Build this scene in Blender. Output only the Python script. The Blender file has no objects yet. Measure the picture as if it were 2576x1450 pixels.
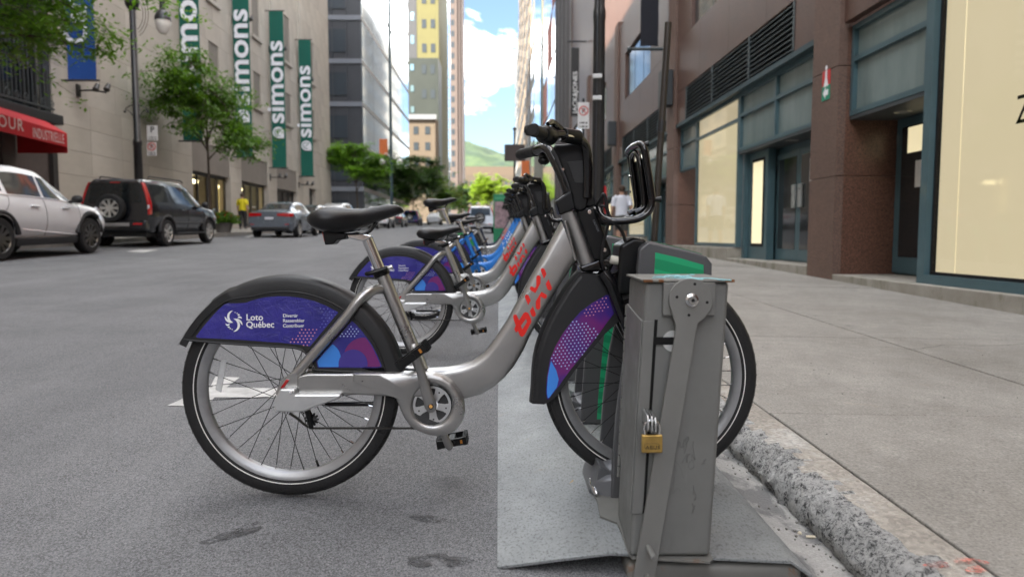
import bpy, bmesh, math, random
from mathutils import Vector, Matrix, noise as mnoise
R = math.radians
scene = bpy.context.scene
COL = scene.collection

# ---------------------------------------------------------------- camera
F, CX, CY = 1786.0, 1288.0, 725.0          # focal length and centre in the 2576x1450 frame the layout was measured in
PITCH, YAW = math.atan((CY - 592.0) / F), math.atan((CX - 1255.0) / F)
CAM = Vector((0.0, 0.0, 0.812))
cd = bpy.data.cameras.new('camera'); cam = bpy.data.objects.new('camera', cd); COL.objects.link(cam)
cam.location = CAM; cam.rotation_euler = (math.pi / 2 - PITCH, 0, -YAW)
cd.sensor_width = 36.0; cd.lens = F / 2576.0 * 36.0; cd.clip_start = 0.05; cd.clip_end = 6000
cd.dof.use_dof = True; cd.dof.focus_distance = 2.5; cd.dof.aperture_fstop = 2.8
scene.camera = cam
# ---------------------------------------------------------------- sky, sun, exposure
SUN_AZ, SUN_EL = R(238), R(40)             # clockwise from +Y
w = bpy.data.worlds.new('World'); scene.world = w; w.use_nodes = True
nt = w.node_tree; nt.nodes.clear()
def _n(t, **k):
    n = nt.nodes.new(t)
    for a, b in k.items(): setattr(n, a, b)
    return n
sky = _n('ShaderNodeTexSky', sky_type='NISHITA', sun_disc=False, sun_elevation=SUN_EL, sun_rotation=SUN_AZ,
         altitude=50, air_density=1.0, dust_density=1.7, ozone_density=3.0)
tc = _n('ShaderNodeTexCoord'); mp = _n('ShaderNodeMapping'); mp.inputs['Scale'].default_value = (1.0, 1.0, 1.9)
mp.inputs['Location'].default_value = (3.24, 3.51, 4.79)
nz = _n('ShaderNodeTexNoise'); nz.inputs['Scale'].default_value = 3.1; nz.inputs['Detail'].default_value = 9; nz.inputs['Roughness'].default_value = .56; nz.inputs['Distortion'].default_value = .25
cr = _n('ShaderNodeValToRGB'); cr.color_ramp.elements[0].position = .485; cr.color_ramp.elements[1].position = .63
cr.color_ramp.elements[0].color = (0, 0, 0, 1); cr.color_ramp.elements[1].color = (1, 1, 1, 1)
cl = _n('ShaderNodeRGB'); cl.outputs[0].default_value = (42.6, 41.2, 38.8, 1)
mx = _n('ShaderNodeMixRGB'); mul = _n('ShaderNodeMath', operation='MULTIPLY'); mul.inputs[1].default_value = .88
bg = _n('ShaderNodeBackground'); bg.inputs['Strength'].default_value = .05
ow = _n('ShaderNodeOutputWorld')
L = nt.links.new
L(tc.outputs['Generated'], mp.inputs['Vector']); L(mp.outputs[0], nz.inputs['Vector']); L(nz.outputs['Fac'], cr.inputs[0])
L(cr.outputs[0], mul.inputs[0]); L(mul.outputs[0], mx.inputs[0]); L(sky.outputs[0], mx.inputs[1]); L(cl.outputs[0], mx.inputs[2])
L(mx.outputs[0], bg.inputs[0]); L(bg.outputs[0], ow.inputs[0])
sd = bpy.data.lights.new('sun', 'SUN'); sun = bpy.data.objects.new('sun', sd); COL.objects.link(sun)
sd.energy = 4.2; sd.angle = R(.5); sd.color = (1.0, .90, .74)
sdir = Vector((math.sin(SUN_AZ) * math.cos(SUN_EL), math.cos(SUN_AZ) * math.cos(SUN_EL), math.sin(SUN_EL)))
sun.rotation_euler = sdir.to_track_quat('Z', 'Y').to_euler(); sun.location = sdir * 120
vs = scene.view_settings; vs.view_transform = 'Standard'; vs.look = 'None'; vs.gamma = 1.0; vs.exposure = 2.72; vs.use_curve_mapping = False
scene.cycles.use_denoising = True
scene.cycles.max_bounces = 6; scene.cycles.diffuse_bounces = 3; scene.cycles.glossy_bounces = 3; scene.cycles.transmission_bounces = 3; scene.cycles.transparent_max_bounces = 6
scene.cycles.caustics_reflective = False; scene.cycles.caustics_refractive = False

# ---------------------------------------------------------------- measuring: pixel of the layout frame -> place in the world
_fw = Vector((math.sin(YAW) * math.cos(PITCH), math.cos(YAW) * math.cos(PITCH), -math.sin(PITCH)))
_rt = Vector((math.cos(YAW), -math.sin(YAW), 0)); _up = _rt.cross(_fw)
def ray(px, py): return _fw + _rt * ((px - CX) / F) + _up * ((CY - py) / F)
def onY(px, py, Y): d = ray(px, py); return CAM + d * (Y / d.y)
def onX(px, py, X): d = ray(px, py); return CAM + d * (X / d.x)
def G(x, y): return .0222 * (y - 2.16) - .02 * (x + .69)      # the street climbs away from us and tilts a little to the right
def onG(px, py, lift=0.0):
    d = ray(px, py)
    t = (G(0, 0) + lift - CAM.z) / (d.z - .0222 * d.y + .02 * d.x)
    return CAM + d * t
Z = {1: (418.6, 450.8, .3109), 2: (418.6, 805.0, .3331), 3: (901.6, 805.0, .2665), 4: (1223.6, 289.8, .2886), 5: (1288.0, 644.0, .2664),
     6: (1288.0, 966.0, .334), 9: (1275.1, 566.7, .2044), 10: (1255.8, 283.4, .1421), 11: (1481.2, 334.9, .1688), 12: (547.4, 740.6, .1)}
def zd(k, x, y): a, b, s = Z[k]; return (a + s * x, b + s * y)

# ---------------------------------------------------------------- mesh helpers
class MB:
    def __init__(s): s.v = []; s.f = []
    def add(s, vs_, fs):
        o = len(s.v); s.v += [tuple(p) for p in vs_]; s.f += [tuple(i + o for i in q) for q in fs]; return s
    def box(s, x0, x1, y0, y1, z0, z1):
        return s.add([(x0, y0, z0), (x1, y0, z0), (x1, y1, z0), (x0, y1, z0), (x0, y0, z1), (x1, y0, z1), (x1, y1, z1), (x0, y1, z1)],
                     [(3, 2, 1, 0), (4, 5, 6, 7), (0, 1, 5, 4), (1, 2, 6, 5), (2, 3, 7, 6), (3, 0, 4, 7)])
    def hexa(s, b, t):                       # four bottom and four top corners, same winding
        return s.add(list(b) + list(t), [(3, 2, 1, 0), (4, 5, 6, 7), (0, 1, 5, 4), (1, 2, 6, 5), (2, 3, 7, 6), (3, 0, 4, 7)])
    def loft(s, rings, closed=True, caps=True):
        o = len(s.v); n = len(rings[0])
        for r in rings: s.v += [tuple(p) for p in r]
        for i in range(len(rings) - 1):
            for j in range(n if closed else n - 1):
                a = o + i * n + j; b = o + i * n + (j + 1) % n
                s.f.append((a, b, b + n, a + n))
        if caps and closed:
            s.f.append(tuple(o + j for j in reversed(range(n)))); s.f.append(tuple(o + (len(rings) - 1) * n + j for j in range(n)))
        return s
    def tube(s, path, rad, seg=10, caps=True, flat=None):
        P = [Vector(p) for p in path]; n = len(P); rr = rad if isinstance(rad, (list, tuple)) else [rad] * n
        T = [(P[min(i + 1, n - 1)] - P[max(i - 1, 0)]).normalized() for i in range(n)]
        u = T[0].orthogonal().normalized(); rings = []
        for i in range(n):
            u = (u - T[i] * u.dot(T[i])); u = u.normalized() if u.length > 1e-6 else T[i].orthogonal().normalized()
            v = T[i].cross(u)
            rings.append([P[i] + (u * math.cos(a) + v * math.sin(a)) * rr[i] for a in [2 * math.pi * k / seg for k in range(seg)]])
        return s.loft(rings, True, caps)
    def lathe(s, prof, seg=48, axis='Y', c=(0, 0, 0), close=False):   # prof: (radius, along axis)
        rings = []
        for k in range(seg):
            a = 2 * math.pi * k / seg; ca, sa = math.cos(a), math.sin(a); r_ = []
            for (r, h) in prof:
                p = {'Y': (r * ca, h, r * sa), 'Z': (r * ca, r * sa, h), 'X': (h, r * ca, r * sa)}[axis]
                r_.append((p[0] + c[0], p[1] + c[1], p[2] + c[2]))
            rings.append(r_)
        o = len(s.v); n = len(prof)
        for r_ in rings: s.v += r_
        for k in range(seg):
            k2 = (k + 1) % seg
            for j in range(n if close else n - 1):
                j2 = (j + 1) % n
                s.f.append((o + k * n + j, o + k * n + j2, o + k2 * n + j2, o + k2 * n + j))
        return s
    def prism(s, poly, d0, d1, f):           # poly of 2-tuples, f(a, b, d) -> point
        n = len(poly); o = len(s.v)
        s.v += [tuple(f(a, b, d0)) for a, b in poly] + [tuple(f(a, b, d1)) for a, b in poly]
        s.f += [tuple(o + i for i in range(n)), tuple(o + n + i for i in reversed(range(n)))]
        s.f += [(o + i, o + n + i, o + n + (i + 1) % n, o + (i + 1) % n) for i in range(n)]
        return s
    def ball(s, c, r, seg=16, rings=10, sc=(1, 1, 1)):
        o = len(s.v)
        rs = []
        for i in range(1, rings):
            t = math.pi * i / rings
            rs.append([(c[0] + sc[0] * r * math.sin(t) * math.cos(2 * math.pi * k / seg), c[1] + sc[1] * r * math.sin(t) * math.sin(2 * math.pi * k / seg), c[2] + sc[2] * r * math.cos(t)) for k in range(seg)])
        return s.loft(rs, True, True)
    def mesh(s, name, smooth=35, bevel=0, bseg=2, recalc=True, off=(0, 0, 0)):
        me = bpy.data.meshes.new(name)
        me.from_pydata([(p[0] - off[0], p[1] - off[1], p[2] - off[2]) for p in s.v], [], s.f)
        bm = bmesh.new(); bm.from_mesh(me)
        if recalc: bmesh.ops.recalc_face_normals(bm, faces=bm.faces)
        if bevel:
            es = [e for e in bm.edges if len(e.link_faces) == 2 and e.calc_face_angle(0) > R(38)]
            bmesh.ops.bevel(bm, geom=es, offset=bevel, segments=bseg, profile=.6, affect='EDGES', clamp_overlap=True)
        bm.to_mesh(me); bm.free()
        if bevel:                                # flat faces stay flat: normals weighted by face area
            me.shade_smooth(); nv = [Vector() for _ in me.vertices]
            for p in me.polygons:
                for vi in p.vertices: nv[vi] += p.normal * p.area
            me.normals_split_custom_set_from_vertices([n.normalized() if n.length > 0 else Vector((0, 0, 1)) for n in nv])
        elif smooth: me.shade_smooth(); me.set_sharp_from_angle(angle=R(smooth))
        return me
    def build(s, name, mat, parent=None, off=(0, 0, 0), **k):
        return link(name, s.mesh(name, off=off, **k), mat, parent)
def link(name, me, mat=None, parent=None, loc=(0, 0, 0), rot=(0, 0, 0)):
    o = bpy.data.objects.new(name, me); COL.objects.link(o); o.location = loc; o.rotation_euler = rot
    if mat is not None and not me.materials: me.materials.append(mat)
    if parent is not None: o.parent = parent
    return o
def tag(o, label=None, cat=None, group=None, kind=None):
    if label: o['label'] = label
    if cat: o['category'] = cat
    if group: o['group'] = group
    if kind: o['kind'] = kind
    return o
def thing(name, label, cat, loc=(0, 0, 0), rotz=0, group=None):
    o = bpy.data.objects.new(name, None); COL.objects.link(o); o.location = loc; o.rotation_euler = (0, 0, rotz); o.empty_display_size = .2
    return tag(o, label, cat, group)
def text_mesh(txt, size, ext=.0004, bold=0.0, align='LEFT', space=1.0):
    c = bpy.data.curves.new('lettering', 'FONT'); c.body = txt; c.size = size; c.extrude = ext; c.offset = bold; c.align_x = align; c.space_character = space; c.resolution_u = 3
    o = bpy.data.objects.new('lettering', c); COL.objects.link(o)
    bpy.context.view_layer.update()
    me = bpy.data.meshes.new_from_object(o.evaluated_get(bpy.context.evaluated_depsgraph_get())); me.name = 'lettering'
    bpy.data.objects.remove(o); bpy.data.curves.remove(c); me.materials.clear()
    return me
def smooth_path(pts, n=6):                   # Catmull-Rom
    P = [Vector(p) for p in pts]; out = []
    for i in range(len(P) - 1):
        p0 = P[max(i - 1, 0)]; p1 = P[i]; p2 = P[i + 1]; p3 = P[min(i + 2, len(P) - 1)]
        for k in range(n):
            t = k / n
            out.append(.5 * ((2 * p1) + (p2 - p0) * t + (2 * p0 - 5 * p1 + 4 * p2 - p3) * t * t + (3 * p1 - p0 - 3 * p2 + p3) * t ** 3))
    out.append(P[-1]); return out
class Proto:                                  # a thing whose parts are meshed once and placed many times
    def __init__(s): s.p = []
    def add(s, name, me, mat, parent=None, loc=(0, 0, 0), rot=(0, 0, 0), key=None):
        if not me.materials: me.materials.append(mat)
        s.p.append((name, me, parent, loc, rot, key)); return len(s.p) - 1
    def put(s, root, swap=None, move=None, skip=()):
        objs = []
        for (name, me, par, loc, rot, key) in s.p:
            if key in skip or (par is not None and objs[par] is None): objs.append(None); continue
            o = bpy.data.objects.new(name, me); COL.objects.link(o)
            d = (move or {}).get(key)
            o.location = Vector(loc) + (Vector(d) if d else Vector()); o.rotation_euler = rot
            o.parent = root if par is None else objs[par]
            m = (swap or {}).get(me.materials[0].name)
            if m is not None: o.material_slots[0].link = 'OBJECT'; o.material_slots[0].material = m
            objs.append(o)
        return objs

# ---------------------------------------------------------------- materials
MATS = {}
def pm(name, col, rough=.5, metal=0.0, var=.12, vscale=6.0, bump=0.0, bscale=60.0, coat=0.0, spec=.5, col2=None, emit=None, estr=0.0, alpha=1.0, rvar=.1, trans=0.0, ior=1.45):
    if name in MATS: return MATS[name]
    m = bpy.data.materials.new(name); m.use_nodes = True; t = m.node_tree; b = t.nodes['Principled BSDF']
    b.inputs['Metallic'].default_value = metal; b.inputs['Coat Weight'].default_value = coat; b.inputs['Specular IOR Level'].default_value = spec; b.inputs['Coat Roughness'].default_value = .08
    b.inputs['Transmission Weight'].default_value = trans; b.inputs['IOR'].default_value = ior
    c = tuple(col) + (1,)
    tcn = t.nodes.new('ShaderNodeTexCoord')
    n1 = t.nodes.new('ShaderNodeTexNoise'); n1.inputs['Scale'].default_value = vscale; n1.inputs['Detail'].default_value = 6; n1.inputs['Roughness'].default_value = .65
    t.links.new(tcn.outputs['Object'], n1.inputs['Vector'])
    ra = t.nodes.new('ShaderNodeValToRGB'); ra.color_ramp.elements[0].position = .28; ra.color_ramp.elements[1].position = .72
    lo = tuple(x * (1 - var) for x in col); hi = tuple(min(1, x * (1 + var)) for x in (col2 or col))
    ra.color_ramp.elements[0].color = lo + (1,); ra.color_ramp.elements[1].color = hi + (1,)
    t.links.new(n1.outputs['Fac'], ra.inputs[0]); t.links.new(ra.outputs[0], b.inputs['Base Color'])
    mr = t.nodes.new('ShaderNodeMapRange'); mr.inputs['To Min'].default_value = max(.02, rough - rvar); mr.inputs['To Max'].default_value = min(1, rough + rvar)
    t.links.new(n1.outputs['Fac'], mr.inputs['Value']); t.links.new(mr.outputs[0], b.inputs['Roughness'])
    if bump:
        n2 = t.nodes.new('ShaderNodeTexNoise'); n2.inputs['Scale'].default_value = bscale; n2.inputs['Detail'].default_value = 5
        t.links.new(tcn.outputs['Object'], n2.inputs['Vector'])
        bp = t.nodes.new('ShaderNodeBump'); bp.inputs['Strength'].default_value = bump; bp.inputs['Distance'].default_value = .01
        t.links.new(n2.outputs['Fac'], bp.inputs['Height']); t.links.new(bp.outputs[0], b.inputs['Normal'])
    if emit: b.inputs['Emission Color'].default_value = tuple(emit) + (1,); b.inputs['Emission Strength'].default_value = estr
    if alpha < 1: b.inputs['Alpha'].default_value = alpha
    MATS[name] = m; return m
class NG:                                     # small node-graph helper for the special surfaces
    def __init__(s, name):
        s.m = bpy.data.materials.new(name); s.m.use_nodes = True; s.t = s.m.node_tree; s.b = s.t.nodes['Principled BSDF']; MATS[name] = s.m
        s.tc = s.t.nodes.new('ShaderNodeTexCoord')
    def noise(s, scale, detail=4, rough=.6, dist=0, stretch=None, w=0):
        n = s.t.nodes.new('ShaderNodeTexNoise'); n.inputs['Scale'].default_value = scale; n.inputs['Detail'].default_value = detail; n.inputs['Roughness'].default_value = rough; n.inputs['Distortion'].default_value = dist
        mpn = s.t.nodes.new('ShaderNodeMapping'); mpn.inputs['Scale'].default_value = stretch or (1, 1, 1); mpn.inputs['Location'].default_value = (w * 7.3, w * 3.1, w * 5.7)
        s.t.links.new(s.tc.outputs['Object'], mpn.inputs[0]); s.t.links.new(mpn.outputs[0], n.inputs['Vector']); return n.outputs['Fac']
    def voro(s, scale, feature='F1', out='Distance', stretch=None):
        n = s.t.nodes.new('ShaderNodeTexVoronoi'); n.feature = feature; n.inputs['Scale'].default_value = scale
        mpn = s.t.nodes.new('ShaderNodeMapping'); mpn.inputs['Scale'].default_value = stretch or (1, 1, 1)
        s.t.links.new(s.tc.outputs['Object'], mpn.inputs[0]); s.t.links.new(mpn.outputs[0], n.inputs['Vector']); return n.outputs[out]
    def ramp(s, x, *stops):
        r = s.t.nodes.new('ShaderNodeValToRGB'); e = r.color_ramp.elements
        while len(e) < len(stops): e.new(.5)
        for k, (p, c) in enumerate(stops):
            e[k].position = p; e[k].color = (c, c, c, 1) if isinstance(c, (int, float)) else tuple(c) + (1,)
        s.t.links.new(x, r.inputs[0]); return r.outputs[0]
    def mix(s, fac, a, b, mode='MIX'):
        n = s.t.nodes.new('ShaderNodeMixRGB'); n.blend_type = mode
        for i, v in ((0, fac), (1, a), (2, b)):
            if isinstance(v, (int, float)): n.inputs[i].default_value = v if i == 0 else (v, v, v, 1)
            elif isinstance(v, tuple): n.inputs[i].default_value = v + (1,)
            else: s.t.links.new(v, n.inputs[i])
        return n.outputs[0]
    def math(s, op, a, b):
        n = s.t.nodes.new('ShaderNodeMath'); n.operation = op
        for i, v in ((0, a), (1, b)):
            if isinstance(v, (int, float)): n.inputs[i].default_value = v
            else: s.t.links.new(v, n.inputs[i])
        return n.outputs[0]
    def xyz(s, k):
        n = s.t.nodes.new('ShaderNodeSeparateXYZ'); s.t.links.new(s.tc.outputs['Object'], n.inputs[0]); return n.outputs[k]
    def col(s, x): s.t.links.new(x, s.b.inputs['Base Color'])
    def rough(s, x):
        if isinstance(x, (int, float)): s.b.inputs['Roughness'].default_value = x
        else: s.t.links.new(x, s.b.inputs['Roughness'])
    def bump(s, h, st=.4, d=.01):
        bp = s.t.nodes.new('ShaderNodeBump'); bp.inputs['Strength'].default_value = st; bp.inputs['Distance'].default_value = d
        s.t.links.new(h, bp.inputs['Height']); s.t.links.new(bp.outputs[0], s.b.inputs['Normal'])

# asphalt: grey binder with light and dark aggregate, patches, damp stains
g = NG('asphalt')
base = g.ramp(g.noise(1.1, 5, .6), (.3, (.112, .115, .120)), (.7, (.158, .161, .166)))
agg = g.ramp(g.voro(290, out='Color'), (.2, .42), (.8, 1.6))
fine = g.ramp(g.noise(520, 2, .6), (.3, .6), (.7, 1.4))
c = g.mix(1.0, g.mix(.85, base, agg, 'MULTIPLY'), fine, 'MULTIPLY')
spk = g.ramp(g.voro(38), (.06, 1), (.09, 0)); c = g.mix(g.math('MULTIPLY', spk, .6), c, (.42, .42, .41))
strk = g.ramp(g.noise(.5, 4, .6, 0, (2.4, .25, 1), 3), (.52, 0), (.72, 1)); c = g.mix(g.math('MULTIPLY', strk, .28), c, (.085, .087, .092))
tr_ = g.ramp(g.noise(.8, 5, .65, 0, (3.0, .12, 1), 9), (.50, 0), (.70, 1)); c = g.mix(g.math('MULTIPLY', tr_, .30), c, (.215, .217, .22)); blt = g.ramp(g.noise(3.4, 7, .75, .6, (1, 1, 1), 6), (.60, 0), (.70, 1)); c = g.mix(g.math('MULTIPLY', blt, .30), c, (.075, .076, .079)); g.col(c); g.rough(.88); g.bump(g.mix(.5, g.voro(290), g.noise(420, 2)), .5, .003)
# sidewalk concrete
g = NG('sidewalk_concrete')
base = g.ramp(g.noise(.9, 7, .65), (.3, (.218, .203, .178)), (.7, (.318, .300, .270)))
c = g.mix(.85, base, g.ramp(g.noise(110, 5, .7), (.3, .55), (.7, 1.42)), 'MULTIPLY'); c = g.mix(.5, c, g.ramp(g.noise(7, 6, .7), (.3, .72), (.7, 1.25)), 'MULTIPLY')
c = g.mix(g.math('MULTIPLY', g.ramp(g.voro(16), (.045, 1), (.075, 0)), .75), c, (.11, .105, .10))
c = g.mix(g.math('MULTIPLY', g.ramp(g.voro(2.3, stretch=(1, 1, 1)), (.045, 1), (.06, 0)), .7), c, (.12, .115, .11))
c = g.mix(g.math('MULTIPLY', g.ramp(g.noise(2.6, 5, .7, 0, (1, .5, 1), 2), (.58, 0), (.74, 1)), .3), c, (.19, .175, .15))
c = g.mix(g.math('MULTIPLY', g.ramp(g.noise(5, 6, .7, .4, (1, 1, 1), 5), (.62, 0), (.8, 1)), .3), c, (.40, .27, .16))
g.col(c); g.rough(.9); g.bump(g.noise(110, 5, .7), .5, .005)
# kerb: pale worn top with exposed stones
g = NG('kerb_concrete')
base = g.ramp(g.noise(3.2, 6, .65), (.3, (.27, .245, .21)), (.55, (.36, .33, .285)), (.72, (.50, .49, .46)))
st = g.voro(85, out='Color'); c = g.mix(.38, base, g.ramp(st, (.2, .5), (.8, 1.4)), 'MULTIPLY')
c = g.mix(g.math('MULTIPLY', g.ramp(g.noise(24, 7, .75), (.58, 0), (.68, 1)), .35), c, (.12, .12, .12))
c = g.mix(g.math('MULTIPLY', g.ramp(g.noise(4, 6, .7, .5, (1, 1, 1), 7), (.6, 0), (.75, 1)), .45), c, (.40, .25, .14))
g.col(c); g.rough(.9); g.bump(g.mix(.5, g.voro(75), g.noise(45, 5)), .9, .012)
# the kerb's broken face: rough white and black aggregate
g = NG('kerb_face_concrete')
c = g.ramp(g.mix(.30, g.noise(75, 9, .85, .4, (1, .8, 1)), g.noise(17, 7, .75, .8)), (.39, (.03, .032, .035)), (.455, (.15, .15, .148)), (.495, (.58, .58, .56)), (.64, (.74, .73, .71)), (.78, (.36, .34, .31)))
c = g.mix(g.math('MULTIPLY', g.ramp(g.noise(7, 6, .75), (.54, 0), (.70, 1)), .4), c, (.09, .09, .09))
g.col(c); g.rough(.92); g.bump(g.noise(42, 8, .75), 1.0, .03)
# galvanised plate: blue grey with dark speckle and rust
g = NG('plate_steel')
base = g.ramp(g.noise(2.4, 5, .6), (.3, (.190, .203, .207)), (.7, (.275, .290, .292)))
c = g.mix(.7, base, g.ramp(g.noise(150, 4, .6, .3, (1, .6, 1)), (.36, .45), (.46, 1.0), (.68, 1.22)), 'MULTIPLY')
c = g.mix(g.math('MULTIPLY', g.ramp(g.noise(5, 7, .7, .6), (.62, 0), (.76, 1)), .55), c, (.30, .19, .09))
g.col(c); g.rough(g.ramp(g.noise(9, 4), (.3, .42), (.7, .65))); g.b.inputs['Metallic'].default_value = .25; g.bump(g.noise(95, 3, .55, .3, (1, .55, 1)), .35, .003)
def painted_steel(name, col, rust=.5, rough=.5, metal=0.0):
    g = NG(name)
    base = g.ramp(g.noise(5, 6, .65), (.3, tuple(x * .88 for x in col)), (.7, tuple(x * 1.1 for x in col)))
    c = g.mix(g.math('MULTIPLY', g.ramp(g.noise(16, 6, .7, .3, (1, 1, .4)), (.64, 0), (.8, 1)), .35), base, tuple(x * .55 for x in col))
    c = g.mix(g.math('MULTIPLY', g.ramp(g.noise(7, 8, .75, .7, (1, 1, 1), 4), (.66 - .07 * (rust > .9), 0), (.73 - .05 * (rust > .9), 1)), rust), c, (.20, .10, .045)); sc = g.ramp(g.noise(55, 6, .7, 0, (1, 1, .12), 8), (.62, 0), (.70, 1)); c = g.mix(g.math('MULTIPLY', sc, .35), c, tuple(x * 1.55 for x in col)); sm = g.ramp(g.noise(3.2, 6, .7, .6, (1, 1, .6), 2), (.52, 0), (.72, 1)); c = g.mix(g.math('MULTIPLY', sm, .30), c, tuple(x * .5 for x in col))
    g.col(c); g.rough(g.ramp(g.noise(11, 4), (.3, rough - .1), (.7, rough + .12))); g.b.inputs['Metallic'].default_value = metal; g.bump(g.noise(230, 2), .12, .002)
    return g.m
painted_steel('box_grey', (.170, .173, .164), .4)
painted_steel('arm_grey', (.182, .183, .172), .5)
painted_steel('rust_steel', (.165, .165, .152), 1.0, .6)
# granite facings: red-brown with black crystals
def granite(name, a, b, k, rough, sc=120):
    g = NG(name)
    c = g.ramp(g.voro(sc, out='Color'), (.2, k), (.5, a), (.85, b))
    c = g.mix(.45, c, g.ramp(g.noise(.8, 5, .6), (.3, .7), (.7, 1.3)), 'MULTIPLY')
    g.col(c); g.rough(rough); return g.m
granite('granite_red', (.135, .066, .045), (.20, .105, .073), (.035, .022, .018), .32)
granite('granite_polished', (.108, .055, .041), (.150, .081, .060), (.042, .024, .019), .34, 160)
granite('granite_flamed', (.145, .086, .064), (.200, .124, .096), (.07, .05, .042), .6, 140)
g = NG('limestone')
c = g.ramp(g.noise(.35, 6, .6), (.3, (.42, .385, .33)), (.7, (.50, .465, .41)))
c = g.mix(.5, c, g.ramp(g.noise(1.6, 6, .7, 0, (1, 1, .25)), (.3, .78), (.7, 1.18)), 'MULTIPLY')
g.col(c); g.rough(.85); g.bump(g.noise(30, 5), .15, .01)
# ================================================================ ground, road, kerbs, sidewalks
random.seed(7)
def sheet(name, x0, x1, y0, y1, lift, mat, nx=1, ny=1, parent=None):
    m = MB(); vs_ = [(x0 + (x1 - x0) * i / nx, y0 + (y1 - y0) * j / ny) for j in range(ny + 1) for i in range(nx + 1)]
    m.add([(x, y, G(x, y) + lift) for x, y in vs_], [(j * (nx + 1) + i, j * (nx + 1) + i + 1, (j + 1) * (nx + 1) + i + 1, (j + 1) * (nx + 1) + i) for j in range(ny) for i in range(nx)])
    return m.build(name, mat, parent, smooth=0)
LIFT = .122                                    # sidewalk above the road plane
KX0, KX1 = .885, onG(1907, 1018, LIFT).x       # kerb front and back
XB = 4.75                                      # street front of the granite building
earth = pm('earth', (.16, .15, .14), .9, bump=.3)
tag(sheet('ground', -500, 500, -150, 900, -.06, earth), kind='structure')
tag(sheet('road', -10.75, KX0 + .05, -46, 420, 0, MATS['asphalt'], 6, 30), kind='structure')
white_paint = pm('road_paint', (.48, .48, .465), .75, var=.25, vscale=14, bump=.3, bscale=200)
def ground_poly(name, pts, lift, mat, parent=None):
    m = MB(); n = len(pts); m.add([(p.x, p.y, G(p.x, p.y) + lift) for p in pts], [tuple(range(n))]); return m.build(name, mat, parent, smooth=0)
# the white arrow seen through the back wheel, and the dashes by the parked cars
o = ground_poly('road_arrow', [onG(*p) for p in ((421, 1021), (530, 972), (542, 948), (603, 950), (570, 975), (830, 980), (830, 1002), (540, 1000), (520, 1023))], .004, white_paint)
tag(o, 'white arrow painted on the asphalt behind the near bicycle wheel', 'road marking')
for q, lb in ((((318, 632), (352, 628), (398, 628), (360, 635)), 'white dash painted on the road beside the parked white car'),
              (((612, 596), (630, 592), (642, 592), (626, 597)), 'short white dash painted on the road before the grey sedan')):
    tag(ground_poly('parking_mark', [onG(*p) for p in q], .004, white_paint), lb, 'road marking', 'parking marks')
g = NG('damp_asphalt'); g.col(g.ramp(g.noise(200, 3), (.3, (.03, .03, .031)), (.7, (.085, .086, .088)))); g.rough(.6); al = g.ramp(g.noise(16, 7, .75, .5), (.40, 0), (.56, .82)); g.t.links.new(al, g.b.inputs['Alpha']); damp = g.m
def blob(cx, cy, rx, ry, n=26, jag=.3, seed=0, tilt=0.0):
    rn = random.Random(seed); ph = [rn.uniform(0, 6.28) for _ in range(4)]; out = []
    for k in range(n):
        a = 2 * math.pi * k / n; rr = 1 + jag * (.5 * math.sin(2 * a + ph[0]) + .35 * math.sin(3 * a + ph[1]) + .3 * math.sin(5 * a + ph[2]) + .25 * math.sin(9 * a + ph[3]))
        out.append((cx + rx * rr * math.cos(a), cy + ry * rr * math.sin(a) + tilt * rx * rr * math.cos(a)))
    return out
for k, (cx, cy, rx, ry, tl, lb) in enumerate(((1076, 1306, 38, 11, .1, 'small dark damp stain on the asphalt left of the steel plate'), (1100, 1411, 72, 18, 0, 'dark damp stain on the asphalt by the plate corner'),
                                   (625, 1330, 44, 11, -.2, 'thin dark streak on the asphalt below the back wheel'), (560, 1352, 60, 8, -.25, 'faint dark streak on the asphalt near the bottom edge'))):
    tag(ground_poly('damp_stain', [onG(x, y) for x, y in blob(cx, cy, rx, ry, seed=k + 3, tilt=tl)], .003, damp), lb, 'stain', 'damp stains on the asphalt', 'structure')
# gutter between plate and kerb: old concrete showing under worn asphalt
g = NG('gutter_concrete')
c = g.ramp(g.noise(6, 7, .65, .8, (1, .5, 1)), (.44, (.15, .15, .148)), (.50, (.30, .295, .28)), (.7, (.38, .37, .35)))
c = g.mix(.55, c, g.ramp(g.noise(160, 3), (.3, .7), (.7, 1.3)), 'MULTIPLY'); g.col(c); g.rough(.9); g.bump(g.noise(120, 4), .5, .005)
tag(sheet('gutter', .70, KX0 + .02, -4, 60, .0045, MATS['gutter_concrete'], 1, 20), kind='structure')
# right sidewalk: separate concrete slabs on a dark bed
tag(sheet('sidewalk_bed', KX1 - .01, XB + .3, -6, 300, LIFT - .022, pm('joint_dirt', (.11, .105, .095), .95), 1, 20), kind='structure')
walk = thing('sidewalk', None, None); walk['kind'] = 'structure'
XL = onG(1991, 783, LIFT).x
YJ = onG(2160, 1040, LIFT).y
rows = [YJ + 1.98 * k for k in range(-3, 14)]
for k in range(len(rows) - 1):
    for (xa, xb_) in ((KX1 + .007, XL - .005), (XL + .005, XB + .25)):
        dz = random.uniform(-.003, .003) + LIFT; y0, y1 = rows[k] + .007, rows[k + 1] - .007
        b = [(xa, y0), (xb_, y0), (xb_, y1), (xa, y1)]
        m = MB().hexa([(x, y, G(x, y) + LIFT - .09) for x, y in b], [(x, y, G(x, y) + dz) for x, y in b])
        m.build('concrete_slab', MATS['sidewalk_concrete'], walk, bevel=.006, bseg=2)
far = sheet('far_paving', KX1, XB + .25, rows[-1], 300, LIFT, MATS['sidewalk_concrete'], 1, 20, walk)
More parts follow.
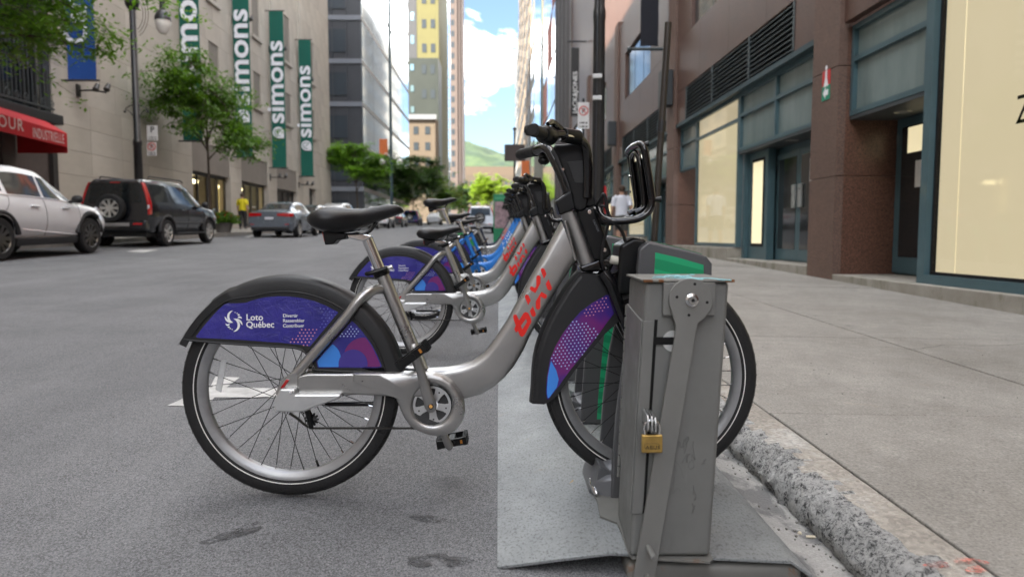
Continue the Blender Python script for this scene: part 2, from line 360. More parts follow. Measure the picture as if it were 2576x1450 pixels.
# kerb stones with a broken face
kerb = thing('kerb', None, None); kerb['kind'] = 'structure'
prof = [(KX0 + .012, -.03), (KX0 + .004, .01), (KX0, .04), (KX0 + .010, .065), (KX0 + .022, .085), (KX0 + .036, .102), (KX0 + .056, .113), (KX0 + .085, .120), (KX0 + .125, .123), (KX1 - .02, .124), (KX1 - .003, .119), (KX1 - .003, .02)]
def kerb_seg(y0, y1, n, rough):
    m = MB(); rings = []
    for j in range(n + 1):
        y = y0 + (y1 - y0) * j / n; ring = []
        for i, (x, z) in enumerate(prof):
            a = rough * (1.0 if 0 < i < 6 else .75 if i < 8 else .3 if i < 9 else .06)
            q = Vector((x * 11, y * 11, z * 11)); d = mnoise.noise(q) * .35 + mnoise.noise(q * 2.6) * .5 + mnoise.noise(q * 6.0) * .5 + mnoise.noise(q * 13.0) * .3
            e = mnoise.noise(q * 1.7 + Vector((9, 4, 1))) * .7 + mnoise.noise(q * 5 + Vector((3, 4, 7))) * .4
            ring.append((x - d * .019 * a, y, G(x, y) + z + e * .014 * a))
        rings.append(ring)
    m.loft(rings, closed=False, caps=False)
    o = m.build('kerb_stone', MATS['kerb_concrete'], kerb, smooth=60)
    o.data.materials.append(MATS['kerb_face_concrete']); n1 = len(prof) - 1
    for k, p in enumerate(o.data.polygons):
        if k % n1 <= 5 + (mnoise.noise(Vector((0, (k // n1) * .11, 3))) > -.15) + (mnoise.noise(Vector((5, (k // n1) * .07, 1))) > .12): p.material_index = 1
for (a, b, n) in ((-3, .2, 20), (.206, 3.0, 280), (3.006, 6.0, 160), (6.006, 10, 90), (10.006, 16, 60), (16.006, 30, 40), (30.01, 120, 30)): kerb_seg(a, b, n, 1.0)
# left kerb and sidewalk
tag(sheet('left_sidewalk', -14.6, -10.75, -30, 420, .13, MATS['sidewalk_concrete'], 1, 40), kind='structure')
m = MB().hexa([(-10.78, -30, G(-10.78, -30) - .05), (-10.6, -30, G(-10.6, -30) - .05), (-10.6, 420, G(-10.6, 420) - .05), (-10.78, 420, G(-10.78, 420) - .05)],
              [(-10.78, -30, G(-10.78, -30) + .134), (-10.6, -30, G(-10.6, -30) + .134), (-10.6, 420, G(-10.6, 420) + .134), (-10.78, 420, G(-10.78, 420) + .134)])
tag(m.build('left_kerb', MATS['sidewalk_concrete']), kind='structure')
# ================================================================ share bicycle (meshed once, placed several times)
BY = 2.18                                                   # distance of the near bicycle's plane
BO = onY(733, 1248, BY); BO = Vector((BO.x, BY, BO.z))      # its back-wheel contact
def P(px, py, w=0.0): return onY(px, py, BY + w) - BO
def PZ(k, x, y, w=0.0): return P(*zd(k, x, y), w)
WR = .334
silver = pm('frame_silver', (.40, .395, .385), .30, .85, var=.07, vscale=9, bump=.03, bscale=260, coat=.25)
silver_hi = pm('bare_aluminium', (.68, .69, .69), .32, .8, var=.08, vscale=14)
chrome = pm('polished_steel', (.72, .72, .72), .14, 1.0, var=.05)
rim_m = pm('rim_alloy', (.34, .345, .35), .36, .65, var=.1, vscale=20)
rubber = pm('tyre_rubber', (.010, .010, .0105), .62, var=.3, vscale=30, bump=.25, bscale=120)
blk = pm('black_plastic', (.006, .0065, .007), .32, var=.2, vscale=10, spec=.35)
gloss = pm('gloss_black', (.005, .005, .006), .13, var=.2, coat=.35, rvar=.03)
fend = pm('fender_black', (.014, .0145, .0155), .45, var=.18, vscale=7, bump=.04, bscale=150)
dark = pm('dark_steel', (.05, .048, .045), .45, .7, var=.3, vscale=30)
spoke_m = pm('spoke_black', (.012, .012, .012), .35, .5)
stripe_m = pm('reflective_stripe', (.75, .74, .70), .4)
red_p = pm('brand_red', (.80, .022, .014), .38, var=.08)
redr = pm('red_reflector', (.42, .012, .012), .18, coat=.6)
clear = pm('clear_reflector', (.70, .72, .72), .2, var=.1, vscale=60, bump=.4, bscale=300, alpha=.55)
amber = pm('amber_reflector', (.50, .20, .03), .3)
white_p = pm('print_white', (.82, .83, .86), .4)
saddle_m = pm('saddle_vinyl', (.007, .007, .008), .36, var=.15, vscale=12, bump=.08, bscale=240)
g = NG('sticker_indigo')
c = g.ramp(g.noise(6, 5, .6), (.3, (.016, .014, .185)), (.7, (.040, .034, .30)))
g.col(c); g.rough(.2); g.b.inputs['Coat Weight'].default_value = .25; g.bump(g.mix(.5, g.noise(38, 6, .7, 1.2), g.noise(10, 3)), .9, .006)
g = NG('sticker_front')
c = g.ramp(g.noise(5, 3, .5, .4), (.40, (.020, .020, .20)), (.52, (.05, .022, .22)), (.64, (.17, .02, .17)))
g.col(c); g.rough(.2); g.b.inputs['Coat Weight'].default_value = .25; g.bump(g.noise(30, 6, .7, 1.0), .3, .005)
sky_p = pm('print_sky_blue', (.05, .26, .80), .25, var=.1, coat=.6)
pur_p = pm('print_purple', (.17, .018, .15), .25, var=.15, coat=.6)
vio_p = pm('print_violet', (.055, .035, .27), .25, var=.15, coat=.6)
dot_p = pm('print_pale_blue', (.42, .50, .88), .3); dotr_p = pm('print_pink', (.66, .26, .36), .3)
cable_m = pm('cable_black', (.008, .008, .009), .4)

bike = Proto()
def super_ring(c, ax, ay, a, b, n=16, e=2.0):
    out = []
    for k in range(n):
        t = 2 * math.pi * k / n; cs, sn = math.cos(t), math.sin(t)
        out.append(c + ax * (a * math.copysign(abs(cs) ** (2 / e), cs)) + ay * (b * math.copysign(abs(sn) ** (2 / e), sn)))
    return out
YV = Vector((0, 1, 0))
# ---- wheels
def wheel_meshes():
    ty = MB().lathe([(.281, -.0160), (.289, -.0200), (.298, -.021), (.312, -.0225), (.324, -.019), (.331, -.010), (.334, 0), (.331, .010), (.324, .019), (.312, .0225), (.298, .021), (.289, .0200), (.281, .0160)], 96).mesh('tyre')
    st = MB()
    for s in (-1, 1): st.lathe([(.2905, s * .0207), (.2920, s * .0211), (.2935, s * .0214)], 96)
    st = st.mesh('stripe')
    ri = MB().lathe([(.2835, -.0150), (.2825, -.0182), (.279, -.0178), (.262, -.0135), (.257, -.009), (.2555, 0), (.257, .009), (.262, .0135), (.279, .0178), (.2825, .0182), (.2835, .0150), (.276, 0)], 96, close=True)
    ri = ri.mesh('wheel', smooth=28)
    hb = MB().lathe([(.004, -.055), (.012, -.054), (.016, -.046), (.032, -.042), (.032, -.036), (.018, -.030), (.018, .030), (.032, .036), (.032, .042), (.016, .046), (.012, .054), (.004, .055)], 24).mesh('hub')
    return ty, st, ri, hb
tyre_me, tst_me, rim_me, hub_me = wheel_meshes()
def tread():                                           # grooves across the shoulder read as notches
    m = MB()
    for k in range(64):
        a = 2 * math.pi * k / 64
        for s in (-1, 1):
            ca, sa = math.cos(a), math.sin(a); cb, sb = math.cos(a + .03), math.sin(a + .03)
            p = [(.3215, .0208), (.3305, .0118)]
            q0 = Vector((p[0][0] * ca, s * p[0][1], p[0][0] * sa)); q1 = Vector((p[1][0] * cb, s * p[1][1], p[1][0] * sb)); t = Vector((-sa, 0, ca)) * .0012; o_ = Vector((ca, s * .6, sa)) * .0012
            m.add([q0 - t + o_, q0 + t + o_, q1 + t + o_, q1 - t + o_], [(0, 1, 2, 3)])
    return m.mesh('tread', smooth=0)
tread_me = tread(); groove_m = pm('tread_groove', (.004, .004, .004), .9)
def spoke_mesh(side, lead):
    a0 = R(62) * lead
    p0 = Vector((.0305 * math.sin(a0), side * .039, .0305 * math.cos(a0))); p1 = Vector((0, side * .004, .2555))
    return MB().tube([p0, p1], .00115, 6).mesh('spoke')
spk = [spoke_mesh(s, l) for s in (-1, 1) for l in (-1, 1)]
nip_me = MB().tube([(0, 0, .2555), (0, 0, .243)], .0022, 6).mesh('nipple')
def add_wheel(c, front):
    wi = bike.add('wheel', rim_me, rim_m, None, tuple(c), key='wheel')
    bike.add('tyre', tyre_me, rubber, wi); bike.add('side_stripe', tst_me, stripe_m, wi); bike.add('tread', tread_me, groove_m, wi, key='fine'); bike.add('hub', hub_me, dark, wi)
    rot0 = .1 if front else .04
    for k in range(36):
        a = rot0 + 2 * math.pi * k / 36
        bike.add('spoke', spk[k % 4], spoke_m, wi, rot=(0, a, 0), key='spoke')
        bike.add('spoke_nipple', nip_me, chrome, wi, rot=(0, a, 0), key='fine')
    m = MB(); d = (-1.36 if not front else 2.7)
    u = Vector((math.sin(d), 0, math.cos(d))); t = Vector((math.cos(d), 0, -math.sin(d))); cc = u * .215 + YV * -.012
    m.hexa([cc - t * .052 - u * .009, cc + t * .052 - u * .009, cc + t * .052 - u * .009 + YV * .008, cc - t * .052 - u * .009 + YV * .008],
           [cc - t * .046 + u * .010, cc + t * .046 + u * .010, cc + t * .046 + u * .010 + YV * .008, cc - t * .046 + u * .010 + YV * .008])
    bike.add('wheel_reflector', m.mesh('wheel_reflector', bevel=.003), clear, wi, key='refl')
    vv = MB().tube([Vector((math.sin(2.83), 0, math.cos(2.83))) * .2555, Vector((math.sin(2.83), 0, math.cos(2.83))) * .235], [.0042, .0036], 8).mesh('valve'); bike.add('valve', vv, blk, wi, key='fine')
RW = P(733, 978); FW = P(1635, 947)
WR_ = (P(1003, 978) - P(464, 978)).length / 2
add_wheel(RW, False); add_wheel(FW, True)
# ---- main tube, lofted through (upper, lower) edge pairs
pairs = [((1411, 557), (1446, 655)), ((1370, 633), (1437, 670)), ((1329, 705), (1392, 740)), ((1275, 805), (1335, 838)), ((1254, 836), (1317, 878)), ((1234.7, 863.6), (1294, 917)),
         ((1216, 887), (1270, 946)), ((1189, 906), (1243, 970)), ((1157, 917), (1211, 989)), ((1128, 922), (1171, 999)), ((1075, 925), (1140, 1008))]
EB = .030
def tube_w(px, py): return -EB - .0012
rings = []
for u_, l_ in pairs:
    a = P(*u_); b = P(*l_); c = (a + b) / 2; ax = (b - a) / 2
    rings.append(super_ring(c, ax.normalized(), YV, ax.length, EB, 28, 4.5))
main = bike.add('main_tube', MB().loft(rings).mesh('main_tube', smooth=50), silver)
h0, h1 = P(1431.4, 533), P(1480, 664)
bike.add('head_tube', MB().tube([h0, h1], [.0275, .0275], 32).mesh('head_tube'), silver)
wl = []
for k in range(25):
    t = k / 24; q = P(1421 + (1447.5 - 1421) * t, 556 + (654 - 556) * t, -.0275); wl.append(q + Vector((0, -.002, 0)))
m = MB().tube([p + Vector((.0008 * (k % 2), -.0012 * (k % 2), 0)) for k, p in enumerate(wl)], .0042, 8); bike.add('weld_bead', m.mesh('weld_bead', smooth=70), silver, key='fine')
st0, st1 = P(960, 686), P(1062, 930)
seat_tube = bike.add('seat_tube', MB().tube([st0, st1], .0205, 28).mesh('seat_tube'), silver)
# red letters on the main tube
letters = [[(415, 545), (422, 530), (440, 524), (458, 530), (468, 545), (487, 598), (457, 654), (425, 575)],
           [(362, 640), (368, 622), (388, 612), (408, 620), (416, 640), (413, 712), (350, 832), (292, 795), (282, 775), (288, 755), (308, 749), (345, 768), (362, 745)],
           [(513, 662), (550, 755), (552, 780), (538, 797), (515, 797), (498, 780), (477, 718)], [(222, 868), (230, 853), (247, 849), (265, 860), (295, 920), (262, 980), (225, 890)],
           [(425, 815), (485, 850), (494, 870), (486, 892), (462, 900), (414, 872), (411, 1008), (402, 1028), (382, 1036), (362, 1025), (355, 1005), (356, 932)],
           [(320, 990), (356, 1085), (354, 1108), (338, 1122), (316, 1120), (304, 1108), (283, 1050)]]
bo = [(77, 1118), (83, 1100), (102, 1093), (120, 1101), (150, 1165), (205, 1078), (232, 1063), (262, 1075), (298, 1148), (300, 1190), (218, 1345), (195, 1366), (172, 1365), (156, 1345), (138, 1298), (112, 1316), (92, 1275), (108, 1228), (80, 1140)]
bh = [(235, 1147), (248, 1185), (190, 1278), (174, 1232)]
m = MB()
for lt in letters: m.prism([zd(9, *p) for p in lt], -EB - .0016, -EB + .002, lambda a, b, d: P(a, b, d))
i0 = 3                                                     # the b: outline joined to its hole by a cut
ring = bo[i0:] + bo[:i0 + 1] + [bh[3], bh[2], bh[1], bh[0], bh[3]]
m.prism([zd(9, *p) for p in ring], -EB - .0016, -EB + .002, lambda a, b, d: P(a, b, d))
bike.add('lettering', m.mesh('lettering', smooth=0), red_p, main, key='logo')
# ---- rear stays, chainstay, dropout
def stay(s):
    wv = -.060 if s < 0 else .060; D = [(964, 727, 0), (945, 728, -.022), (922, 738, -.046), (898, 760, -.056), (866, 802, -.058), (800, 877, -.058), (746, 938, -.058)]
    pts = [P(x, y, w_) for x, y, w_ in D]
    if s > 0: pts = [Vector((p.x, -p.y, p.z)) for p in pts]
    return smooth_path(pts, 6)
for s in (-1, 1): bike.add('seat_stay', MB().tube(stay(s), .0150, 18).mesh('seat_stay'), silver)
def plate(pts, w0, w1, bev=.004, k=None, f=None):
    return MB().prism([(zd(k, *p) if k else p) for p in pts], w0, w1, f or (lambda a, b, d: P(a, b, w0) + YV * (d - w0))).mesh('plate', bevel=bev, bseg=3)
cs = [(985, 430), (1010, 415), (1075, 402), (1320, 404), (1640, 398), (1960, 402), (2000, 580), (1680, 575), (1500, 566), (1300, 560), (1000, 562), (985, 540)]
chs = bike.add('chain_stay', plate(cs, -.066, -.040, .007, 2), silver)
me = plate(cs, -.066, -.040, .007, 2); me.transform(Matrix.Scale(-1, 4, YV)); me.flip_normals(); bike.add('chain_stay', me, silver)
drop = bike.add('dropout', plate([(955, 385), (1000, 420), (1010, 560), (960, 600), (850, 600), (822, 545), (880, 440)], -.062, -.048, .003, 2), silver)
bike.add('stay_reflector', plate([(905, 445), (928, 450), (885, 515), (858, 512)], -.066, -.06, .002, 2), redr, drop)
hc = bike.add('hub_cover', plate([(858, 520), (968, 520), (976, 562), (1312, 560), (1314, 588), (1275, 602), (1120, 655), (1030, 690), (955, 695), (825, 690), (814, 665), (818, 590)], -.092, -.062, .006, 2), silver_hi)
bike.add('hub_bolt', MB().tube([PZ(2, 938, 542, -.098), PZ(2, 938, 542, -.088)], .0055, 14).mesh('hub_bolt', bevel=.001), chrome, hc, key='fine')
me = plate([(958, 400), (1010, 560), (1000, 640), (850, 640), (822, 545), (880, 440)], -.062, -.050, .003, 2); me.transform(Matrix.Scale(-1, 4, YV)); me.flip_normals(); bike.add('dropout', me, silver)
# ---- chain case: plate with a round window
case = [(-60, 500), (200, 500), (520, 502), (700, 508), (800, 538), (880, 595), (950, 690), (995, 780), (1005, 870), (985, 955), (925, 1040), (840, 1085), (740, 1100), (640, 1085), (540, 1042), (480, 1000), (430, 935), (390, 845), (350, 745), (320, 722), (280, 712), (-60, 706)]
cpts = [zd(3, *p) for p in case]; cc = zd(3, 695, 800)
CW = -.074
def ang(p): return math.atan2(p[1] - cc[1], p[0] - cc[0])
hole_n = 48; rh = 191 * .2665; N = hole_n
hole = [(cc[0] + rh * math.cos(2 * math.pi * k / N - math.pi), cc[1] + rh * math.sin(2 * math.pi * k / N - math.pi)) for k in range(N)]
m = MB()
def ray_out(a):                                            # where the outline is met from the hole's centre
    best = None
    for i in range(len(cpts)):
        p, q = cpts[i], cpts[(i + 1) % len(cpts)]; dx, dy = math.cos(a), math.sin(a); ex, ey = q[0] - p[0], q[1] - p[1]; den = dx * ey - dy * ex
        if abs(den) < 1e-9: continue
        t = ((p[0] - cc[0]) * ey - (p[1] - cc[1]) * ex) / den; u = ((p[0] - cc[0]) * dy - (p[1] - cc[1]) * dx) / den
        if t > 0 and -1e-6 <= u <= 1 + 1e-6 and (best is None or t < best): best = t
    return best
angs = sorted([2 * math.pi * k / 64 - math.pi for k in range(64)] + [ang(p) for p in cpts])
rf = lambda a, r, d: P(cc[0] + r * math.cos(a), cc[1] + r * math.sin(a), CW) + YV * (d - CW)
rings = []
for a in angs:
    R1 = ray_out(a); b1 = min(9, (R1 - rh) * .3)
    rings.append([rf(a, rh - 1, -.046), rf(a, rh, CW + .009), rf(a, rh + 2, CW + .003), rf(a, rh + 6, CW), rf(a, R1 - b1, CW), rf(a, R1 - b1 * .35, CW + .003), rf(a, R1, CW + .011), rf(a, R1, -.030)])
rings.append(rings[0]); m.loft(rings, closed=False, caps=False)
casei = bike.add('chain_case', m.mesh('chain_case', smooth=40), silver)
m = MB().tube([P(cc[0], cc[1], -.052), P(cc[0], cc[1], -.028)], rh / 806 * .97, 40); bike.add('case_back', m.mesh('case_back'), pm('case_dark', (.01, .01, .011), .5), casei)
# chainring: five arms and a rim
m = MB(); cx, cy = cc; ro = 48.0
m.loft([[P(cx + r * math.cos(a), cy + r * math.sin(a), wv) for (r, wv) in ((ro, -.062), (ro - 6, -.062), (ro - 6, -.056), (ro, -.056))] for a in [2 * math.pi * k / 60 for k in range(61)]], closed=True, caps=False)
for k in range(5):
    a = R(12) + 2 * math.pi * k / 5; pol = []
    for (r, w_) in ((8, 8), (18, 8.5), (30, 9.5), (38, 12), (44, 18), (44, -18), (38, -12), (30, -9.5), (18, -8.5), (8, -8)):
        pol.append((cx + r * math.cos(a) - w_ * math.sin(a), cy + r * math.sin(a) + w_ * math.cos(a)))
    m.prism(pol, -.0625, -.0565, lambda u, v, d: P(u, v, d))
m.tube([P(cx, cy, -.066), P(cx, cy, -.05)], 15 / 806, 24)
ring_i = bike.add('chainring', m.mesh('chainring', smooth=30), silver_hi)
m = MB()
for k in range(5):
    a = R(12) + 2 * math.pi * k / 5; q = P(cx + 36 * math.cos(a), cy + 36 * math.sin(a), -.0632); m.tube([q, q + YV * .001], .0026, 10)
bike.add('ring_bolts', m.mesh('ring_bolts'), groove_m, ring_i, key='fine')
# cranks and pedals
def crank(p0, p1, w0, w1):
    a = P(*p0, w0); b = P(*p1, w1); ax = (b - a).normalized(); sd = ax.cross(YV).normalized(); rr = []
    for t, hw, hd in ((-.10, .006, .006), (-.075, .013, .009), (0, .0185, .011), (.12, .0175, .011), (.4, .0145, .010), (.8, .012, .009), (1.0, .0135, .009), (1.06, .011, .008), (1.09, .005, .005)):
        rr.append(super_ring(a + (b - a) * t, sd, YV, hw, hd, 14, 2.6))
    return MB().loft(rr).mesh('crank', smooth=50)
C1 = zd(3, 683, 812)
cr1 = bike.add('crank', crank(C1, zd(3, 528, 275), -.088, -.112), silver)
bike.add('crank_bolt', MB().tube([P(*C1, -.102), P(*C1, -.096)], .0085, 18).mesh('crank_bolt', bevel=.0015), blk, cr1)
bike.add('bolt_head', MB().tube([P(*C1, -.104), P(*C1, -.100)], .005, 12).mesh('bolt_head'), pm('brass_bolt', (.42, .22, .06), .35, .8), cr1, key='fine')
cr2 = bike.add('crank', crank(C1, zd(3, 856, 1185), .075, .088), silver)
def pedal(c, ang_, w0, w1):
    c = Vector(c); u = Vector((math.cos(ang_), 0, math.sin(ang_))); v = Vector((-math.sin(ang_), 0, math.cos(ang_))); m = MB()
    def bx(a0, a1, b0, b1, y0, y1): m.hexa([c + u * a + v * b0 + YV * y for a, y in ((a0, y0), (a1, y0), (a1, y1), (a0, y1))], [c + u * a + v * b1 + YV * y for a, y in ((a0, y0), (a1, y0), (a1, y1), (a0, y1))])
    bx(-.047, .047, -.012, .012, w0, w0 + .010); bx(-.047, .047, -.012, .012, w1 - .010, w1); bx(-.010, .010, -.010, .010, w0, w1)
    bx(-.049, -.038, -.013, .013, w0, w1); bx(.038, .049, -.013, .013, w0, w1)
    for k in range(5):
        y = w0 + .012 + k * (w1 - w0 - .028) / 4
        for e in (-1, 1): bx(e * .0455 - .006, e * .0455 + .006, -.0155, .0155, y, y + .005)
    m.tube([c + YV * (w0 - .003), c + YV * (w0 + .004)], .011, 18)
    pm_ = m.mesh('pedal', smooth=30, bevel=0)
    r = MB()
    def rx(a0, a1, b0, b1, y0, y1): r.hexa([c + u * a + v * b0 + YV * y for a, y in ((a0, y0), (a1, y0), (a1, y1), (a0, y1))], [c + u * a + v * b1 + YV * y for a, y in ((a0, y0), (a1, y0), (a1, y1), (a0, y1))])
    rx(.028, .035, -.006, .006, w0 - .0015, w0 + .002)
    return pm_, r.mesh('pedal_reflector')
pa, pb = pedal(PZ(3, 512, 342, -.20), R(36), -.105 - .105 + .105 * 0, -.112)
PEDC = PZ(3, 500, 352, -.205)
pa, pb = pedal((PEDC.x, 0, PEDC.z), R(37), -.205, -.118)
i = bike.add('pedal', pa, blk); bike.add('pedal_reflector', pb, amber, i)
pc = PZ(3, 890, 1118, .15)
pa, pb = pedal((pc.x, 0, pc.z), R(10), .10, .19); i = bike.add('pedal', pa, blk); bike.add('pedal_reflector', pb, amber, i)
# chain, tensioner, kickstand
m = MB(); path = [PZ(2, 930, 700, -.052), PZ(2, 990, 740, -.052), PZ(2, 1050, 790, -.052), PZ(2, 1100, 812, -.052)]
path = smooth_path(path, 3) + [PZ(2, 1100 + 800 * t / 30, 812, -.052) for t in range(1, 31)]
for a, b in zip(path[:-1], path[1:]):
    d = (b - a).normalized(); n_ = d.cross(YV); 
    m.hexa([a - n_ * .0035 - YV * .004, b - n_ * .0025 - YV * .004, b - n_ * .0025 + YV * .004, a - n_ * .0035 + YV * .004], [a + n_ * .0035 - YV * .004, b + n_ * .0025 - YV * .004, b + n_ * .0025 + YV * .004, a + n_ * .0035 + YV * .004])
bike.add('chain', m.mesh('chain', smooth=0), dark)
m = MB().tube([PZ(2, 1065, 680, -.056), PZ(2, 1085, 745, -.056), PZ(2, 1095, 815, -.056)], [.010, .009, .007], 8)
for k in range(11):
    a = 2 * math.pi * k / 11; q = PZ(2, 1100, 745, -.052); m.tube([q, q + Vector((math.cos(a), 0, math.sin(a))) * .021], [.007, .003], 5)
bike.add('chain_tensioner', m.mesh('chain_tensioner'), blk)
bike.add('kickstand', MB().tube([PZ(2, 1200, 630, .07), PZ(2, 1700, 625, .075)], [.008, .0095], 12).mesh('kickstand'), gloss)
# ---- rear fender: crown, skirts, stickers
def arc(th, r, w_): return RW + Vector((r * math.cos(th), w_, r * math.sin(th)))
rings = []
for k in range(61):
    th = R(8) + (R(155) - R(8)) * k / 60; deg = math.degrees(th)
    ro_ = .3555 + (.004 if 118 < deg < 130 else 0) + (max(0, deg - 140) / 16) ** 2 * .004
    ri_ = .306 + (.022 * max(0, min(1, (deg - 108) / 14)) if deg > 108 else 0)
    rings.append([arc(th, ri_, -.0475), arc(th, (ri_ + ro_) / 2 + .006, -.0485), arc(th, ro_ - .010, -.0455), arc(th, ro_ - .003, -.036), arc(th, ro_, -.018), arc(th, ro_ + .001, 0), arc(th, ro_, .018), arc(th, ro_ - .003, .036), arc(th, ro_ - .010, .0455), arc(th, (ri_ + ro_) / 2 + .006, .0485), arc(th, ri_, .0475)])
crown = MB().loft(rings, closed=False, caps=False)
fi = bike.add('rear_fender', crown.mesh('rear_fender', smooth=60), fend)
ps = [(460, 851), (492, 857), (605, 866), (711, 872), (748, 876), (768, 886), (782, 906), (795, 929), (1014, 936)]
base_pts = [P(x, y, -.045) for x, y in ps]
for s in (-1, 1):
    poly = [(p.x, p.z) for p in base_pts] + [((arc(R(8 + 148 * k / 40), .322 + (max(0, 8 + 148 * k / 40 - 122) / 34) * .032, 0)).x, (arc(R(8 + 148 * k / 40), .322 + (max(0, 8 + 148 * k / 40 - 122) / 34) * .032, 0)).z) for k in range(41)]
    m = MB().prism(poly, s * .0465, s * .043, lambda a, b, d: Vector((a, d, b))); bike.add('fender_skirt', m.mesh('fender_skirt', smooth=20), fend, fi)
m = MB().tube([p + Vector((0, -.001, 0)) for p in smooth_path(base_pts, 3)], .0032, 6); bike.add('skirt_edge', m.mesh('skirt_edge'), fend, fi, key='fine')
lip = [arc(R(8 + 140 * k / 50), .306 + (.022 * max(0, min(1, (8 + 140 * k / 50 - 108) / 14)) if 8 + 140 * k / 50 > 108 else 0), -.0478) for k in range(51)]
bike.add('crown_lip', MB().tube(lip, .0026, 6).mesh('crown_lip'), fend, fi, key='fine')
SW = -.0474
def decal(pts, k, wv=SW, th=.0004): return MB().prism([(zd(k, *p) if k else p) for p in pts], wv, wv + th, lambda a, b, d: P(a, b, wv) + YV * (d - wv)).mesh('print', smooth=0)
s1 = [(240, 1268), (300, 1190), (380, 1095), (465, 1012), (500, 1000), (560, 1002), (640, 998), (720, 970), (800, 953), (900, 944), (1000, 947), (1100, 960), (1200, 984), (1300, 1025), (1390, 1075), (1280, 1210), (1160, 1352), (1080, 1335), (940, 1322), (600, 1297), (250, 1280)]
s2 = [(1128, 308), (1270, 150), (1400, 5), (1430, 30), (1480, 85), (1550, 180), (1600, 280), (1626, 340), (1622, 354), (1610, 358), (1146, 358)]
d1 = bike.add('ad_sticker', decal(s1, 1), MATS['sticker_indigo'], fi); d2 = bike.add('ad_sticker', decal(s2, 2), MATS['sticker_indigo'], fi)
def clip_disc(cx_, cy_, r, poly, n=72):                    # the disc's points pulled inside a polygon
    out = []
    def inside(p):
        c_ = False
        for i in range(len(poly)):
            a, b = poly[i], poly[(i + 1) % len(poly)]
            if (a[1] > p[1]) != (b[1] > p[1]) and p[0] < (b[0] - a[0]) * (p[1] - a[1]) / (b[1] - a[1]) + a[0]: c_ = not c_
        return c_
    for k in range(n):
        a = 2 * math.pi * k / n; lo, hi = 0.0, r
        p = (cx_ + r * math.cos(a), cy_ + r * math.sin(a))
        if not inside(p):
            for _ in range(18):
                mid = (lo + hi) / 2
                if inside((cx_ + mid * math.cos(a), cy_ + mid * math.sin(a))): lo = mid
                else: hi = mid
            p = (cx_ + lo * math.cos(a), cy_ + lo * math.sin(a))
        out.append(p)
    return out
ip = [(1140, 306), (1402, 14), (1475, 88), (1545, 186), (1594, 284), (1618, 342), (1608, 352), (1150, 352)]
bike.add('printed_disc', decal(clip_disc(1190, 290, 127, ip), 2, SW - .0006), sky_p, fi, key='print')
bike.add('printed_ring', decal(clip_disc(1490, 280, 150, ip), 2, SW - .0006), pur_p, fi, key='print')
bike.add('printed_arc', decal(clip_disc(1410, 330, 110, ip), 2, SW - .0012), vio_p, fi, key='print')
def dots(pts, r, k, wv):
    m = MB()
    for (x, y) in pts:
        c_ = PZ(k, x, y, wv); m.add([c_ + Vector((r * math.cos(2 * math.pi * q / 8), 0, r * math.sin(2 * math.pi * q / 8))) for q in range(8)], [tuple(range(8))])
    return m.mesh('dots', smooth=0, recalc=False)
def grid(poly, dx, dy, slope, x0, y0, x1, y1):
    out = []; j = 0; y = y0
    def inside(p):
        c_ = False
        for i in range(len(poly)):
            a, b = poly[i], poly[(i + 1) % len(poly)]
            if (a[1] > p[1]) != (b[1] > p[1]) and p[0] < (b[0] - a[0]) * (p[1] - a[1]) / (b[1] - a[1]) + a[0]: c_ = not c_
        return c_
    while y < y1:
        x = x0 + (dx / 2 if j % 2 else 0)
        while x < x1:
            p = (x, y + slope * (x - x0))
            if inside(p): out.append(p)
            x += dx
        y += dy; j += 1
    return out
bike.add('dots', dots(grid([(1310, 120), (1395, 30), (1470, 90), (1440, 130)], 27, 18, 0, 1300, 30, 1480, 140), .0021, 2, SW - .0016), dot_p, fi, key='print')
bike.add('dots', dots(grid([(985, 1325), (1090, 1215), (1190, 1200), (1240, 1205), (1150, 1345)], 30, 25, 0, 960, 1190, 1260, 1345), .0021, 1, SW - .0008), dotr_p, fi, key='print')
bike.add('dots', dots(grid([(1240, 1030), (1360, 1050), (1380, 1080), (1230, 1250), (1260, 1130)], 30, 25, 0, 1200, 1020, 1400, 1250), .0017, 1, SW - .0008), pm('print_dim_blue', (.12, .14, .52), .3), fi, key='print')
def put_text(txt, zx, zy, hpx, k, bold, wv, lsp=1.0):     # lower-left corner, cap height in zoom pixels
    me = text_mesh(txt, 1.0, .0003, bold, space=lsp)
    hh = hpx * Z[k][2] / 806.0 / .70; q = PZ(k, zx, zy, wv)
    me.transform(Matrix.Translation(q) @ Matrix.Rotation(R(90), 4, 'X') @ Matrix.Diagonal((hh, hh, 1, 1))); return me
for tx, x, y, h in (('Loto', 715, 642, 150), ('Québec', 715, 822, 148)): bike.add('lettering', put_text(tx, x, y, h, 12, .016, SW - .001), white_p, fi, key='print')
for tx, x, y in (('Divertir', 1642, 566), ('Rassembler', 1642, 690), ('Contribuer', 1642, 818)): bike.add('lettering', put_text(tx, x, y, 80, 12, .012, SW - .001, .98), white_p, fi, key='print')
def crescent(cx_, cy_, r, a0, a1, th, off):                # a tapering arc
    o_ = []; i_ = []
    for k in range(13):
        t = k / 12; a = R(a0 + (a1 - a0) * t); wd = th * math.sin(math.pi * t) ** .7
        o_.append((cx_ + r * math.cos(a), cy_ + r * math.sin(a))); i_.append((cx_ + (r - wd) * math.cos(a), cy_ + (r - wd) * math.sin(a)))
    return o_ + i_[::-1][1:-1]
m = MB()
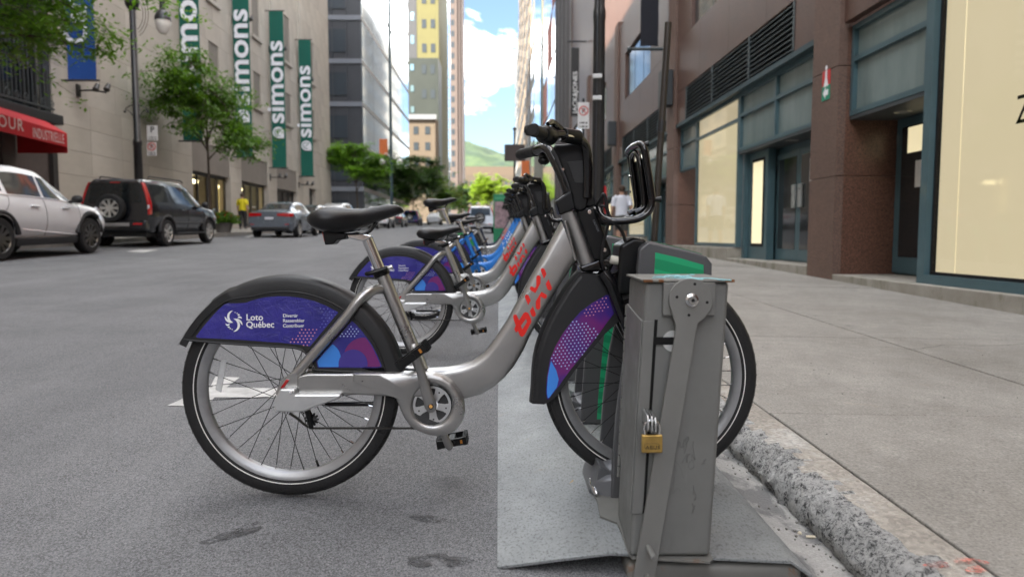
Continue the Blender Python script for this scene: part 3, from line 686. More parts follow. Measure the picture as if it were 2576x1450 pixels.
for q in (crescent(390, 550, 152, 88, 268, 58, 0), crescent(400, 765, 165, -92, 92, 62, 0), crescent(330, 560, 150, 78, 185, 50, 0), crescent(470, 755, 155, -100, 5, 48, 0),
          [(195, 720), (240, 745), (305, 735), (290, 770), (250, 782), (210, 765)], [(245, 805), (270, 805), (300, 792), (302, 825), (275, 832)], [(297, 850), (318, 830), (335, 850), (318, 862)], [(345, 865), (365, 862), (392, 878), (365, 878)],
          [(502, 582), (520, 548), (560, 540), (600, 565), (615, 600), (560, 585)], [(502, 520), (510, 492), (535, 485), (568, 515), (530, 525)], [(472, 468), (490, 455), (512, 468), (495, 485)], [(412, 438), (440, 438), (463, 452), (440, 455)]):
    m.prism([zd(12, *p) for p in q], SW - .0012, SW - .0008, lambda a, b, d: P(a, b, d))
bike.add('emblem', m.mesh('emblem', smooth=0), white_p, fi, key='print')
# ---- saddle and post
sp = bike.add('seat_post', MB().tube([P(922, 597), P(966, 702)], .0168, 24).mesh('seat_post'), chrome, key='seat')
rings = []
for zx, top, bot, hw in ((1166, 318, 340, .030), (1178, 290, 362, .058), (1220, 247, 402, .080), (1300, 222, 428, .091), (1400, 217, 437, .086), (1500, 228, 425, .066), (1600, 233, 385, .046), (1700, 215, 347, .034), (1800, 197, 313, .027), (1870, 204, 287, .021), (1905, 228, 274, .014), (1920, 258, 266, .006)):
    a = PZ(1, zx, top); b = PZ(1, zx, bot); c_ = (a + b) / 2; hh = (a.z - b.z) / 2; ring = []
    for k in range(24):
        t = 2 * math.pi * k / 24; cs_, sn = math.cos(t), math.sin(t)
        yy = hw * math.copysign(abs(cs_) ** .75, cs_); zz = hh * math.copysign(abs(sn) ** (.8 if sn > 0 else .55), sn)
        if sn < 0: yy *= 1 + .04 * sn
        if sn > .2: zz -= hh * .10 * (1 - abs(cs_))
        ring.append(Vector((c_.x, yy, c_.z + zz)))
    rings.append(ring)
sd_i = bike.add('saddle', MB().loft(rings).mesh('saddle', smooth=80), saddle_m, key='seat')
m = MB()
for s in (-1, 1): m.tube(smooth_path([PZ(1, 1270, 405) + YV * s * .03, PZ(1, 1400, 440) + YV * s * .022, PZ(1, 1560, 440) + YV * s * .022, PZ(1, 1640, 420) + YV * s * .02, PZ(1, 1700, 345) + YV * s * .012]), .0035, 8)
bike.add('saddle_rail', m.mesh('saddle_rail'), gloss, sd_i)
bike.add('rear_light', plate([(1262, 425), (1345, 420), (1450, 440), (1450, 480), (1380, 492), (1350, 525), (1282, 530)], -.03, .03, .004, 1), blk, sd_i)
bike.add('light_lens', plate([(1258, 425), (1268, 424), (1284, 500), (1276, 505)], -.025, .025, .001, 1), redr, sd_i)
bike.add('saddle_clamp', plate([(1448, 445), (1540, 425), (1640, 448), (1660, 470), (1600, 500), (1560, 497), (1470, 475)], -.020, .020, .004, 1), chrome, sd_i)
cl_i = bike.add('seat_clamp', MB().tube([P(957, 681), P(962.5, 694)], .0255, 24).mesh('seat_clamp', bevel=.002), blk)
lv = [PZ(1, 1612, 765, -.030), PZ(1, 1640, 762, -.034), PZ(1, 1700, 745, -.034), PZ(1, 1790, 715, -.030)]
bike.add('clamp_lever', MB().tube(smooth_path(lv, 4), [.005, .0065, .007, .007, .007, .007, .007, .007, .007, .007, .007, .007, .006], 10).mesh('clamp_lever'), blk, cl_i)
bike.add('lever_nut', MB().tube([PZ(1, 1785, 720, -.02), PZ(1, 1830, 705, -.02)], .0065, 12).mesh('lever_nut', bevel=.001), chrome, cl_i)
# ---- front end
fc = bike.add('fork_crown', plate([(808, 1318), (940, 1272), (1000, 1240), (1100, 1255), (1112, 1300), (1085, 1362), (835, 1364)], -.034, .034, .008, 4), gloss)
for s in (-1, 1):
    a = [PZ(5, 860, 150, -.055), PZ(5, 930, 260, -.060), PZ(5, 1040, 540, -.060), PZ(5, 1130, 760, -.060), P(1612, 880, -.060), Vector((FW.x - .004, -.060, FW.z))]
    if s > 0: a = [Vector((p.x, -p.y, p.z)) for p in a]
    pth = smooth_path(a, 5); bike.add('fork_blade', MB().tube(pth, [.0205 - .007 * k / (len(pth) - 1) for k in range(len(pth))], 18).mesh('fork_blade'), gloss)
bike.add('steering_block', plate([(603, 758), (610, 742), (742, 650), (905, 640), (950, 745), (948, 790), (800, 805), (640, 872), (618, 800)], -.042, .042, .008, 4), blk)
cp = bike.add('front_cover', plate([(790, 832), (880, 798), (945, 800), (975, 880), (1085, 1175), (1092, 1215), (1030, 1262), (940, 1262), (880, 1090), (820, 930)], -.040, .040, .008, 4), blk)
m = MB()
for q in ((900, 842), (1030, 1172)): c_ = PZ(4, *q, -.043); m.tube([c_, c_ + YV * .006], .0062, 16)
bike.add('cover_screw', m.mesh('cover_screw', bevel=.001), chrome, cp, key='fine')
me = text_mesh('CAUTION', 1.0, .0002, .01); hh = .0085
me.transform(Matrix.Translation(PZ(4, 925, 912, -.0408)) @ Matrix.Rotation(R(90), 4, 'X') @ Matrix.Rotation(R(-66), 4, 'Z') @ Matrix.Diagonal((hh, hh, 1, 1)))
bike.add('lettering', me, pm('print_grey', (.16, .17, .19), .5), cp, key='fine')
hp = [(1000, 560), (1160, 555), (1400, 515), (1480, 520), (1555, 610), (1582, 780), (1590, 1050), (1585, 1300), (1575, 1560), (1540, 1700), (1440, 1740), (1330, 1680), (1290, 1450), (1200, 1180), (1110, 960), (1040, 780), (950, 620)]
con = bike.add('handlebar_cover', plate(hp, -.050, .050, .014, 10), blk)
bike.add('cover_panel', plate([(1210, 870), (1540, 840), (1530, 1250), (1340, 1240)], -.0515, -.049, .001, 10), fend, con)
scr = PZ(10, 1130, 1000, -.051); bike.add('cover_screw', MB().tube([scr, scr + YV * .004], .0035, 12).mesh('cover_screw'), chrome, con, key='fine')
barp = [PZ(10, 1560, 1500, -.052), PZ(10, 1570, 1050, -.058), PZ(10, 1555, 720, -.066), PZ(10, 1500, 560, -.080), PZ(10, 1380, 450, -.100), PZ(10, 1180, 400, -.130), PZ(10, 1020, 390, -.155), PZ(10, 900, 395, -.175)]
bi = bike.add('handlebar', MB().tube(smooth_path(barp, 6), .0145, 16).mesh('handlebar'), gloss)
m = MB().tube([PZ(10, 1130, 395, -.135), PZ(10, 1400, 440, -.098)], [.0215, .0215], 16); bike.add('lever_housing', m.mesh('lever_housing', bevel=.003), blk, bi)
m = MB().tube([PZ(10, 1075, 470, -.150), PZ(10, 1075, 470, -.158)], .004, 10).tube([PZ(10, 1200, 415, -.15), PZ(10, 1310, 430, -.13)], .0065, 8); bike.add('adjuster', m.mesh('adjuster'), chrome, bi, key='fine')
ga, gb = PZ(10, 860, 405, -.180), PZ(10, 600, 308, -.300)
bike.add('gear_shifter', MB().tube([ga + (ga - gb) * .16, ga + (ga - gb) * .12, ga, ga + (gb - ga) * .30, ga + (gb - ga) * .36], [.019, .0265, .0268, .0245, .018], 28).mesh('gear_shifter', smooth=50), blk, bi)
bike.add('grip', MB().tube([ga + (gb - ga) * t for t in (.30, .5, .8, .93, 1.0)], [.0165, .0155, .0165, .0175, .0172], 22).mesh('grip'), rubber, bi)
bike.add('grip_end', MB().tube([gb, gb + (gb - ga).normalized() * .003], [.0135, .0128], 20).mesh('grip_end'), fend, bi)
wing = [gb + (ga - gb) * .16, gb + (ga - gb) * .05]
m = MB().tube([PZ(10, 640, 300, -.262), PZ(10, 500, 315, -.280), PZ(10, 468, 325, -.284)], [.017, .014, .006], 12); bike.add('grip_wing', m.mesh('grip_wing'), rubber, bi)
m = MB().tube(smooth_path([PZ(10, 1080, 310, -.135), PZ(10, 1000, 230, -.15), PZ(10, 925, 165, -.17), PZ(10, 860, 200, -.2)], 4), [.013, .013, .012, .012, .011, .011, .010, .010, .009, .009, .008, .007, .006], 10); bike.add('brake_lever', m.mesh('brake_lever'), gloss, bi)
barf = [PZ(10, 1215, 1400, .045), PZ(10, 1140, 1200, .055), PZ(10, 1060, 1000, .068), PZ(10, 970, 820, .085), PZ(10, 890, 680, .105), PZ(10, 810, 630, .13), PZ(10, 700, 655, .17), PZ(10, 640, 675, .19)]
bf = bike.add('handlebar', MB().tube(smooth_path(barf, 6), .0165, 16).mesh('handlebar'), gloss)
ga, gb = PZ(10, 650, 672, .188), PZ(10, 345, 745, .295)
bike.add('grip', MB().tube([ga + (gb - ga) * t for t in (-.06, 0, .04, .5, .85, .97, 1.0)], [.016, .020, .0175, .0175, .0185, .015, .006], 20).mesh('grip'), rubber, bf)
q = PZ(10, 790, 850, .16); bike.add('bell', MB().ball(q, .018, 16, 10, (1.1, 1, .75)).tube([q + Vector((0, 0, .010)), q + Vector((0, 0, .026))], [.019, .013], 12).mesh('bell', smooth=60), blk, bf)
# ---- front fender
ff = [(640, 160), (580, 230), (520, 310), (440, 440), (350, 600), (280, 770), (240, 900), (215, 1060), (205, 1250), (190, 1390), (300, 1396), (350, 1372), (430, 1310), (520, 1180), (640, 1010), (760, 870), (880, 730), (1010, 612), (1060, 560), (1030, 420), (930, 180)]
me = MB()
rf_ = [PZ(5, *p, -.045) for p in ff]
for s in (-1, 1): me.prism([(p.x, p.z) for p in rf_], s * .0465, s * .043, lambda a, b, d: Vector((a, d, b)))
edge = [PZ(5, *p, -.045) for p in ff[:10]]; cpts_ = smooth_path(edge, 4); rings = []
ctr = FW
for p in cpts_:
    d = Vector((p.x - ctr.x, 0, p.z - ctr.z)).normalized(); q = Vector((p.x, 0, p.z))
    rings.append([q - d * .016 + YV * -.0475, q - d * .004 + YV * -.046, q + d * .003 + YV * -.036, q + d * .007 + YV * -.016, q + d * .008, q + d * .007 + YV * .016, q + d * .003 + YV * .036, q - d * .004 + YV * .046, q - d * .016 + YV * .0475])
me.loft(rings, closed=False, caps=False)
ffi = bike.add('front_fender', me.mesh('front_fender', smooth=50), fend)
fs = [(890, 365), (760, 440), (650, 520), (560, 620), (480, 730), (410, 850), (360, 970), (330, 1130), (320, 1280), (330, 1345), (345, 1350), (430, 1240), (560, 1060), (700, 890), (830, 720), (900, 620), (965, 540), (910, 370)]
bike.add('ad_sticker', decal(fs, 5), MATS['sticker_front'], ffi)
ipf = [(885, 375), (765, 447), (655, 526), (566, 626), (487, 735), (418, 854), (368, 972), (338, 1132), (328, 1278), (336, 1338), (345, 1342), (424, 1234), (554, 1056), (694, 886), (824, 716), (894, 617), (956, 538), (905, 378)]
bike.add('printed_disc', decal(clip_disc(352, 1170, 215, [p for p in ipf if True] if False else [(368, 985), (338, 1132), (328, 1278), (336, 1338), (345, 1342), (424, 1234), (440, 1160), (420, 1080)]), 5, SW - .0006), sky_p, ffi, key='print')
bike.add('dots', dots(grid([(560, 600), (700, 620), (830, 720), (690, 900), (520, 1080), (400, 1010), (370, 960), (450, 800)], 36, 29, -.12, 340, 560, 860, 1180), .0023, 5, SW - .001), dot_p, ffi, key='print')
bike.add('dots', dots(grid([(885, 380), (930, 480), (740, 575), (640, 560), (660, 525), (770, 450)], 34, 29, -.12, 600, 400, 960, 700), .0020, 5, SW - .001), dotr_p, ffi, key='print')
# ---- front carrier: two bent loops and a back plate
def rk(x, y, wv): return PZ(11, x, y, wv)
near = [rk(150, 1120, -.045), rk(190, 1230, -.075), rk(300, 1300, -.105), rk(520, 1305, -.112), rk(740, 1270, -.112), rk(880, 1180, -.112), rk(945, 1040, -.112), rk(930, 860, -.112), rk(890, 600, -.112), rk(850, 350, -.112), rk(815, 205, -.110), rk(760, 165, -.09)]
dxr = near[-2] - rk(590, 290, .11)
farp = [Vector((p.x, -p.y, p.z)) for p in near]
rack = bike.add('front_carrier', MB().tube(smooth_path(near, 6), .0108, 14).tube(smooth_path(farp, 6), .0108, 14).tube(smooth_path([near[-2], near[-1], Vector((near[-1].x - .002, 0, near[-1].z + .004)), farp[-1], farp[-2]], 6), .0108, 14).mesh('front_carrier'), gloss, key='rack')
inner = [rk(700, 1180, -.06), rk(800, 1120, -.06), rk(830, 1030, -.06), rk(800, 700, -.06), rk(760, 430, -.058), rk(720, 310, -.04), rk(690, 290, 0)]
inn = inner + [Vector((p.x, -p.y, p.z)) for p in inner[:-1]][::-1]
bike.add('inner_loop', MB().tube(smooth_path(inn, 6), .0085, 12).mesh('inner_loop'), gloss, rack)
bp_ = [(near[5] + Vector((-.006, .012, .004))), (near[6] + Vector((-.004, .012, 0))), (near[7] + Vector((-.003, .012, 0))), (near[8] + Vector((-.003, .012, 0))), (near[9] + Vector((-.003, .012, 0)))]
m = MB(); rg = []
for p in smooth_path(bp_, 4): rg.append([Vector((p.x, p.y, p.z)), Vector((p.x, -p.y, p.z)), Vector((p.x + .006, -p.y, p.z)), Vector((p.x + .006, p.y, p.z))])
bike.add('back_plate', m.loft(rg).mesh('back_plate', smooth=40), blk, rack)
fl = smooth_path([near[2] + Vector((.02, .014, .006)), near[3] + Vector((0, .014, .006)), near[4] + Vector((0, .014, .006)), near[5] + Vector((-.006, .012, .004))], 4)
rg = [[Vector((p.x, p.y, p.z)), Vector((p.x, -p.y, p.z)), Vector((p.x, -p.y, p.z - .006)), Vector((p.x, p.y, p.z - .006))] for p in fl[3:]]
bike.add('floor_plate', MB().loft(rg).mesh('floor_plate', smooth=40), gloss, rack)
m = MB().tube([rk(820, 170, -.105), rk(890, 155, -.105)], [.006, .0085], 10).tube([rk(970, 1000, -.112), rk(1010, 985, -.112), rk(1075, 985, -.112)], [.005, .006, .0095], 10); bike.add('strap_hook', m.mesh('strap_hook', smooth=50), blk, rack)
m = MB()
for y_ in (645, 870):
    c_ = rk(615, y_, .085) + Vector((-.004, 0, 0)); m.tube([c_, c_ + Vector((.006, 0, 0))], .0042, 10)
bike.add('rack_screw', m.mesh('rack_screw'), chrome, rack, key='fine')
# cables
def cable(pts, r): return MB().tube(smooth_path([PZ(4, x, y, wv) for x, y, wv in pts], 8), r, 8).mesh('cable')
bike.add('cable', cable([(955, 790, -.03), (985, 745, -.05), (1018, 690, -.06), (1035, 720, -.06), (1060, 850, -.06), (1110, 930, -.06), (1180, 1010, -.06), (1215, 1110, -.06), (1228, 1200, -.06), (1205, 1290, -.06), (1140, 1360, -.05), (1060, 1385, -.04)], .0052), cable_m)
bike.add('cable', cable([(950, 840, -.02), (985, 800, -.05), (1025, 790, -.055), (1060, 840, -.055), (1070, 900, -.055), (1045, 1020, -.055), (1015, 1140, -.055), (1005, 1250, -.055), (1030, 1350, -.05), (1090, 1400, -.03)], .0046), cable_m)
bike.add('cable', cable([(940, 860, .02), (970, 910, .03), (1020, 930, .04), (1050, 930, .05)], .006), cable_m)

def put_bike(loc, label, group='share bicycles docked in the station', rz=0.0, lean=0.0, seat=0.0, swap=None, skip=()):
    r_ = thing('bicycle', label, 'bicycle', loc, rz, group); r_.rotation_euler.x = lean
    ax = (P(922, 597) - P(966, 702)).normalized()
    bike.put(r_, swap, {'seat': tuple(ax * seat)}, skip); return r_
# ================================================================ docking station: plates, docks, end box
Z[7] = (1610.0, 0.0, .5108); Z[8] = (1416.8, 0.0, .311); Z[13] = (450.8, 322.0, .225); Z[14] = (386.4, 0.0, .311)
PL = .058                                                   # plate top above the road
fA, fB, fC = onG(1250, 1424, .006), onG(1530, 1388, PL), onG(1990, 1409, PL)
def plate_seg(y1a, y1b, front=None, label=''):
    pr = [(0.0, .006), (.14, .034), (.275, PL), (.50, PL), (fC.x, PL), (fC.x + .055, .022)]
    m = MB(); rings = []
    def edge(k, X, lf, end):
        if front and end == 0:
            if X <= fB.x: t = X / fB.x; Y = fA.y + (fB.y - fA.y) * t
            else: t = (X - fB.x) / (fC.x - fB.x); Y = fB.y + (fC.y - fB.y) * t
        else: Y = y1a if end == 0 else y1b
        return X + (fA.x if X == 0 else 0), Y
    for e in (0, 1):
        top = []; bot = []
        for k, (X, lf) in enumerate(pr):
            x, y = edge(k, X, lf, e); top.append((x, y, G(x, y) + lf)); bot.append((x, y, G(x, y) + lf - .009))
        rings.append(top + bot[::-1])
    o = m.loft(rings).build('base_plate', MATS['plate_steel'], smooth=20, bevel=.0015, bseg=1)
    return tag(o, label, 'base plate', 'steel base plates under the docks')
plate_seg(0, 3.98, True, 'nearest blue grey steel base plate, speckled, its front corner by the padlocked box')
YS = [3.985, 6.3, 8.63, 10.96, 13.29, 15.6]
for k in range(5): plate_seg(YS[k], YS[k + 1] - .005, None, ('second', 'third', 'fourth', 'fifth', 'farthest')[k] + ' steel base plate along the kerb, counted from the padlocked box' if k < 4 else 'farthest steel base plate along the kerb under the far docks')
# runner beams
b0, b1 = .315, fC.x + .035
m = MB().box(b0, b1, -.05, .05, 0, .046); o = m.build('runner_beam', MATS['rust_steel'], bevel=.018, bseg=4)
yr = fC.y + .062; o.location = (0, yr, G(.5, yr) + .001); o.rotation_euler = (0, R(1.15), 0); tag(o, 'rusty grey steel runner beam under the front of the base plate', 'beam')
# end box
zb = lambda px, py: onG(px, py, PL + .006)
FLb, FRb, BLb = zb(1583, 1396), zb(1788, 1404), zb(1553.5, 1297)
yf, yb = (FLb.y + FRb.y) / 2, BLb.y
FLb = Vector((FLb.x, yf, FLb.z)); FRb = Vector((FRb.x, yf, FLb.z)); BLb = Vector((onY(1553.5, 1297, yb).x, yb, FLb.z + .006)); BRb = BLb + (FRb - FLb)
FLt, FRt, BLt = onY(1625, 704, yf), onY(1835, 714, yf), onY(1584, 684, yb)
zt = (FLt.z + FRt.z) / 2; FLt.z = FRt.z = BLt.z = zt; BRt = BLt + (FRt - FLt)
print('BOX', FLb, FRb, BLb, FLt, FRt, BLt)
bg_, ag_ = MATS['box_grey'], MATS['arm_grey']
box = thing('steel_box', 'tall grey steel box at the end of the dock row, padlocked, with an arm', 'box', FLb); off = FLb
MB().hexa([FLb, FRb, BRb, BLb], [FLt, FRt, BRt, BLt]).build('body', bg_, box, off=off, bevel=.012, bseg=4)
lz = zt + .004; e_ = .008
lid = MB().hexa([Vector((p.x + dx, p.y + dy, zt + .0005)) for p, dx, dy in ((FLt, -e_, -e_ * 1.5), (FRt, e_, -e_ * 1.5), (BRt, e_, e_), (BLt, -e_, e_))], [Vector((p.x + dx, p.y + dy, zt + .006)) for p, dx, dy in ((FLt, -e_, -e_ * 1.5), (FRt, e_, -e_ * 1.5), (BRt, e_, e_), (BLt, -e_, e_))]).build('lid', MATS['rust_steel'], box, off=off, bevel=.0015)
rust_m = pm('rust', (.17, .075, .03), .9, var=.5, vscale=40, bump=.4, bscale=150)
for q0, q1 in ((0.0, .07), (.14, .2), (.93, 1.0)):
    pa_, pb_ = FLt + (FRt - FLt) * q0, FLt + (FRt - FLt) * q1; MB().box(pa_.x - .008 * (q0 == 0), pb_.x + .0085 * (q1 == 1), yf - .0128, yf - .004, zt + .0002, zt + .0066).build('rust_patch', rust_m, lid, off=off, bevel=.001)
m = MB(); rn = random.Random(4)
for k in range(9):
    a = Vector((FLt.x + .03 + .012 * k, yf + .05 + rn.uniform(0, .06), zt + .0068)); pts = [a]
    for _ in range(7): pts.append(pts[-1] + Vector((rn.uniform(-.004, .022), rn.uniform(-.03, .03), 0)))
    m.tube(smooth_path(pts, 3), .0016, 4)
m.build('chalk_scribble', pm('chalk_cyan', (.30, .58, .62), .8), lid, off=off)
def lf(s, t, pr=0.0): a = BLb + (BLt - BLb) * t; b = FLb + (FLt - FLb) * t; p = a + (b - a) * s; return p + Vector((-pr, 0, 0))
def frt(s, t, pr=0.0): a = FLb + (FLt - FLb) * t; b = FRb + (FRt - FRb) * t; p = a + (b - a) * s; return p + Vector((0, -pr, 0))
def tz(py): return (onY(1600, py, yf).z - FLb.z) / (zt - FLb.z)
gapm = pm('gap_black', (.004, .004, .004), .9)
t0_, t1_ = tz(1290), tz(806)
m = MB().prism([(.04, tz(1208)), (.45, tz(1262)), (.97, t0_), (1.0, t0_), (1.0, t1_), (.75, t1_ + .006), (.04, tz(786))], .001, .006, lambda a, b, d: lf(a, b, d))
m.prism([(-.01, t0_), (.115, t0_), (.125, t0_ + .02), (.125, t1_), (-.01, t1_)], .001, .006, lambda a, b, d: frt(a, b, d))
door = m.build('door', bg_, box, off=off, bevel=.002, smooth=40)
m = MB()
for k in range(15):
    ta, tb = .17 + .72 * k / 15, .17 + .72 * (k + .86) / 15; m.tube([lf(.02, ta, .004), lf(.02, tb, .004)], .0045, 8)
m.build('hinge', bg_, door, off=off)
MB().prism([(.126, t0_), (.158, t0_), (.168, t1_ + .004), (.129, t1_ + .004)], .0008, .0014, lambda a, b, d: frt(a, b, d)).build('door_gap', gapm, box, off=off, smooth=0)
MB().prism([(.135, tz(866)), (.40, tz(866)), (.40, tz(847)), (.135, tz(847))], .0008, .004, lambda a, b, d: frt(a, b, d)).build('slot', gapm, box, off=off, smooth=0)
q = onY(1693, 857, yf); MB().tube([q, q + Vector((0, -.003, 0))], .0255, 28).build('lock_disc', pm('disc_white', (.62, .63, .62), .35, .3), box, off=off)
c0, c1 = onY(1669, 711, yf - .014), onY(1798, 793, yf - .014)
MB().box(c0.x, c1.x, yf - .016, yf - .001, c1.z, c0.z).build('backing_plate', ag_, box, off=off, bevel=.002)
m = MB(); rn = random.Random(12)                          # ghost of an old scrawl
for k in range(11):
    q = Vector((rn.uniform(.56, .86), rn.uniform(.16, .46), 0)); pts = [q]
    for _ in range(5): pts.append(pts[-1] + Vector((rn.uniform(-.05, .06), rn.uniform(-.035, .035), 0)))
    m.tube([frt(p.x, p.y, .0003) for p in smooth_path(pts, 3)], .0009, 4)
m.build('old_scrawl', pm('scrawl_grey', (.143, .146, .138), .6), box, off=off)
# arm
ya = yf - .030
arm = thing('swing_bar', 'flat grey steel arm with a round bolted head, hanging in front of the steel box', 'arm', onY(1620, 1468, ya)); aoff = arm.location.copy()
poly = []
hc_ = (1738, 755)
for k in range(33):
    a = R(-228 + 276 * k / 32); poly.append((hc_[0] + 55 * math.cos(a), hc_[1] + 55 * math.sin(a)))
poly = [(hc_[0] + 55 * math.cos(R(152 + 236 * k / 32)), hc_[1] + 55 * math.sin(R(152 + 236 * k / 32))) for k in range(33)]
poly = poly + [(1773, 800), (1756, 812), (1752, 830), (1648, 1450), (1644, 1466), (1596, 1466), (1594, 1450), (1700, 836), (1700, 815), (1694, 800)]
MB().prism(poly, ya, ya + .008, lambda a, b, d: onY(a, b, ya) + Vector((0, d - ya, 0))).build('blade', ag_, arm, off=aoff, bevel=.0012, bseg=1, smooth=25)
q = onY(1740, 754, ya); MB().lathe([(.0005, -.013), (.009, -.013), (.0105, -.0105), (.0105, -.006), (.0155, -.004), (.0155, .001)], 28, 'Y', q).build('bolt', chrome, arm, off=aoff)
MB().lathe([(.0002, -.0138), (.0042, -.0138), (.0042, -.0128), (.0002, -.0128)], 6, 'Y', q).build('bolt_socket', gapm, arm, off=aoff)
for (hx, hy) in ((1748, 714), (1703, 746.5), (1779, 760), (1733, 792)):
    q = onY(hx, hy, ya - .0003); MB().tube([q, q + Vector((0, -.0004, 0))], .0034, 12).build('bolt_hole', gapm, arm, off=aoff)
q = onY(1630, 1373, ya); MB().tube([q, q + Vector((.002, -.055, -.004))], .0068, 14).build('peg', ag_, arm, off=aoff, bevel=.002)
q = onY(1628, 1447, ya); MB().tube([q, q + Vector((0, -.012, 0))], .0068, 14).build('peg', ag_, arm, off=aoff, bevel=.002)
# padlock
yp = ya - .022
lock = thing('padlock', 'small brass padlock with a steel shackle on the steel box', 'padlock', onY(1640, 1136, yp)); lo = lock.location.copy()
brass = pm('brass', (.50, .33, .10), .33, .75, var=.18, vscale=40)
a, b = onY(1614, 1092, yp), onY(1665, 1136, yp)
body_ = MB().box(a.x, b.x, yp - .007, yp + .007, b.z, a.z).build('body', brass, lock, off=lo, bevel=.003, bseg=3)
pth = [onY(x, y, yp) for x, y in ((1622, 1094), (1621, 1075), (1626, 1062), (1640, 1056), (1654, 1062), (1659, 1075), (1658, 1094))]
MB().tube(smooth_path(pth, 5), .0030, 12).build('shackle', chrome, lock, off=lo)
me = text_mesh('ABUS', 1.0, .0002, .004, 'CENTER', 1.1); hh = .0115; q = onY(1640.5, 1126, yp)
me.transform(Matrix.Translation(Vector((q.x, yp - .0074, q.z)) - lo) @ Matrix.Rotation(R(90), 4, 'X') @ Matrix.Diagonal((hh * 1.15, hh, 1, 1))); link('lettering', me, pm('etched_black', (.02, .017, .01), .5), body_)
rr = [onY(1640 + 19 * math.copysign(abs(math.cos(t)) ** .5, math.cos(t)), 1121.5 + 7 * math.copysign(abs(math.sin(t)) ** .7, math.sin(t)), yp - .0072) for t in [2 * math.pi * k / 28 for k in range(29)]]
MB().tube(rr, .0004, 4).build('letter_frame', MATS['etched_black'], body_, off=lo)
zinc = pm('zinc', (.42, .43, .43), .35, .8)
for k, x0 in enumerate((1628, 1638, 1647)):
    a = onY(x0, 1046 + 3 * k, yp)
    m = MB().prism([(a.z - .033, yp - .010), (a.z - .028, yp - .014), (a.z - .008, yp - .014), (a.z + .004, yp - .006), (a.z + .008, yf - .001), (a.z - .022, yf - .001)], a.x - .0022, a.x + .0022, lambda p, q, d: Vector((d, q, p)))
    m.build('hasp_leaf', zinc, box, off=off, bevel=.0008)
a, b = onY(1612, 1028, yf), onY(1630, 1068, yf); MB().box(a.x, b.x, yf - .005, yf - .0065 + .006, b.z, a.z).build('hasp_plate', zinc, box, off=off, bevel=.001)
# box foot flange on the plate
fp = [zd(6, *p) for p in ((560, 690), (600, 790), (640, 872), (662, 990), (792, 1040), (830, 1130), (885, 1285), (905, 1302), (1490, 1336), (1515, 1312))]
pts = [onG(x, y, PL + .005) for x, y in fp]; pts.append(Vector((pts[-1].x - .02, yb + .3, 0))); pts.append(Vector((pts[0].x, yb + .3, 0)))
m = MB().prism([(p.x, p.y) for p in pts], PL + .0005, PL + .006, lambda a, b, d: Vector((a, b, G(a, b) + d)))
m.build('foot_flange', MATS['rust_steel'], box, off=off, bevel=.0015)
# steel pin lying by the foot
a, b = onG(*zd(6, 590, 715), PL + .028), onG(*zd(6, 640, 830), PL + .012)
tag(MB().tube([a, a + (b - a) * .06, b - (b - a) * .08, b], [.006, .0085, .0085, .004], 14).build('steel_pin', chrome), 'short shiny steel pin at the foot of the first dock', 'pin')
# ---- docks
dock_m = pm('dock_grey', (.085, .087, .092), .42, var=.12, vscale=5, coat=.1)
dock_l = pm('dock_light', (.155, .16, .17), .35, .3, var=.1)
g = NG('dock_green')
sx = g.math('ADD', g.math('MULTIPLY', g.xyz(2), 1.0), g.math('MULTIPLY', g.xyz(0), .25))
wv = g.math('FRACT', g.math('MULTIPLY', sx, 17.0), 0); c = g.ramp(wv, (.46, (.018, .40, .175)), (.5, (.009, .28, .12)))
g.col(c); g.rough(.35)
dk = Proto()
pp = [(.330, 0), (.334, .10), (.344, .25), (.362, .40), (.382, .50), (.402, .60), (.400, .68), (.405, .738), (.430, .757), (.52, .738), (.600, .716), (.616, .695), (.617, .60), (.598, .30), (.615, .03), (.63, 0)]
fXZ = lambda a, b, d: Vector((a, d, b))
for s in (-1, 1):
    i = dk.add('side_plate', MB().prism(pp, s * .112, s * .142, fXZ).mesh('side_plate', bevel=.006, bseg=2), dock_m)
    dk.add('green_stripe', MB().prism([(.395, .02), (.400, .12), (.424, .40), (.445, .56), (.450, .728), (.52, .712), (.590, .692), (.596, .57), (.53, .57), (.515, .53), (.500, .40), (.472, .12), (.448, .02)], s * .1424, s * .1432, fXZ).mesh('green_stripe', smooth=0), MATS['dock_green'], i)
hd = dk.add('dock_head', MB().prism([(.412, .58), (.408, .68), (.414, .742), (.440, .761), (.52, .742), (.600, .720), (.616, .695), (.612, .60)], -.115, .115, fXZ).mesh('dock_head', bevel=.012, bseg=3), dock_m)
dk.add('lock_cover', MB().prism([(.352, .60), (.36, .748), (.400, .770), (.44, .764), (.42, .60)], -.075, .075, fXZ).mesh('lock_cover', bevel=.012, bseg=3), blk, hd)
dk.add('lock_barrel', MB().tube([(.365, -.05, .70), (.335, -.05, .705)], .013, 16).mesh('lock_barrel', bevel=.003), pm('lock_cream', (.62, .60, .52), .35), hd)
dk.add('top_panel', MB().prism([(.462, .7575), (.598, .7215), (.598, .7225), (.462, .7585)], -.10, .10, fXZ).mesh('top_panel', smooth=0), MATS['dock_green'], hd)
rg = []
for X, hz, hw in ((.272, .010, .09), (.280, .045, .105), (.295, .066, .12), (.32, .078, .132), (.36, .085, .135)):
    rg.append([(X, -hw, 0), (X, hw, 0), (X, hw * .96, hz * .7), (X, hw * .6, hz), (X, -hw * .6, hz), (X, -hw * .96, hz * .7)])
dk.add('foot', MB().loft(rg).mesh('foot', bevel=.006), dock_l)
dk.add('wheel_guide', MB().prism([(.285, .0), (.30, .09), (.42, .03), (.62, .03), (.62, 0)], -.11, .11, fXZ).mesh('wheel_guide', bevel=.004), dock_m)
SP = .777
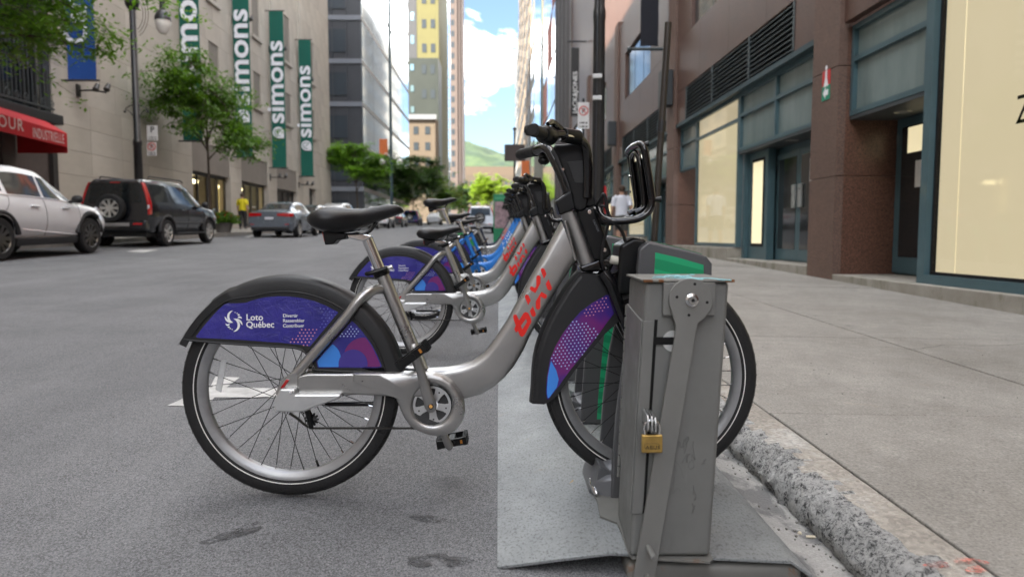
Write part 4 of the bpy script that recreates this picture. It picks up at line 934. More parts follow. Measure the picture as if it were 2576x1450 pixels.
NM = ['first', 'second', 'third', 'fourth', 'fifth', 'sixth', 'seventh', 'eighth', 'ninth', 'tenth', 'eleventh', 'twelfth', 'thirteenth', 'fourteenth', 'fifteenth', 'sixteenth', 'seventeenth']
for k in range(17):
    y = BY + SP * k; lab = 'grey dock with green striped panels, %s from the padlocked box' % NM[k]
    r_ = thing('bike_dock', lab, 'dock', (0, y, G(.45, y) + PL), 0, 'bicycle docks in a row'); dk.put(r_)
# ---- bicycles in the docks
def bz(k): y = BY + SP * k; return Vector((BO.x, y, G(BO.x, y) + BO.z - G(BO.x, BY)))
put_bike(BO, 'nearest silver share bicycle with purple fender stickers, behind the padlocked steel box')
put_bike(bz(3) + Vector((.02, 0, 0)), 'second silver share bicycle, its saddle set low and purple fender stickers', rz=R(-1.0), seat=-.095)
put_bike(bz(5) + Vector((-.01, 0, 0)), 'third silver share bicycle, its saddle raised high on a long post', rz=R(.6), seat=.15)
blue = pm('frame_blue', (.022, .20, .62), .35, .1, var=.08, coat=.3)
sw_b = {'frame_silver': blue, 'brand_red': white_p}
put_bike(bz(7), 'nearer of the two blue electric share bicycles with white letters', seat=.03, swap=sw_b, skip=('spoke', 'fine', 'print'))
put_bike(bz(9), 'farther of the two blue electric share bicycles with white letters', seat=-.04, swap=sw_b, skip=('spoke', 'fine', 'print'))
grn = pm('sticker_green', (.03, .30, .08), .3, coat=.5)
put_bike(bz(13), 'farthest silver share bicycle, with green fender stickers', seat=.02, swap={'sticker_indigo': grn, 'sticker_front': grn}, skip=('spoke', 'fine', 'print'))
put_bike(bz(15), 'dark blue frame share bicycle at the far end of the dock row', seat=-.02, swap={'frame_silver': pm('frame_navy', (.03, .04, .07), .4, .2), 'sticker_indigo': grn, 'sticker_front': grn}, skip=('spoke', 'fine', 'print'))
# ================================================================ granite shop building on the right
XG = XB + .16; XP = XB - .06                                # glazing plane, pier plane
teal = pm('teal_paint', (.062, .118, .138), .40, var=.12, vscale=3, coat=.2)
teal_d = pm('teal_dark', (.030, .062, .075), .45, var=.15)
g = NG('spandrel_glass'); c = g.ramp(g.noise(2.2, 5, .65, 0, (1, 1, .3)), (.3, (.150, .205, .205)), (.7, (.215, .275, .268))); g.col(c); g.rough(.16); spandrel = g.m
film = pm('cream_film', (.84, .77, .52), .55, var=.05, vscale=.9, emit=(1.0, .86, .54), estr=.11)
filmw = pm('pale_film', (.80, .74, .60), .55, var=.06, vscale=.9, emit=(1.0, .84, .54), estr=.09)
pane = pm('window_glass', (1, 1, 1), .03, var=0, trans=1.0, ior=1.22, rvar=.01)
dglass = pm('dark_glass', (.018, .022, .024), .06, var=.2, coat=.3, rvar=.02)
louv = pm('louvre_metal', (.060, .078, .084), .45, .2, var=.15)
void = pm('dark_void', (.006, .006, .007), .9)
plinth_m = NG('plinth_concrete'); g = plinth_m
c = g.ramp(g.noise(3, 6, .65), (.3, (.26, .24, .20)), (.7, (.36, .34, .30))); c = g.mix(g.math('MULTIPLY', g.ramp(g.noise(4, 5, .7, 0, (1, 1, .3), 3), (.52, 0), (.68, 1)), .6), c, (.10, .105, .055)); g.col(c); g.rough(.9); g.bump(g.noise(60, 5), .3, .01); plinth = g.m
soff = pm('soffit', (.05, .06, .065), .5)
rb = thing('granite_building', 'brown granite shop building with teal framed windows along the right sidewalk', 'building', (XB, 10, 0)); ro = Vector((XB, 10, 0))
def rbox(name, mat, x0, x1, y0, y1, z0, z1, parent=None, bev=0.0): return MB().box(x0, x1, y0, y1, z0, z1).build(name, mat, parent or rb, off=ro, bevel=bev, smooth=30 if bev else 0)
gr, gp, gf = MATS['granite_red'], MATS['granite_polished'], MATS['granite_flamed']
def pier(y0, y1, xin=.78):
    zs = [-.3, 1.64, 3.15, 4.65, 6.15, 7.65, 9.15]
    for k in range(len(zs) - 1):
        rbox('granite_block', gf, XP, XP + .12, y0, y1, zs[k] + .004, zs[k + 1] - .004, bev=.004)
        rbox('granite_block', gr, XP + .121, XP + xin, y0 + .003, y1 - .003, zs[k] + .004, zs[k + 1] - .004, bev=.003)
def framed(y0, y1, z0, z1, mat, x=XG, fw=.07, name='panel', nv=1, nh=(), proud=.05, pn=True):  # glazed opening with mullions; panes are parts
    ys = [y0 + (y1 - y0) * k / nv for k in range(nv + 1)]; zs = [z0] + list(nh) + [z1]
    for a, y in enumerate(ys):
        rbox('mullion', teal, x - proud, x + .06, y - (fw / 2 if 0 < a < nv else 0) - (fw if a == nv else 0), y + (fw / 2 if 0 < a < nv else 0) + (fw if a == 0 else 0), z0, z1)
    for b, z in enumerate(zs):
        for a in range(nv):
            ya_ = ys[a] + (fw if a == 0 else fw / 2); yb_ = ys[a + 1] - (fw if a == nv - 1 else fw / 2)
            lo_ = z - (fw / 2 if 0 < b < len(zs) - 1 else 0) - (fw if b == len(zs) - 1 else 0); hi_ = z + (fw / 2 if 0 < b < len(zs) - 1 else 0) + (fw if b == 0 else 0)
            rbox('rail', teal, x - proud + .004, x + .058, ya_, yb_, lo_, hi_)
    for b in range(len(zs) - 1):
        for a in range(nv):
            mt = mat[b] if isinstance(mat, (list, tuple)) else mat
            rbox(name, mt, x + .012, x + .03, ys[a] + .02, ys[a + 1] - .02, zs[b] + .02, zs[b + 1] - .02)
def display(y0, y1, z0, z1, mat, nh=()):                   # pane of glass with the film behind it
    framed(y0, y1, z0, z1, mat, nh=nh, name='window_film', x=XG)
    rbox('window_pane', pane, XG - .010, XG - .004, y0 + .05, y1 - .05, z0 + .05, z1 - .05)
def louvre(y0, y1, z0, z1, n=9):
    f = rbox('louvre_frame', louv, XB + .10, XB + .2, y0, y1, z0, z1); f.data.materials[0] = void
    for y in [y0, y0 + (y1 - y0) * .31, y0 + (y1 - y0) * .66, y1 - .07]: rbox('louvre_post', louv, XB - .01, XB + .1, y, y + .07, z0, z1, f)
    for k in range(n):
        z = z0 + (z1 - z0) * (k + .5) / n; m = MB(); h = (z1 - z0) / n
        m.hexa([(XB, y0 + .07, z - h * .12), (XB + .09, y0 + .07, z + h * .30), (XB + .09, y1 - .07, z + h * .30), (XB, y1 - .07, z - h * .12)], [(XB, y0 + .07, z + h * .10), (XB + .09, y0 + .07, z + h * .38), (XB + .09, y1 - .07, z + h * .38), (XB, y1 - .07, z + h * .10)])
        m.build('louvre_slat', louv, f, off=ro, smooth=0)
HB, HM, HT = 2.50, 3.22, 3.66
def bay(y0, L, full=True):                                  # from one pier to the next
    yd = y0 + 3.75; yw = yd + 3.15; ye = y0 + L
    framed(y0, yd, HB, HT, spandrel, nv=2, nh=(HM,), name='spandrel_panel')
    framed(yw, ye, HB, HT, spandrel, nv=1, nh=(HM,), name='spandrel_panel')
    zb_ = G(XB, yd) + .5 - .29 + .02
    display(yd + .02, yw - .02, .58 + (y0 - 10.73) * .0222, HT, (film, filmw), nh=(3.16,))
    # recessed entrance with double doors
    xr = XG + .30; zs = .35 + (y0 - 10.73) * .0222
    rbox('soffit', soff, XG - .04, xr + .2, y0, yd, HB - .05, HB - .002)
    rbox('recess_wall', teal, XG + .065, xr, yd - .12, yd, zs, HB - .06)
    rbox('recess_back', teal, xr + .06, xr + .12, y0, yd, zs, HB - .06)
    for k in range(2):
        ya_ = y0 + .62 + k * .98; d = rbox('door', teal, xr, xr + .05, ya_ + .006, ya_ + .974, zs + .02, HB - .20)
        rbox('door_pane', dglass, xr - .006, xr - .001, ya_ + .11, ya_ + .89, zs + .22, HB - .30, d)
        yh = ya_ + (.78 if k == 0 else .06); rbox('door_handle', pm('handle_steel', (.55, .58, .58), .3, .7), xr - .05, xr - .012, yh, yh + .14, zs + .95, zs + 1.35, d, .006)
        if k == 0: rbox('door_notice', pm('paper', (.72, .72, .70), .7), xr - .009, xr - .0065, ya_ + .3, ya_ + .55, zs + 1.35, zs + 1.75, d)
    rbox('side_light', teal, xr - .16, xr - .02, y0 + 2.62, yd - .13, zs, HB - .06)
    rbox('light_gasket', void, xr - .172, xr - .161, y0 + 2.78, y0 + 3.42, zs + .25, HB - .2); rbox('lit_pane', film, xr - .178, xr - .173, y0 + 2.84, y0 + 3.36, zs + .31, HB - .26)
    m = MB().lathe([(.002, 0), (.09, 0), (.10, -.008), (.11, 0)], 20, 'Z', (XG + .16, y0 + 1.6, HB - .052)); m.build('downlight', pm('lamp_ring', (.30, .30, .29), .3, .6), rb, off=ro)
    # header beam, louvre band, granite over it
    rbox('header_beam', teal_d, XB - .02, XG + .1, y0, ye, HT + .002, HT + .09)
    yl0, yl1 = y0 + .85, ye - .9
    louvre(yl0, yl1, 3.77, 4.56)
    for (a, b) in ((y0, yl0), (yl1, ye)): rbox('granite_block', gp, XB, XB + .12, a + .004, b - .004, 3.76, 4.56, bev=.003)
    n = 4; w_ = L / n
    for k in range(n):
        for (z0, z1) in ((4.57, 5.9), (7.6, 8.9)): rbox('granite_block', gp, XB, XB + .12, y0 + w_ * k + .004, y0 + w_ * (k + 1) - .004, z0 + .004, z1 - .004, bev=.003)
    rbox('granite_block', gp, XB, XB + .12, y0, y0 + 2.6, 5.904, 7.596); rbox('granite_block', gp, XB, XB + .12, ye - 1.3, ye, 5.904, 7.596)
    wf = rbox('upper_window', teal_d, XB + .10, XB + .16, y0 + 2.604, ye - 1.304, 5.92, 7.58)
    nw = 3; ww = (L - 3.908) / nw
    for k in range(nw): rbox('pane', dglass, XB + .092, XB + .099, y0 + 2.604 + ww * k + .04, y0 + 2.604 + ww * (k + 1) - .04, 5.97, 7.53, wf)
    # step and plinth
    rbox('step', plinth, XB - .06, XB + 1.4, y0 + .004, yd + .1, -.1, zs, bev=.012)
    rbox('plinth', plinth, XB - .05, XG + .1, yd + .104, ye + 1, 0, .56 + (y0 - 10.73) * .0222, bev=.012)
P1a, P1b = onX(2092, 697, XP).y, onX(2029, 690, XP).y
PITCHB = 9.25
pier(P1a, P1b, 1.0)
for k in range(4):
    y0 = P1b + .004 + PITCHB * k; L_ = PITCHB - (P1b - P1a) - .008; bay(y0, L_)
    pier(y0 + L_ + .004, y0 + L_ + .004 + (P1b - P1a))
# near bay: entrance recess beside the big window
yn = P1a - .004
yw1 = 8.08
xr = XG + .62
framed(yw1 + .03, yn, HB - .04, HT + .02, spandrel, nv=1, nh=(HM,), name='spandrel_panel')
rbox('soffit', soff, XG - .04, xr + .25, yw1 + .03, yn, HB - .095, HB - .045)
MB().lathe([(.002, 0), (.09, 0), (.10, -.008), (.11, 0)], 20, 'Z', (XG + .3, yn - .7, HB - .097)).build('downlight', MATS['lamp_ring'], rb, off=ro)
d = rbox('door', teal, xr, xr + .05, yn - 1.04, yn - .02, .30, HB - .10)
rbox('door_pane', dglass, xr - .006, xr - .001, yn - .92, yn - .16, .52, HB - .22, d)
rbox('lit_patch', film, xr - .0085, xr - .0065, yn - .92, yn - .30, 1.92, HB - .24, d)
rbox('door_notice', MATS['paper'], xr - .0085, xr - .0065, yn - .78, yn - .50, 1.45, 1.80, d)
for z in (.55, 1.2, 2.1): rbox('hinge', chrome, xr - .014, xr - .001, yn - .035, yn - .02, z, z + .1, d)
rbox('recess_back', teal, xr + .06, xr + .12, yn - 3, yn, .27, HB - .1)
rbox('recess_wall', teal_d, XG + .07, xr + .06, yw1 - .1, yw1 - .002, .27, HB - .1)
bigm = NG('big_film'); g = bigm
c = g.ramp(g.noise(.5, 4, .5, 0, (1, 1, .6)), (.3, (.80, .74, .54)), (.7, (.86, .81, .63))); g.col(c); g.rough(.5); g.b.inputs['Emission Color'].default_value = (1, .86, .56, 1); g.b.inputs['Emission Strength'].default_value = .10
zw0 = .33
rbox('mullion', teal, XG - .10, XG + .06, yw1 - .13, yw1, zw0 - .06, 5.4)
rbox('rail', teal, XG - .10, XG + .06, 1.0, yw1 - .131, zw0 - .06, zw0 + .04)
rbox('gasket', void, XG - .03, XG + .02, 1.0, yw1 - .132, zw0 + .041, zw0 + .075); rbox('gasket', void, XG - .03, XG + .02, yw1 - .155, yw1 - .132, zw0 + .076, 5.4)
ysm = onX(2408, 400, XG).y
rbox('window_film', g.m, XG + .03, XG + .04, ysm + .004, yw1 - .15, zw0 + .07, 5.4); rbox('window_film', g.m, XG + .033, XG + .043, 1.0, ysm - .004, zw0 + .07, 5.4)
rbox('window_pane', pane, XG - .010, XG - .004, 1.0, yw1 - .156, zw0 + .076, 5.4)
def zara(yl, z, h, par):
    me = text_mesh('ZARA', 1.0, .0015, 0.0, space=.82); s = h / .70
    me.transform(Matrix.Translation(Vector((XG + .026, yl, z)) - ro) @ Matrix.Rotation(R(-90), 4, 'Z') @ Matrix.Rotation(R(90), 4, 'X') @ Matrix.Diagonal((s * .8, s, 1, 1))); link('lettering', me, pm('vinyl_dark', (.03, .03, .028), .5), par)
zara(onX(2548, 310, XG).y, onX(2550, 312, XG).z, .27, rb); zara(onX(1788, 488, XG).y, onX(1790, 488, XG).z, .26, rb)
rbox('plinth', plinth, XB - .06, XG + 1.2, 0.5, yn, -.1, .27, bev=.012)
rbox('upper_wall', gp, XB, XB + .3, -46, yn - .004, 5.4, 9.2); rbox('near_wall', gp, XB, XB + .3, -46, .99, -.2, 5.39)
rbox('granite_block', gp, XB, XB + .12, yw1 + .03, yn - .004, HT + .06, 5.39, bev=.003)
rbox('upper_mass', gp, XB + .13, XB + 14, -46, P1b + PITCHB * 4 + .9, 8.95, 17)
# evacuation sign on the pier
s0, s1 = onX(zd(7, 903, 345)[0], zd(7, 903, 345)[1], XP), onX(*zd(7, 938, 418), XP)
sg = thing('wall_sign', 'small red over green pictogram sign on the granite pier', 'sign', (XP, s1.y, 1.9)); so = Vector((XP, s1.y, 1.9))
yA, yB = onX(2090, 420, XP).y - 0, onX(2070, 200, XP).y
ya_, yb_ = onX(zd(7, 938, 400)[0], 200, XP).y, onX(zd(7, 900, 400)[0], 200, XP).y
z0_, z1_, z2_ = onX(*zd(7, 918, 492), XP).z, onX(*zd(7, 920, 420), XP).z, onX(*zd(7, 922, 345), XP).z
MB().box(XP - .006, XP - .001, ya_, yb_, z1_, z2_).build('red_panel', pm('sign_red', (.55, .03, .03), .4), sg, off=so); MB().box(XP - .006, XP - .001, ya_, yb_, z0_, z1_ - .002).build('green_panel', pm('sign_green', (.01, .26, .15), .4), sg, off=so)
ym = (ya_ + yb_) / 2; zm = (z0_ + z1_) / 2; u = (yb_ - ya_)
MB().prism([(ym - u * .3, zm + .04), (ym + u * .02, zm + .04), (ym + u * .02, zm + .09), (ym + u * .36, zm), (ym + u * .02, zm - .09), (ym + u * .02, zm - .04), (ym - u * .3, zm - .04)], XP - .0075, XP - .0062, lambda a, b, d: Vector((d, a, b))).build('arrow', white_p, sg, off=so, smooth=0)
zr = (z1_ + z2_) / 2
MB().prism([(ym - u * .3, zr - .12), (ym - u * .1, zr), (ym - u * .1, zr + .1), (ym + u * .12, zr + .1), (ym + u * .12, zr), (ym + u * .3, zr - .12)], XP - .0075, XP - .0062, lambda a, b, d: Vector((d, a, b))).tube([(XP - .0075, ym, zr + .14), (XP - .0062, ym, zr + .14)], .035, 12).build('pictogram', white_p, sg, off=so, smooth=0)
# wall lamps: dark boxes on the piers
for k in (1, 2):
    y0 = P1b + PITCHB * k - .45; o = MB().prism([(-.22, 0), (.22, 0), (.18, .95), (-.18, .95)], 0, .32, lambda a, b, d: Vector((-d, a, b))).build('wall_lamp', pm('lamp_box', (.030, .036, .040), .45), bevel=.02, bseg=2)
    o.location = (XP - .002, y0, 4.2 + .1 * k); tag(o, ('nearer' if k == 1 else 'farther') + ' dark metal lamp box mounted on a granite pier', 'wall lamp', 'wall lamps on the granite piers')
# dark cloth banner hung out from the wall
yb1 = 20.9; bn = thing('wall_banner', 'dark cloth banner hung between steel arms high on the granite wall', 'banner', (XB, yb1, 6.2)); bo_ = Vector((XB, yb1, 6.2))
rg = []
for k in range(14):
    z = 6.25 + k * .27; wob = .025 * math.sin(k * 1.9); rg.append([(XB - .14, yb1 + wob, z), (XB - .40, yb1 - wob, z + .02), (XB - .66, yb1 + wob * .6, z), (XB - .66, yb1 + wob * .6 + .01, z), (XB - .40, yb1 - wob + .01, z + .02), (XB - .14, yb1 + wob + .01, z)])
MB().loft(rg).build('cloth', pm('banner_navy', (.012, .014, .022), .8, bump=.3, bscale=9), bn, off=bo_)
for z in (6.18, 9.8): MB().tube([(XB + .02, yb1 + .005, z), (XB - .95, yb1 + .005, z)], .045, 12).ball((XB - .97, yb1 + .005, z), .07, 12, 8).build('arm', louv, bn, off=bo_)
# ================================================================ buildings on the left
XW = -14.0
lime = MATS['limestone']; lime2 = pm('fascia_stone', (.225, .200, .172), .7, var=.12, vscale=1.5)
def gl(y): return G(XW, y) + .13
lb = thing('limestone_building', 'pale limestone department store hung with green banners on the left', 'building', (XW, 40, 0)); lo_ = Vector((XW, 40, 0))
BOXES = {}
def unit_box(mat, bev=.0):
    k = mat.name
    if k not in BOXES: me = MB().box(-.5, .5, -.5, .5, -.5, .5).mesh('block', smooth=0); me.materials.append(mat); BOXES[k] = me
    return BOXES[k]
def blk_(name, mat, x0, x1, y0, y1, z0, z1, parent, off_):     # a block that shares one cube mesh per material
    o = bpy.data.objects.new(name, unit_box(mat)); COL.objects.link(o); o.parent = parent
    o.location = ((x0 + x1) / 2 - off_.x, (y0 + y1) / 2 - off_.y, (z0 + z1) / 2 - off_.z); o.scale = (x1 - x0, y1 - y0, z1 - z0); return o
def lbox(name, mat, x0, x1, y0, y1, z0, z1, parent=None, bev=0.0): return MB().box(x0, x1, y0, y1, z0, z1).build(name, mat, parent or lb, off=lo_, bevel=bev, smooth=30 if bev else 0)
lbox('mass', lime, XW - 22, XW - 2.7, -45, 60, -1, 28); lbox('near_wall', lime, XW - 2.69, XW - .62, -45, 22.8, -1, 18.2); lbox('floor_slab', lime, XW - 2.69, XW - .91, 22.9, 60, 4.0, 18.2); lbox('joint_bed', pm('mortar', (.22, .20, .17), .9), XW - .12, XW - .06, 22.9, 60, 5.15, 18)
wins = [(y, a, b) for y in (29.8, 35.9, 42.2, 48.3, 54.4) for a, b in ((8.2, 10.2), (12.2, 15.2))][2:]
NC, cw = 20, (60 - 22.9) / 20
stone = [pm('limestone_%d' % k, c_, .85, var=.14, vscale=.8, bump=.12, bscale=25) for k, c_ in enumerate(((.46, .42, .355), (.485, .445, .38), (.445, .405, .345)))]
rn = random.Random(11)
for r_ in range(13):
    z0 = 5.2 + r_; cuts = [(y - .62, y + .62) for y, a, b in wins if a <= z0 + .01 and b >= z0 + .99]; x = 22.9 - (cw / 2 if r_ % 2 else 0)
    while x < 60:
        seg = [(max(x, 22.9), min(x + cw, 60))]; x += cw
        for c0_, c1_ in cuts:
            new = []
            for a, b in seg:
                if b <= c0_ or a >= c1_: new.append((a, b))
                else:
                    if a < c0_ - .05: new.append((a, c0_))
                    if b > c1_ + .05: new.append((c1_, b))
            seg = new
        for a, b in seg:
            if b - a > .1: blk_('stone_block', rn.choice(stone), XW - .1, XW + rn.uniform(-.004, .004), a + .007, b - .007, z0 + .006, z0 + .994, lb, lo_)
lbox('upper_wall', lime, XW - .9, XW, -45, 60, 18.21, 28); lbox('back_wall', lime, XW - .9, XW - .13, 22.9, 60, 5.2, 18.2)
wfr = pm('window_bronze', (.045, .042, .040), .4)
for y, a, b in wins:
    f = lbox('window', wfr, XW - .5, XW - .42, y - .62, y + .62, a, b)
    for k in range(2): lbox('pane', dglass, XW - .419, XW - .41, y - .57 + .58 * k, y - .02 + .58 * k, a + .05, b - .05, f)
    lbox('sill', lime, XW - .45, XW + .14, y - .85, y + .85, a - .18, a - .002, f, .01)
    for s in (-1, 1): lbox('reveal', lime, XW - .45, XW - .101, y + s * .64 - .02, y + s * .64 + .02, a, b, f)
# pilasters between the upper bays
for y in (32.6, 39.0, 45.2, 51.3):
    lbox('pilaster', stone[1], XW + .003, XW + .14, y - .42, y + .42, 10.6, 27); lbox('pilaster_foot', lime, XW + .003, XW + .2, y - .5, y + .5, 10.35, 10.598, bev=.02)
# ground floor: piers, fascia, shop windows
opens = [(33.0, 37.6), (39.2, 43.7), (45.4, 49.9)]
for a, b in ((22.9, 33.0), (37.6, 39.2), (43.7, 45.4), (49.9, 53.0), (55.0, 60)):
    n = max(1, round((b - a) / 1.9)); 
    for k in range(n):
        for j in range(6):
            z0 = gl(a) - .2 if j == 0 else 1.2 + (j - 1) * .8; z1 = 1.2 + j * .8
            if z1 - z0 > .15: blk_('stone_block', rn.choice(stone), XW - .6, XW + .02, a + (b - a) * k / n + .006, a + (b - a) * (k + 1) / n - .006, z0 + .005, min(z1, 5.2) - .005, lb, lo_)
lbox('door', pm('door_dark', (.02, .02, .022), .4), XW - .4, XW - .3, 53.0, 55.0, gl(53) - .2, 4.3); lbox('lintel', stone[0], XW - .6, XW + .02, 53.0, 55.0, 4.3, 5.2)
warm1 = pm('lit_interior_amber', (.55, .36, .14), .8, var=.45, vscale=.8, emit=(1.0, .60, .16), estr=.11)
warm2 = pm('lit_interior_yellow', (.66, .55, .25), .8, var=.35, vscale=.8, emit=(1.0, .78, .30), estr=.16)
dimi = pm('dim_interior', (.10, .095, .09), .8)
lampm = pm('shop_lamp', (.9, .85, .6), .5, emit=(1.0, .85, .45), estr=1.6)
for i, (a, b) in enumerate(opens):
    lbox('fascia', lime2, XW - .3, XW - .04, a, b, 3.80, 5.18, bev=.01); lbox('interior', (warm1, warm2, dimi)[i], XW - 2.6, XW - 2.5, a, b, gl(a) - .2, 3.9); lbox('interior_side', dimi, XW - 2.5, XW - .62, b - .05, b, gl(a) - .2, 3.9); lbox('ceiling', dimi, XW - 2.5, XW - .31, a, b, 3.82, 3.9)
    n = 4; f = lbox('shop_frame', wfr, XW - .36, XW - .26, a, b, 3.66, 3.798)
    for k in range(n + 1): lbox('mullion', wfr, XW - .36, XW - .26, a + (b - a - .1) * k / n, a + (b - a - .1) * k / n + .1, gl(a) - .1, 3.66, f)
    for k in range(n): lbox('pane', pane, XW - .32, XW - .31, a + (b - a - .1) * k / n + .1, a + (b - a - .1) * (k + 1) / n, gl(a), 3.66, f)
    lbox('shop_base', wfr, XW - .36, XW - .26, a, b, gl(a) - .2, gl(a) + .25, f)
    if i < 2:
        for k in range(2): lbox('shop_lamp', lampm, XW - 1.7, XW - 1.2, a + 1.0 + 1.8 * k, a + 1.7 + 1.8 * k, 3.45, 3.6)
        for k in range(3): lbox('poster', (white_p, warm2, dimi)[k], XW - 1.4, XW - 1.35, a + .5 + 1.3 * k, a + 1.2 + 1.3 * k, gl(a) + .3, gl(a) + 1.5 + .4 * (k % 2))
# lamp arms under the banners
def flood(y, z, label, x=XW):
    t = thing('flood_light', label, 'flood light', (x, y, z), 0, 'flood lights on the left facade'); m = MB().box(0, .06, -.1, .1, -.2, .2); m.build('wall_plate', wfr, t)
    MB().tube(smooth_path([(.06, 0, 0), (.5, 0, .01), (.95, 0, -.06)], 4), .03, 8).build('arm', wfr, t)
    for xx in (.62, .98): MB().tube([(xx, -.05, .02), (xx, .10, .22)], [.10, .07], 12).build('lamp_head', wfr, t)
p = onX(*[195, 228], XW); flood(p.y, p.z, 'black twin flood light bracket below the blue banner')
# green banners, each hung at right angles to the wall
green = pm('banner_green', (.006, .112, .078), .75, var=.12, vscale=.8, bump=.15, bscale=3)
def glyph_h(s): me = text_mesh(s, 1.0, 0.0); zz = [v.co.y for v in me.vertices]; r_ = max(zz) - min(zz); bpy.data.meshes.remove(me); return r_
XH = glyph_h('o')
def banner(y, z0, z1, xa, xb, mat, label, brand=True, fl=True):
    t = thing('banner', label, 'banner', (XW, y, z0), 0, 'vertical banners on the left facade'); bo = Vector((XW, y, z0)); W = xb - xa; H = z1 - z0; rg = []
    for k in range(13):
        z = z0 + H * k / 12; c_ = .05 * math.sin(k * .9); rg.append([(xa, y + c_ * .2, z), ((xa + xb) / 2, y + c_, z), (xb, y + c_ * .3, z), (xb, y + c_ * .3 + .012, z), ((xa + xb) / 2, y + c_ + .012, z), (xa, y + c_ * .2 + .012, z)])
    MB().loft(rg).build('cloth', mat, t, off=bo, smooth=60)
    for zz in (z0 - .03, z1 + .03): MB().tube([(XW - .1, y, zz), (xb + .1, y, zz)], .035, 8).build('arm', wfr, t, off=bo)
    def rot_text(txt, zlo, zhi, size_x, bold=.012):
        me = text_mesh(txt, 1.0, .001, bold); xs = [v.co.x for v in me.vertices]; s = size_x / XH; ln = (zhi - zlo) / (max(xs) - min(xs))
        me.transform(Matrix.Translation((xb - (W - size_x) / 2 - XW, -.065, zlo - z0)) @ Matrix.Rotation(R(-90), 4, 'Y') @ Matrix.Rotation(R(90), 4, 'X') @ Matrix.Diagonal((ln, s, 1, 1)) @ Matrix.Translation((-min(xs), 0, 0))); link('lettering', me, white_p, t)
    if brand:
        rot_text('simons', z0 + H * .285, z0 + H * .812, W * .80, .02); r0 = W * .40; c0 = Vector(((xa + xb) / 2, 0, z0 + H * .225)); pts = []
        for k in range(29):
            a = R(-90 + 270 * k / 28 + 90); pts.append((c0.x + r0 * math.cos(a), c0.z + r0 * math.sin(a)))
        pts.append((c0.x + r0, c0.z - r0)); m = MB().prism(pts, y - .068, y - .064, lambda a, b, d: Vector((a, d, b))); em = m.build('emblem', white_p, t, off=bo, smooth=0)
        m = MB().tube([(c0.x + r0 * .62 * math.cos(R(30 + 270 * k / 16)), y - .070, c0.z + r0 * .62 * math.sin(R(30 + 270 * k / 16))) for k in range(17)], r0 * .07, 5).tube([(c0.x - r0 * .3, y - .07, c0.z - r0 * .3), (c0.x + r0 * .35, y - .07, c0.z + r0 * .35)], r0 * .06, 5); m.build('emblem_leaf', green, em, off=bo)
    else: rot_text('Car', z0 + H * .21, z0 + H * .48, W * .55, .02)
    return t
for (px, l_) in ((478, 'first green banner, nearest, its white letters half behind the small tree'), (607, 'second green banner from the left, reaching above the frame'), (695, 'third green banner from the left with the white word whole'), (765, 'fourth green banner, farthest and smallest, beside the building corner')):
    y = 13.78 * F / (1255 - px); banner(y, 4.95, 14.2, -13.78, -12.93, green, l_)
for k, px in enumerate((478, 607, 695, 765)):
    y = 13.78 * F / (1255 - px) + .6; flood(y, 12.1 if k < 3 else 11.6, 'black lamp arm on the facade behind the %s green banner' % ('first', 'second', 'third', 'fourth')[k])
    if k > 1: flood(y - .5, 4.35, 'black lamp arm just under the foot of the %s green banner' % ('first', 'second', 'third', 'fourth')[k])
banner(23.45, onY(240, 200, 23.45).z, onY(240, -230, 23.45).z, -13.8, -12.9, pm('banner_blue', (.012, .065, .27), .7, var=.1), 'blue banner with white letters above the red awning', brand=False)
# awning building
ab = thing('awning_building', 'shop front under a red awning with an iron railed window above', 'building', (XW, 18, 0)); ao = Vector((XW, 18, 0))
def abox(name, mat, x0, x1, y0, y1, z0, z1, parent=None, bev=0.0): return MB().box(x0, x1, y0, y1, z0, z1).build(name, mat, parent or ab, off=ao, bevel=bev, smooth=30 if bev else 0)
abox('wall', stone[2], XW - .6, XW, 6, 22.88, 9.2, 18); abox('wall', stone[2], XW - .6, XW, 6, 14.5, -.5, 9.19); abox('corner_pier', pm('brown_stone', (.115, .095, .085), .6, var=.15), XW - .5, XW - .02, 20.55, 22.75, 0, 4.25)
abox('downpipe', wfr, XW - .02, XW + .12, 22.62, 22.86, 0, 4.2); abox('ledge', pm('iron_dark', (.030, .032, .034), .5), XW - .6, XW + .35, 14.5, 22.88, 4.25, 4.55, bev=.03)
abox('upper_glass', dglass, XW - .5, XW - .45, 14.5, 22.7, 4.56, 9.19); iron = pm('iron_grey', (.075, .085, .088), .5, .3)
for k in range(6): abox('window_mullion', MATS['iron_dark'], XW - .44, XW - .36, 14.6 + 1.6 * k, 14.75 + 1.6 * k, 4.56, 9.19)
abox('end_post', MATS['iron_dark'], XW - .1, XW + .05, 22.45, 22.75, 4.56, 9.19)
rl = thing('balcony_railing', 'wrought iron railing with scrolls before the window over the awning', 'railing', (XW, 18, 4.56)); rlo = Vector((XW, 18, 4.56))
MB().box(XW + .20, XW + .26, 14.5, 22.6, 6.72, 6.80).build('top_rail', iron, rl, off=rlo); MB().box(XW + .20, XW + .26, 14.5, 22.6, 4.66, 4.72).build('bottom_rail', iron, rl, off=rlo)
bar_me = MB().tube([(0, 0, .16), (0, 0, 2.2)], .014, 6).mesh('baluster'); sc_me = MB().tube([(0, .13 * math.cos(R(20 * k)) * (1 - k / 40), .13 * math.sin(R(20 * k)) * (1 - k / 40)) for k in range(30)], .011, 5).mesh('scroll')
for k in range(44): link('baluster', bar_me, iron, rl, (.23, -3.4 + .18 * k, 0))
for k in range(20):
    link('scroll', sc_me, iron, rl, (.235, -3.3 + .40 * k, 1.25)); link('scroll', sc_me, iron, rl, (.235, -3.1 + .40 * k, .30), (math.pi, 0, 0))
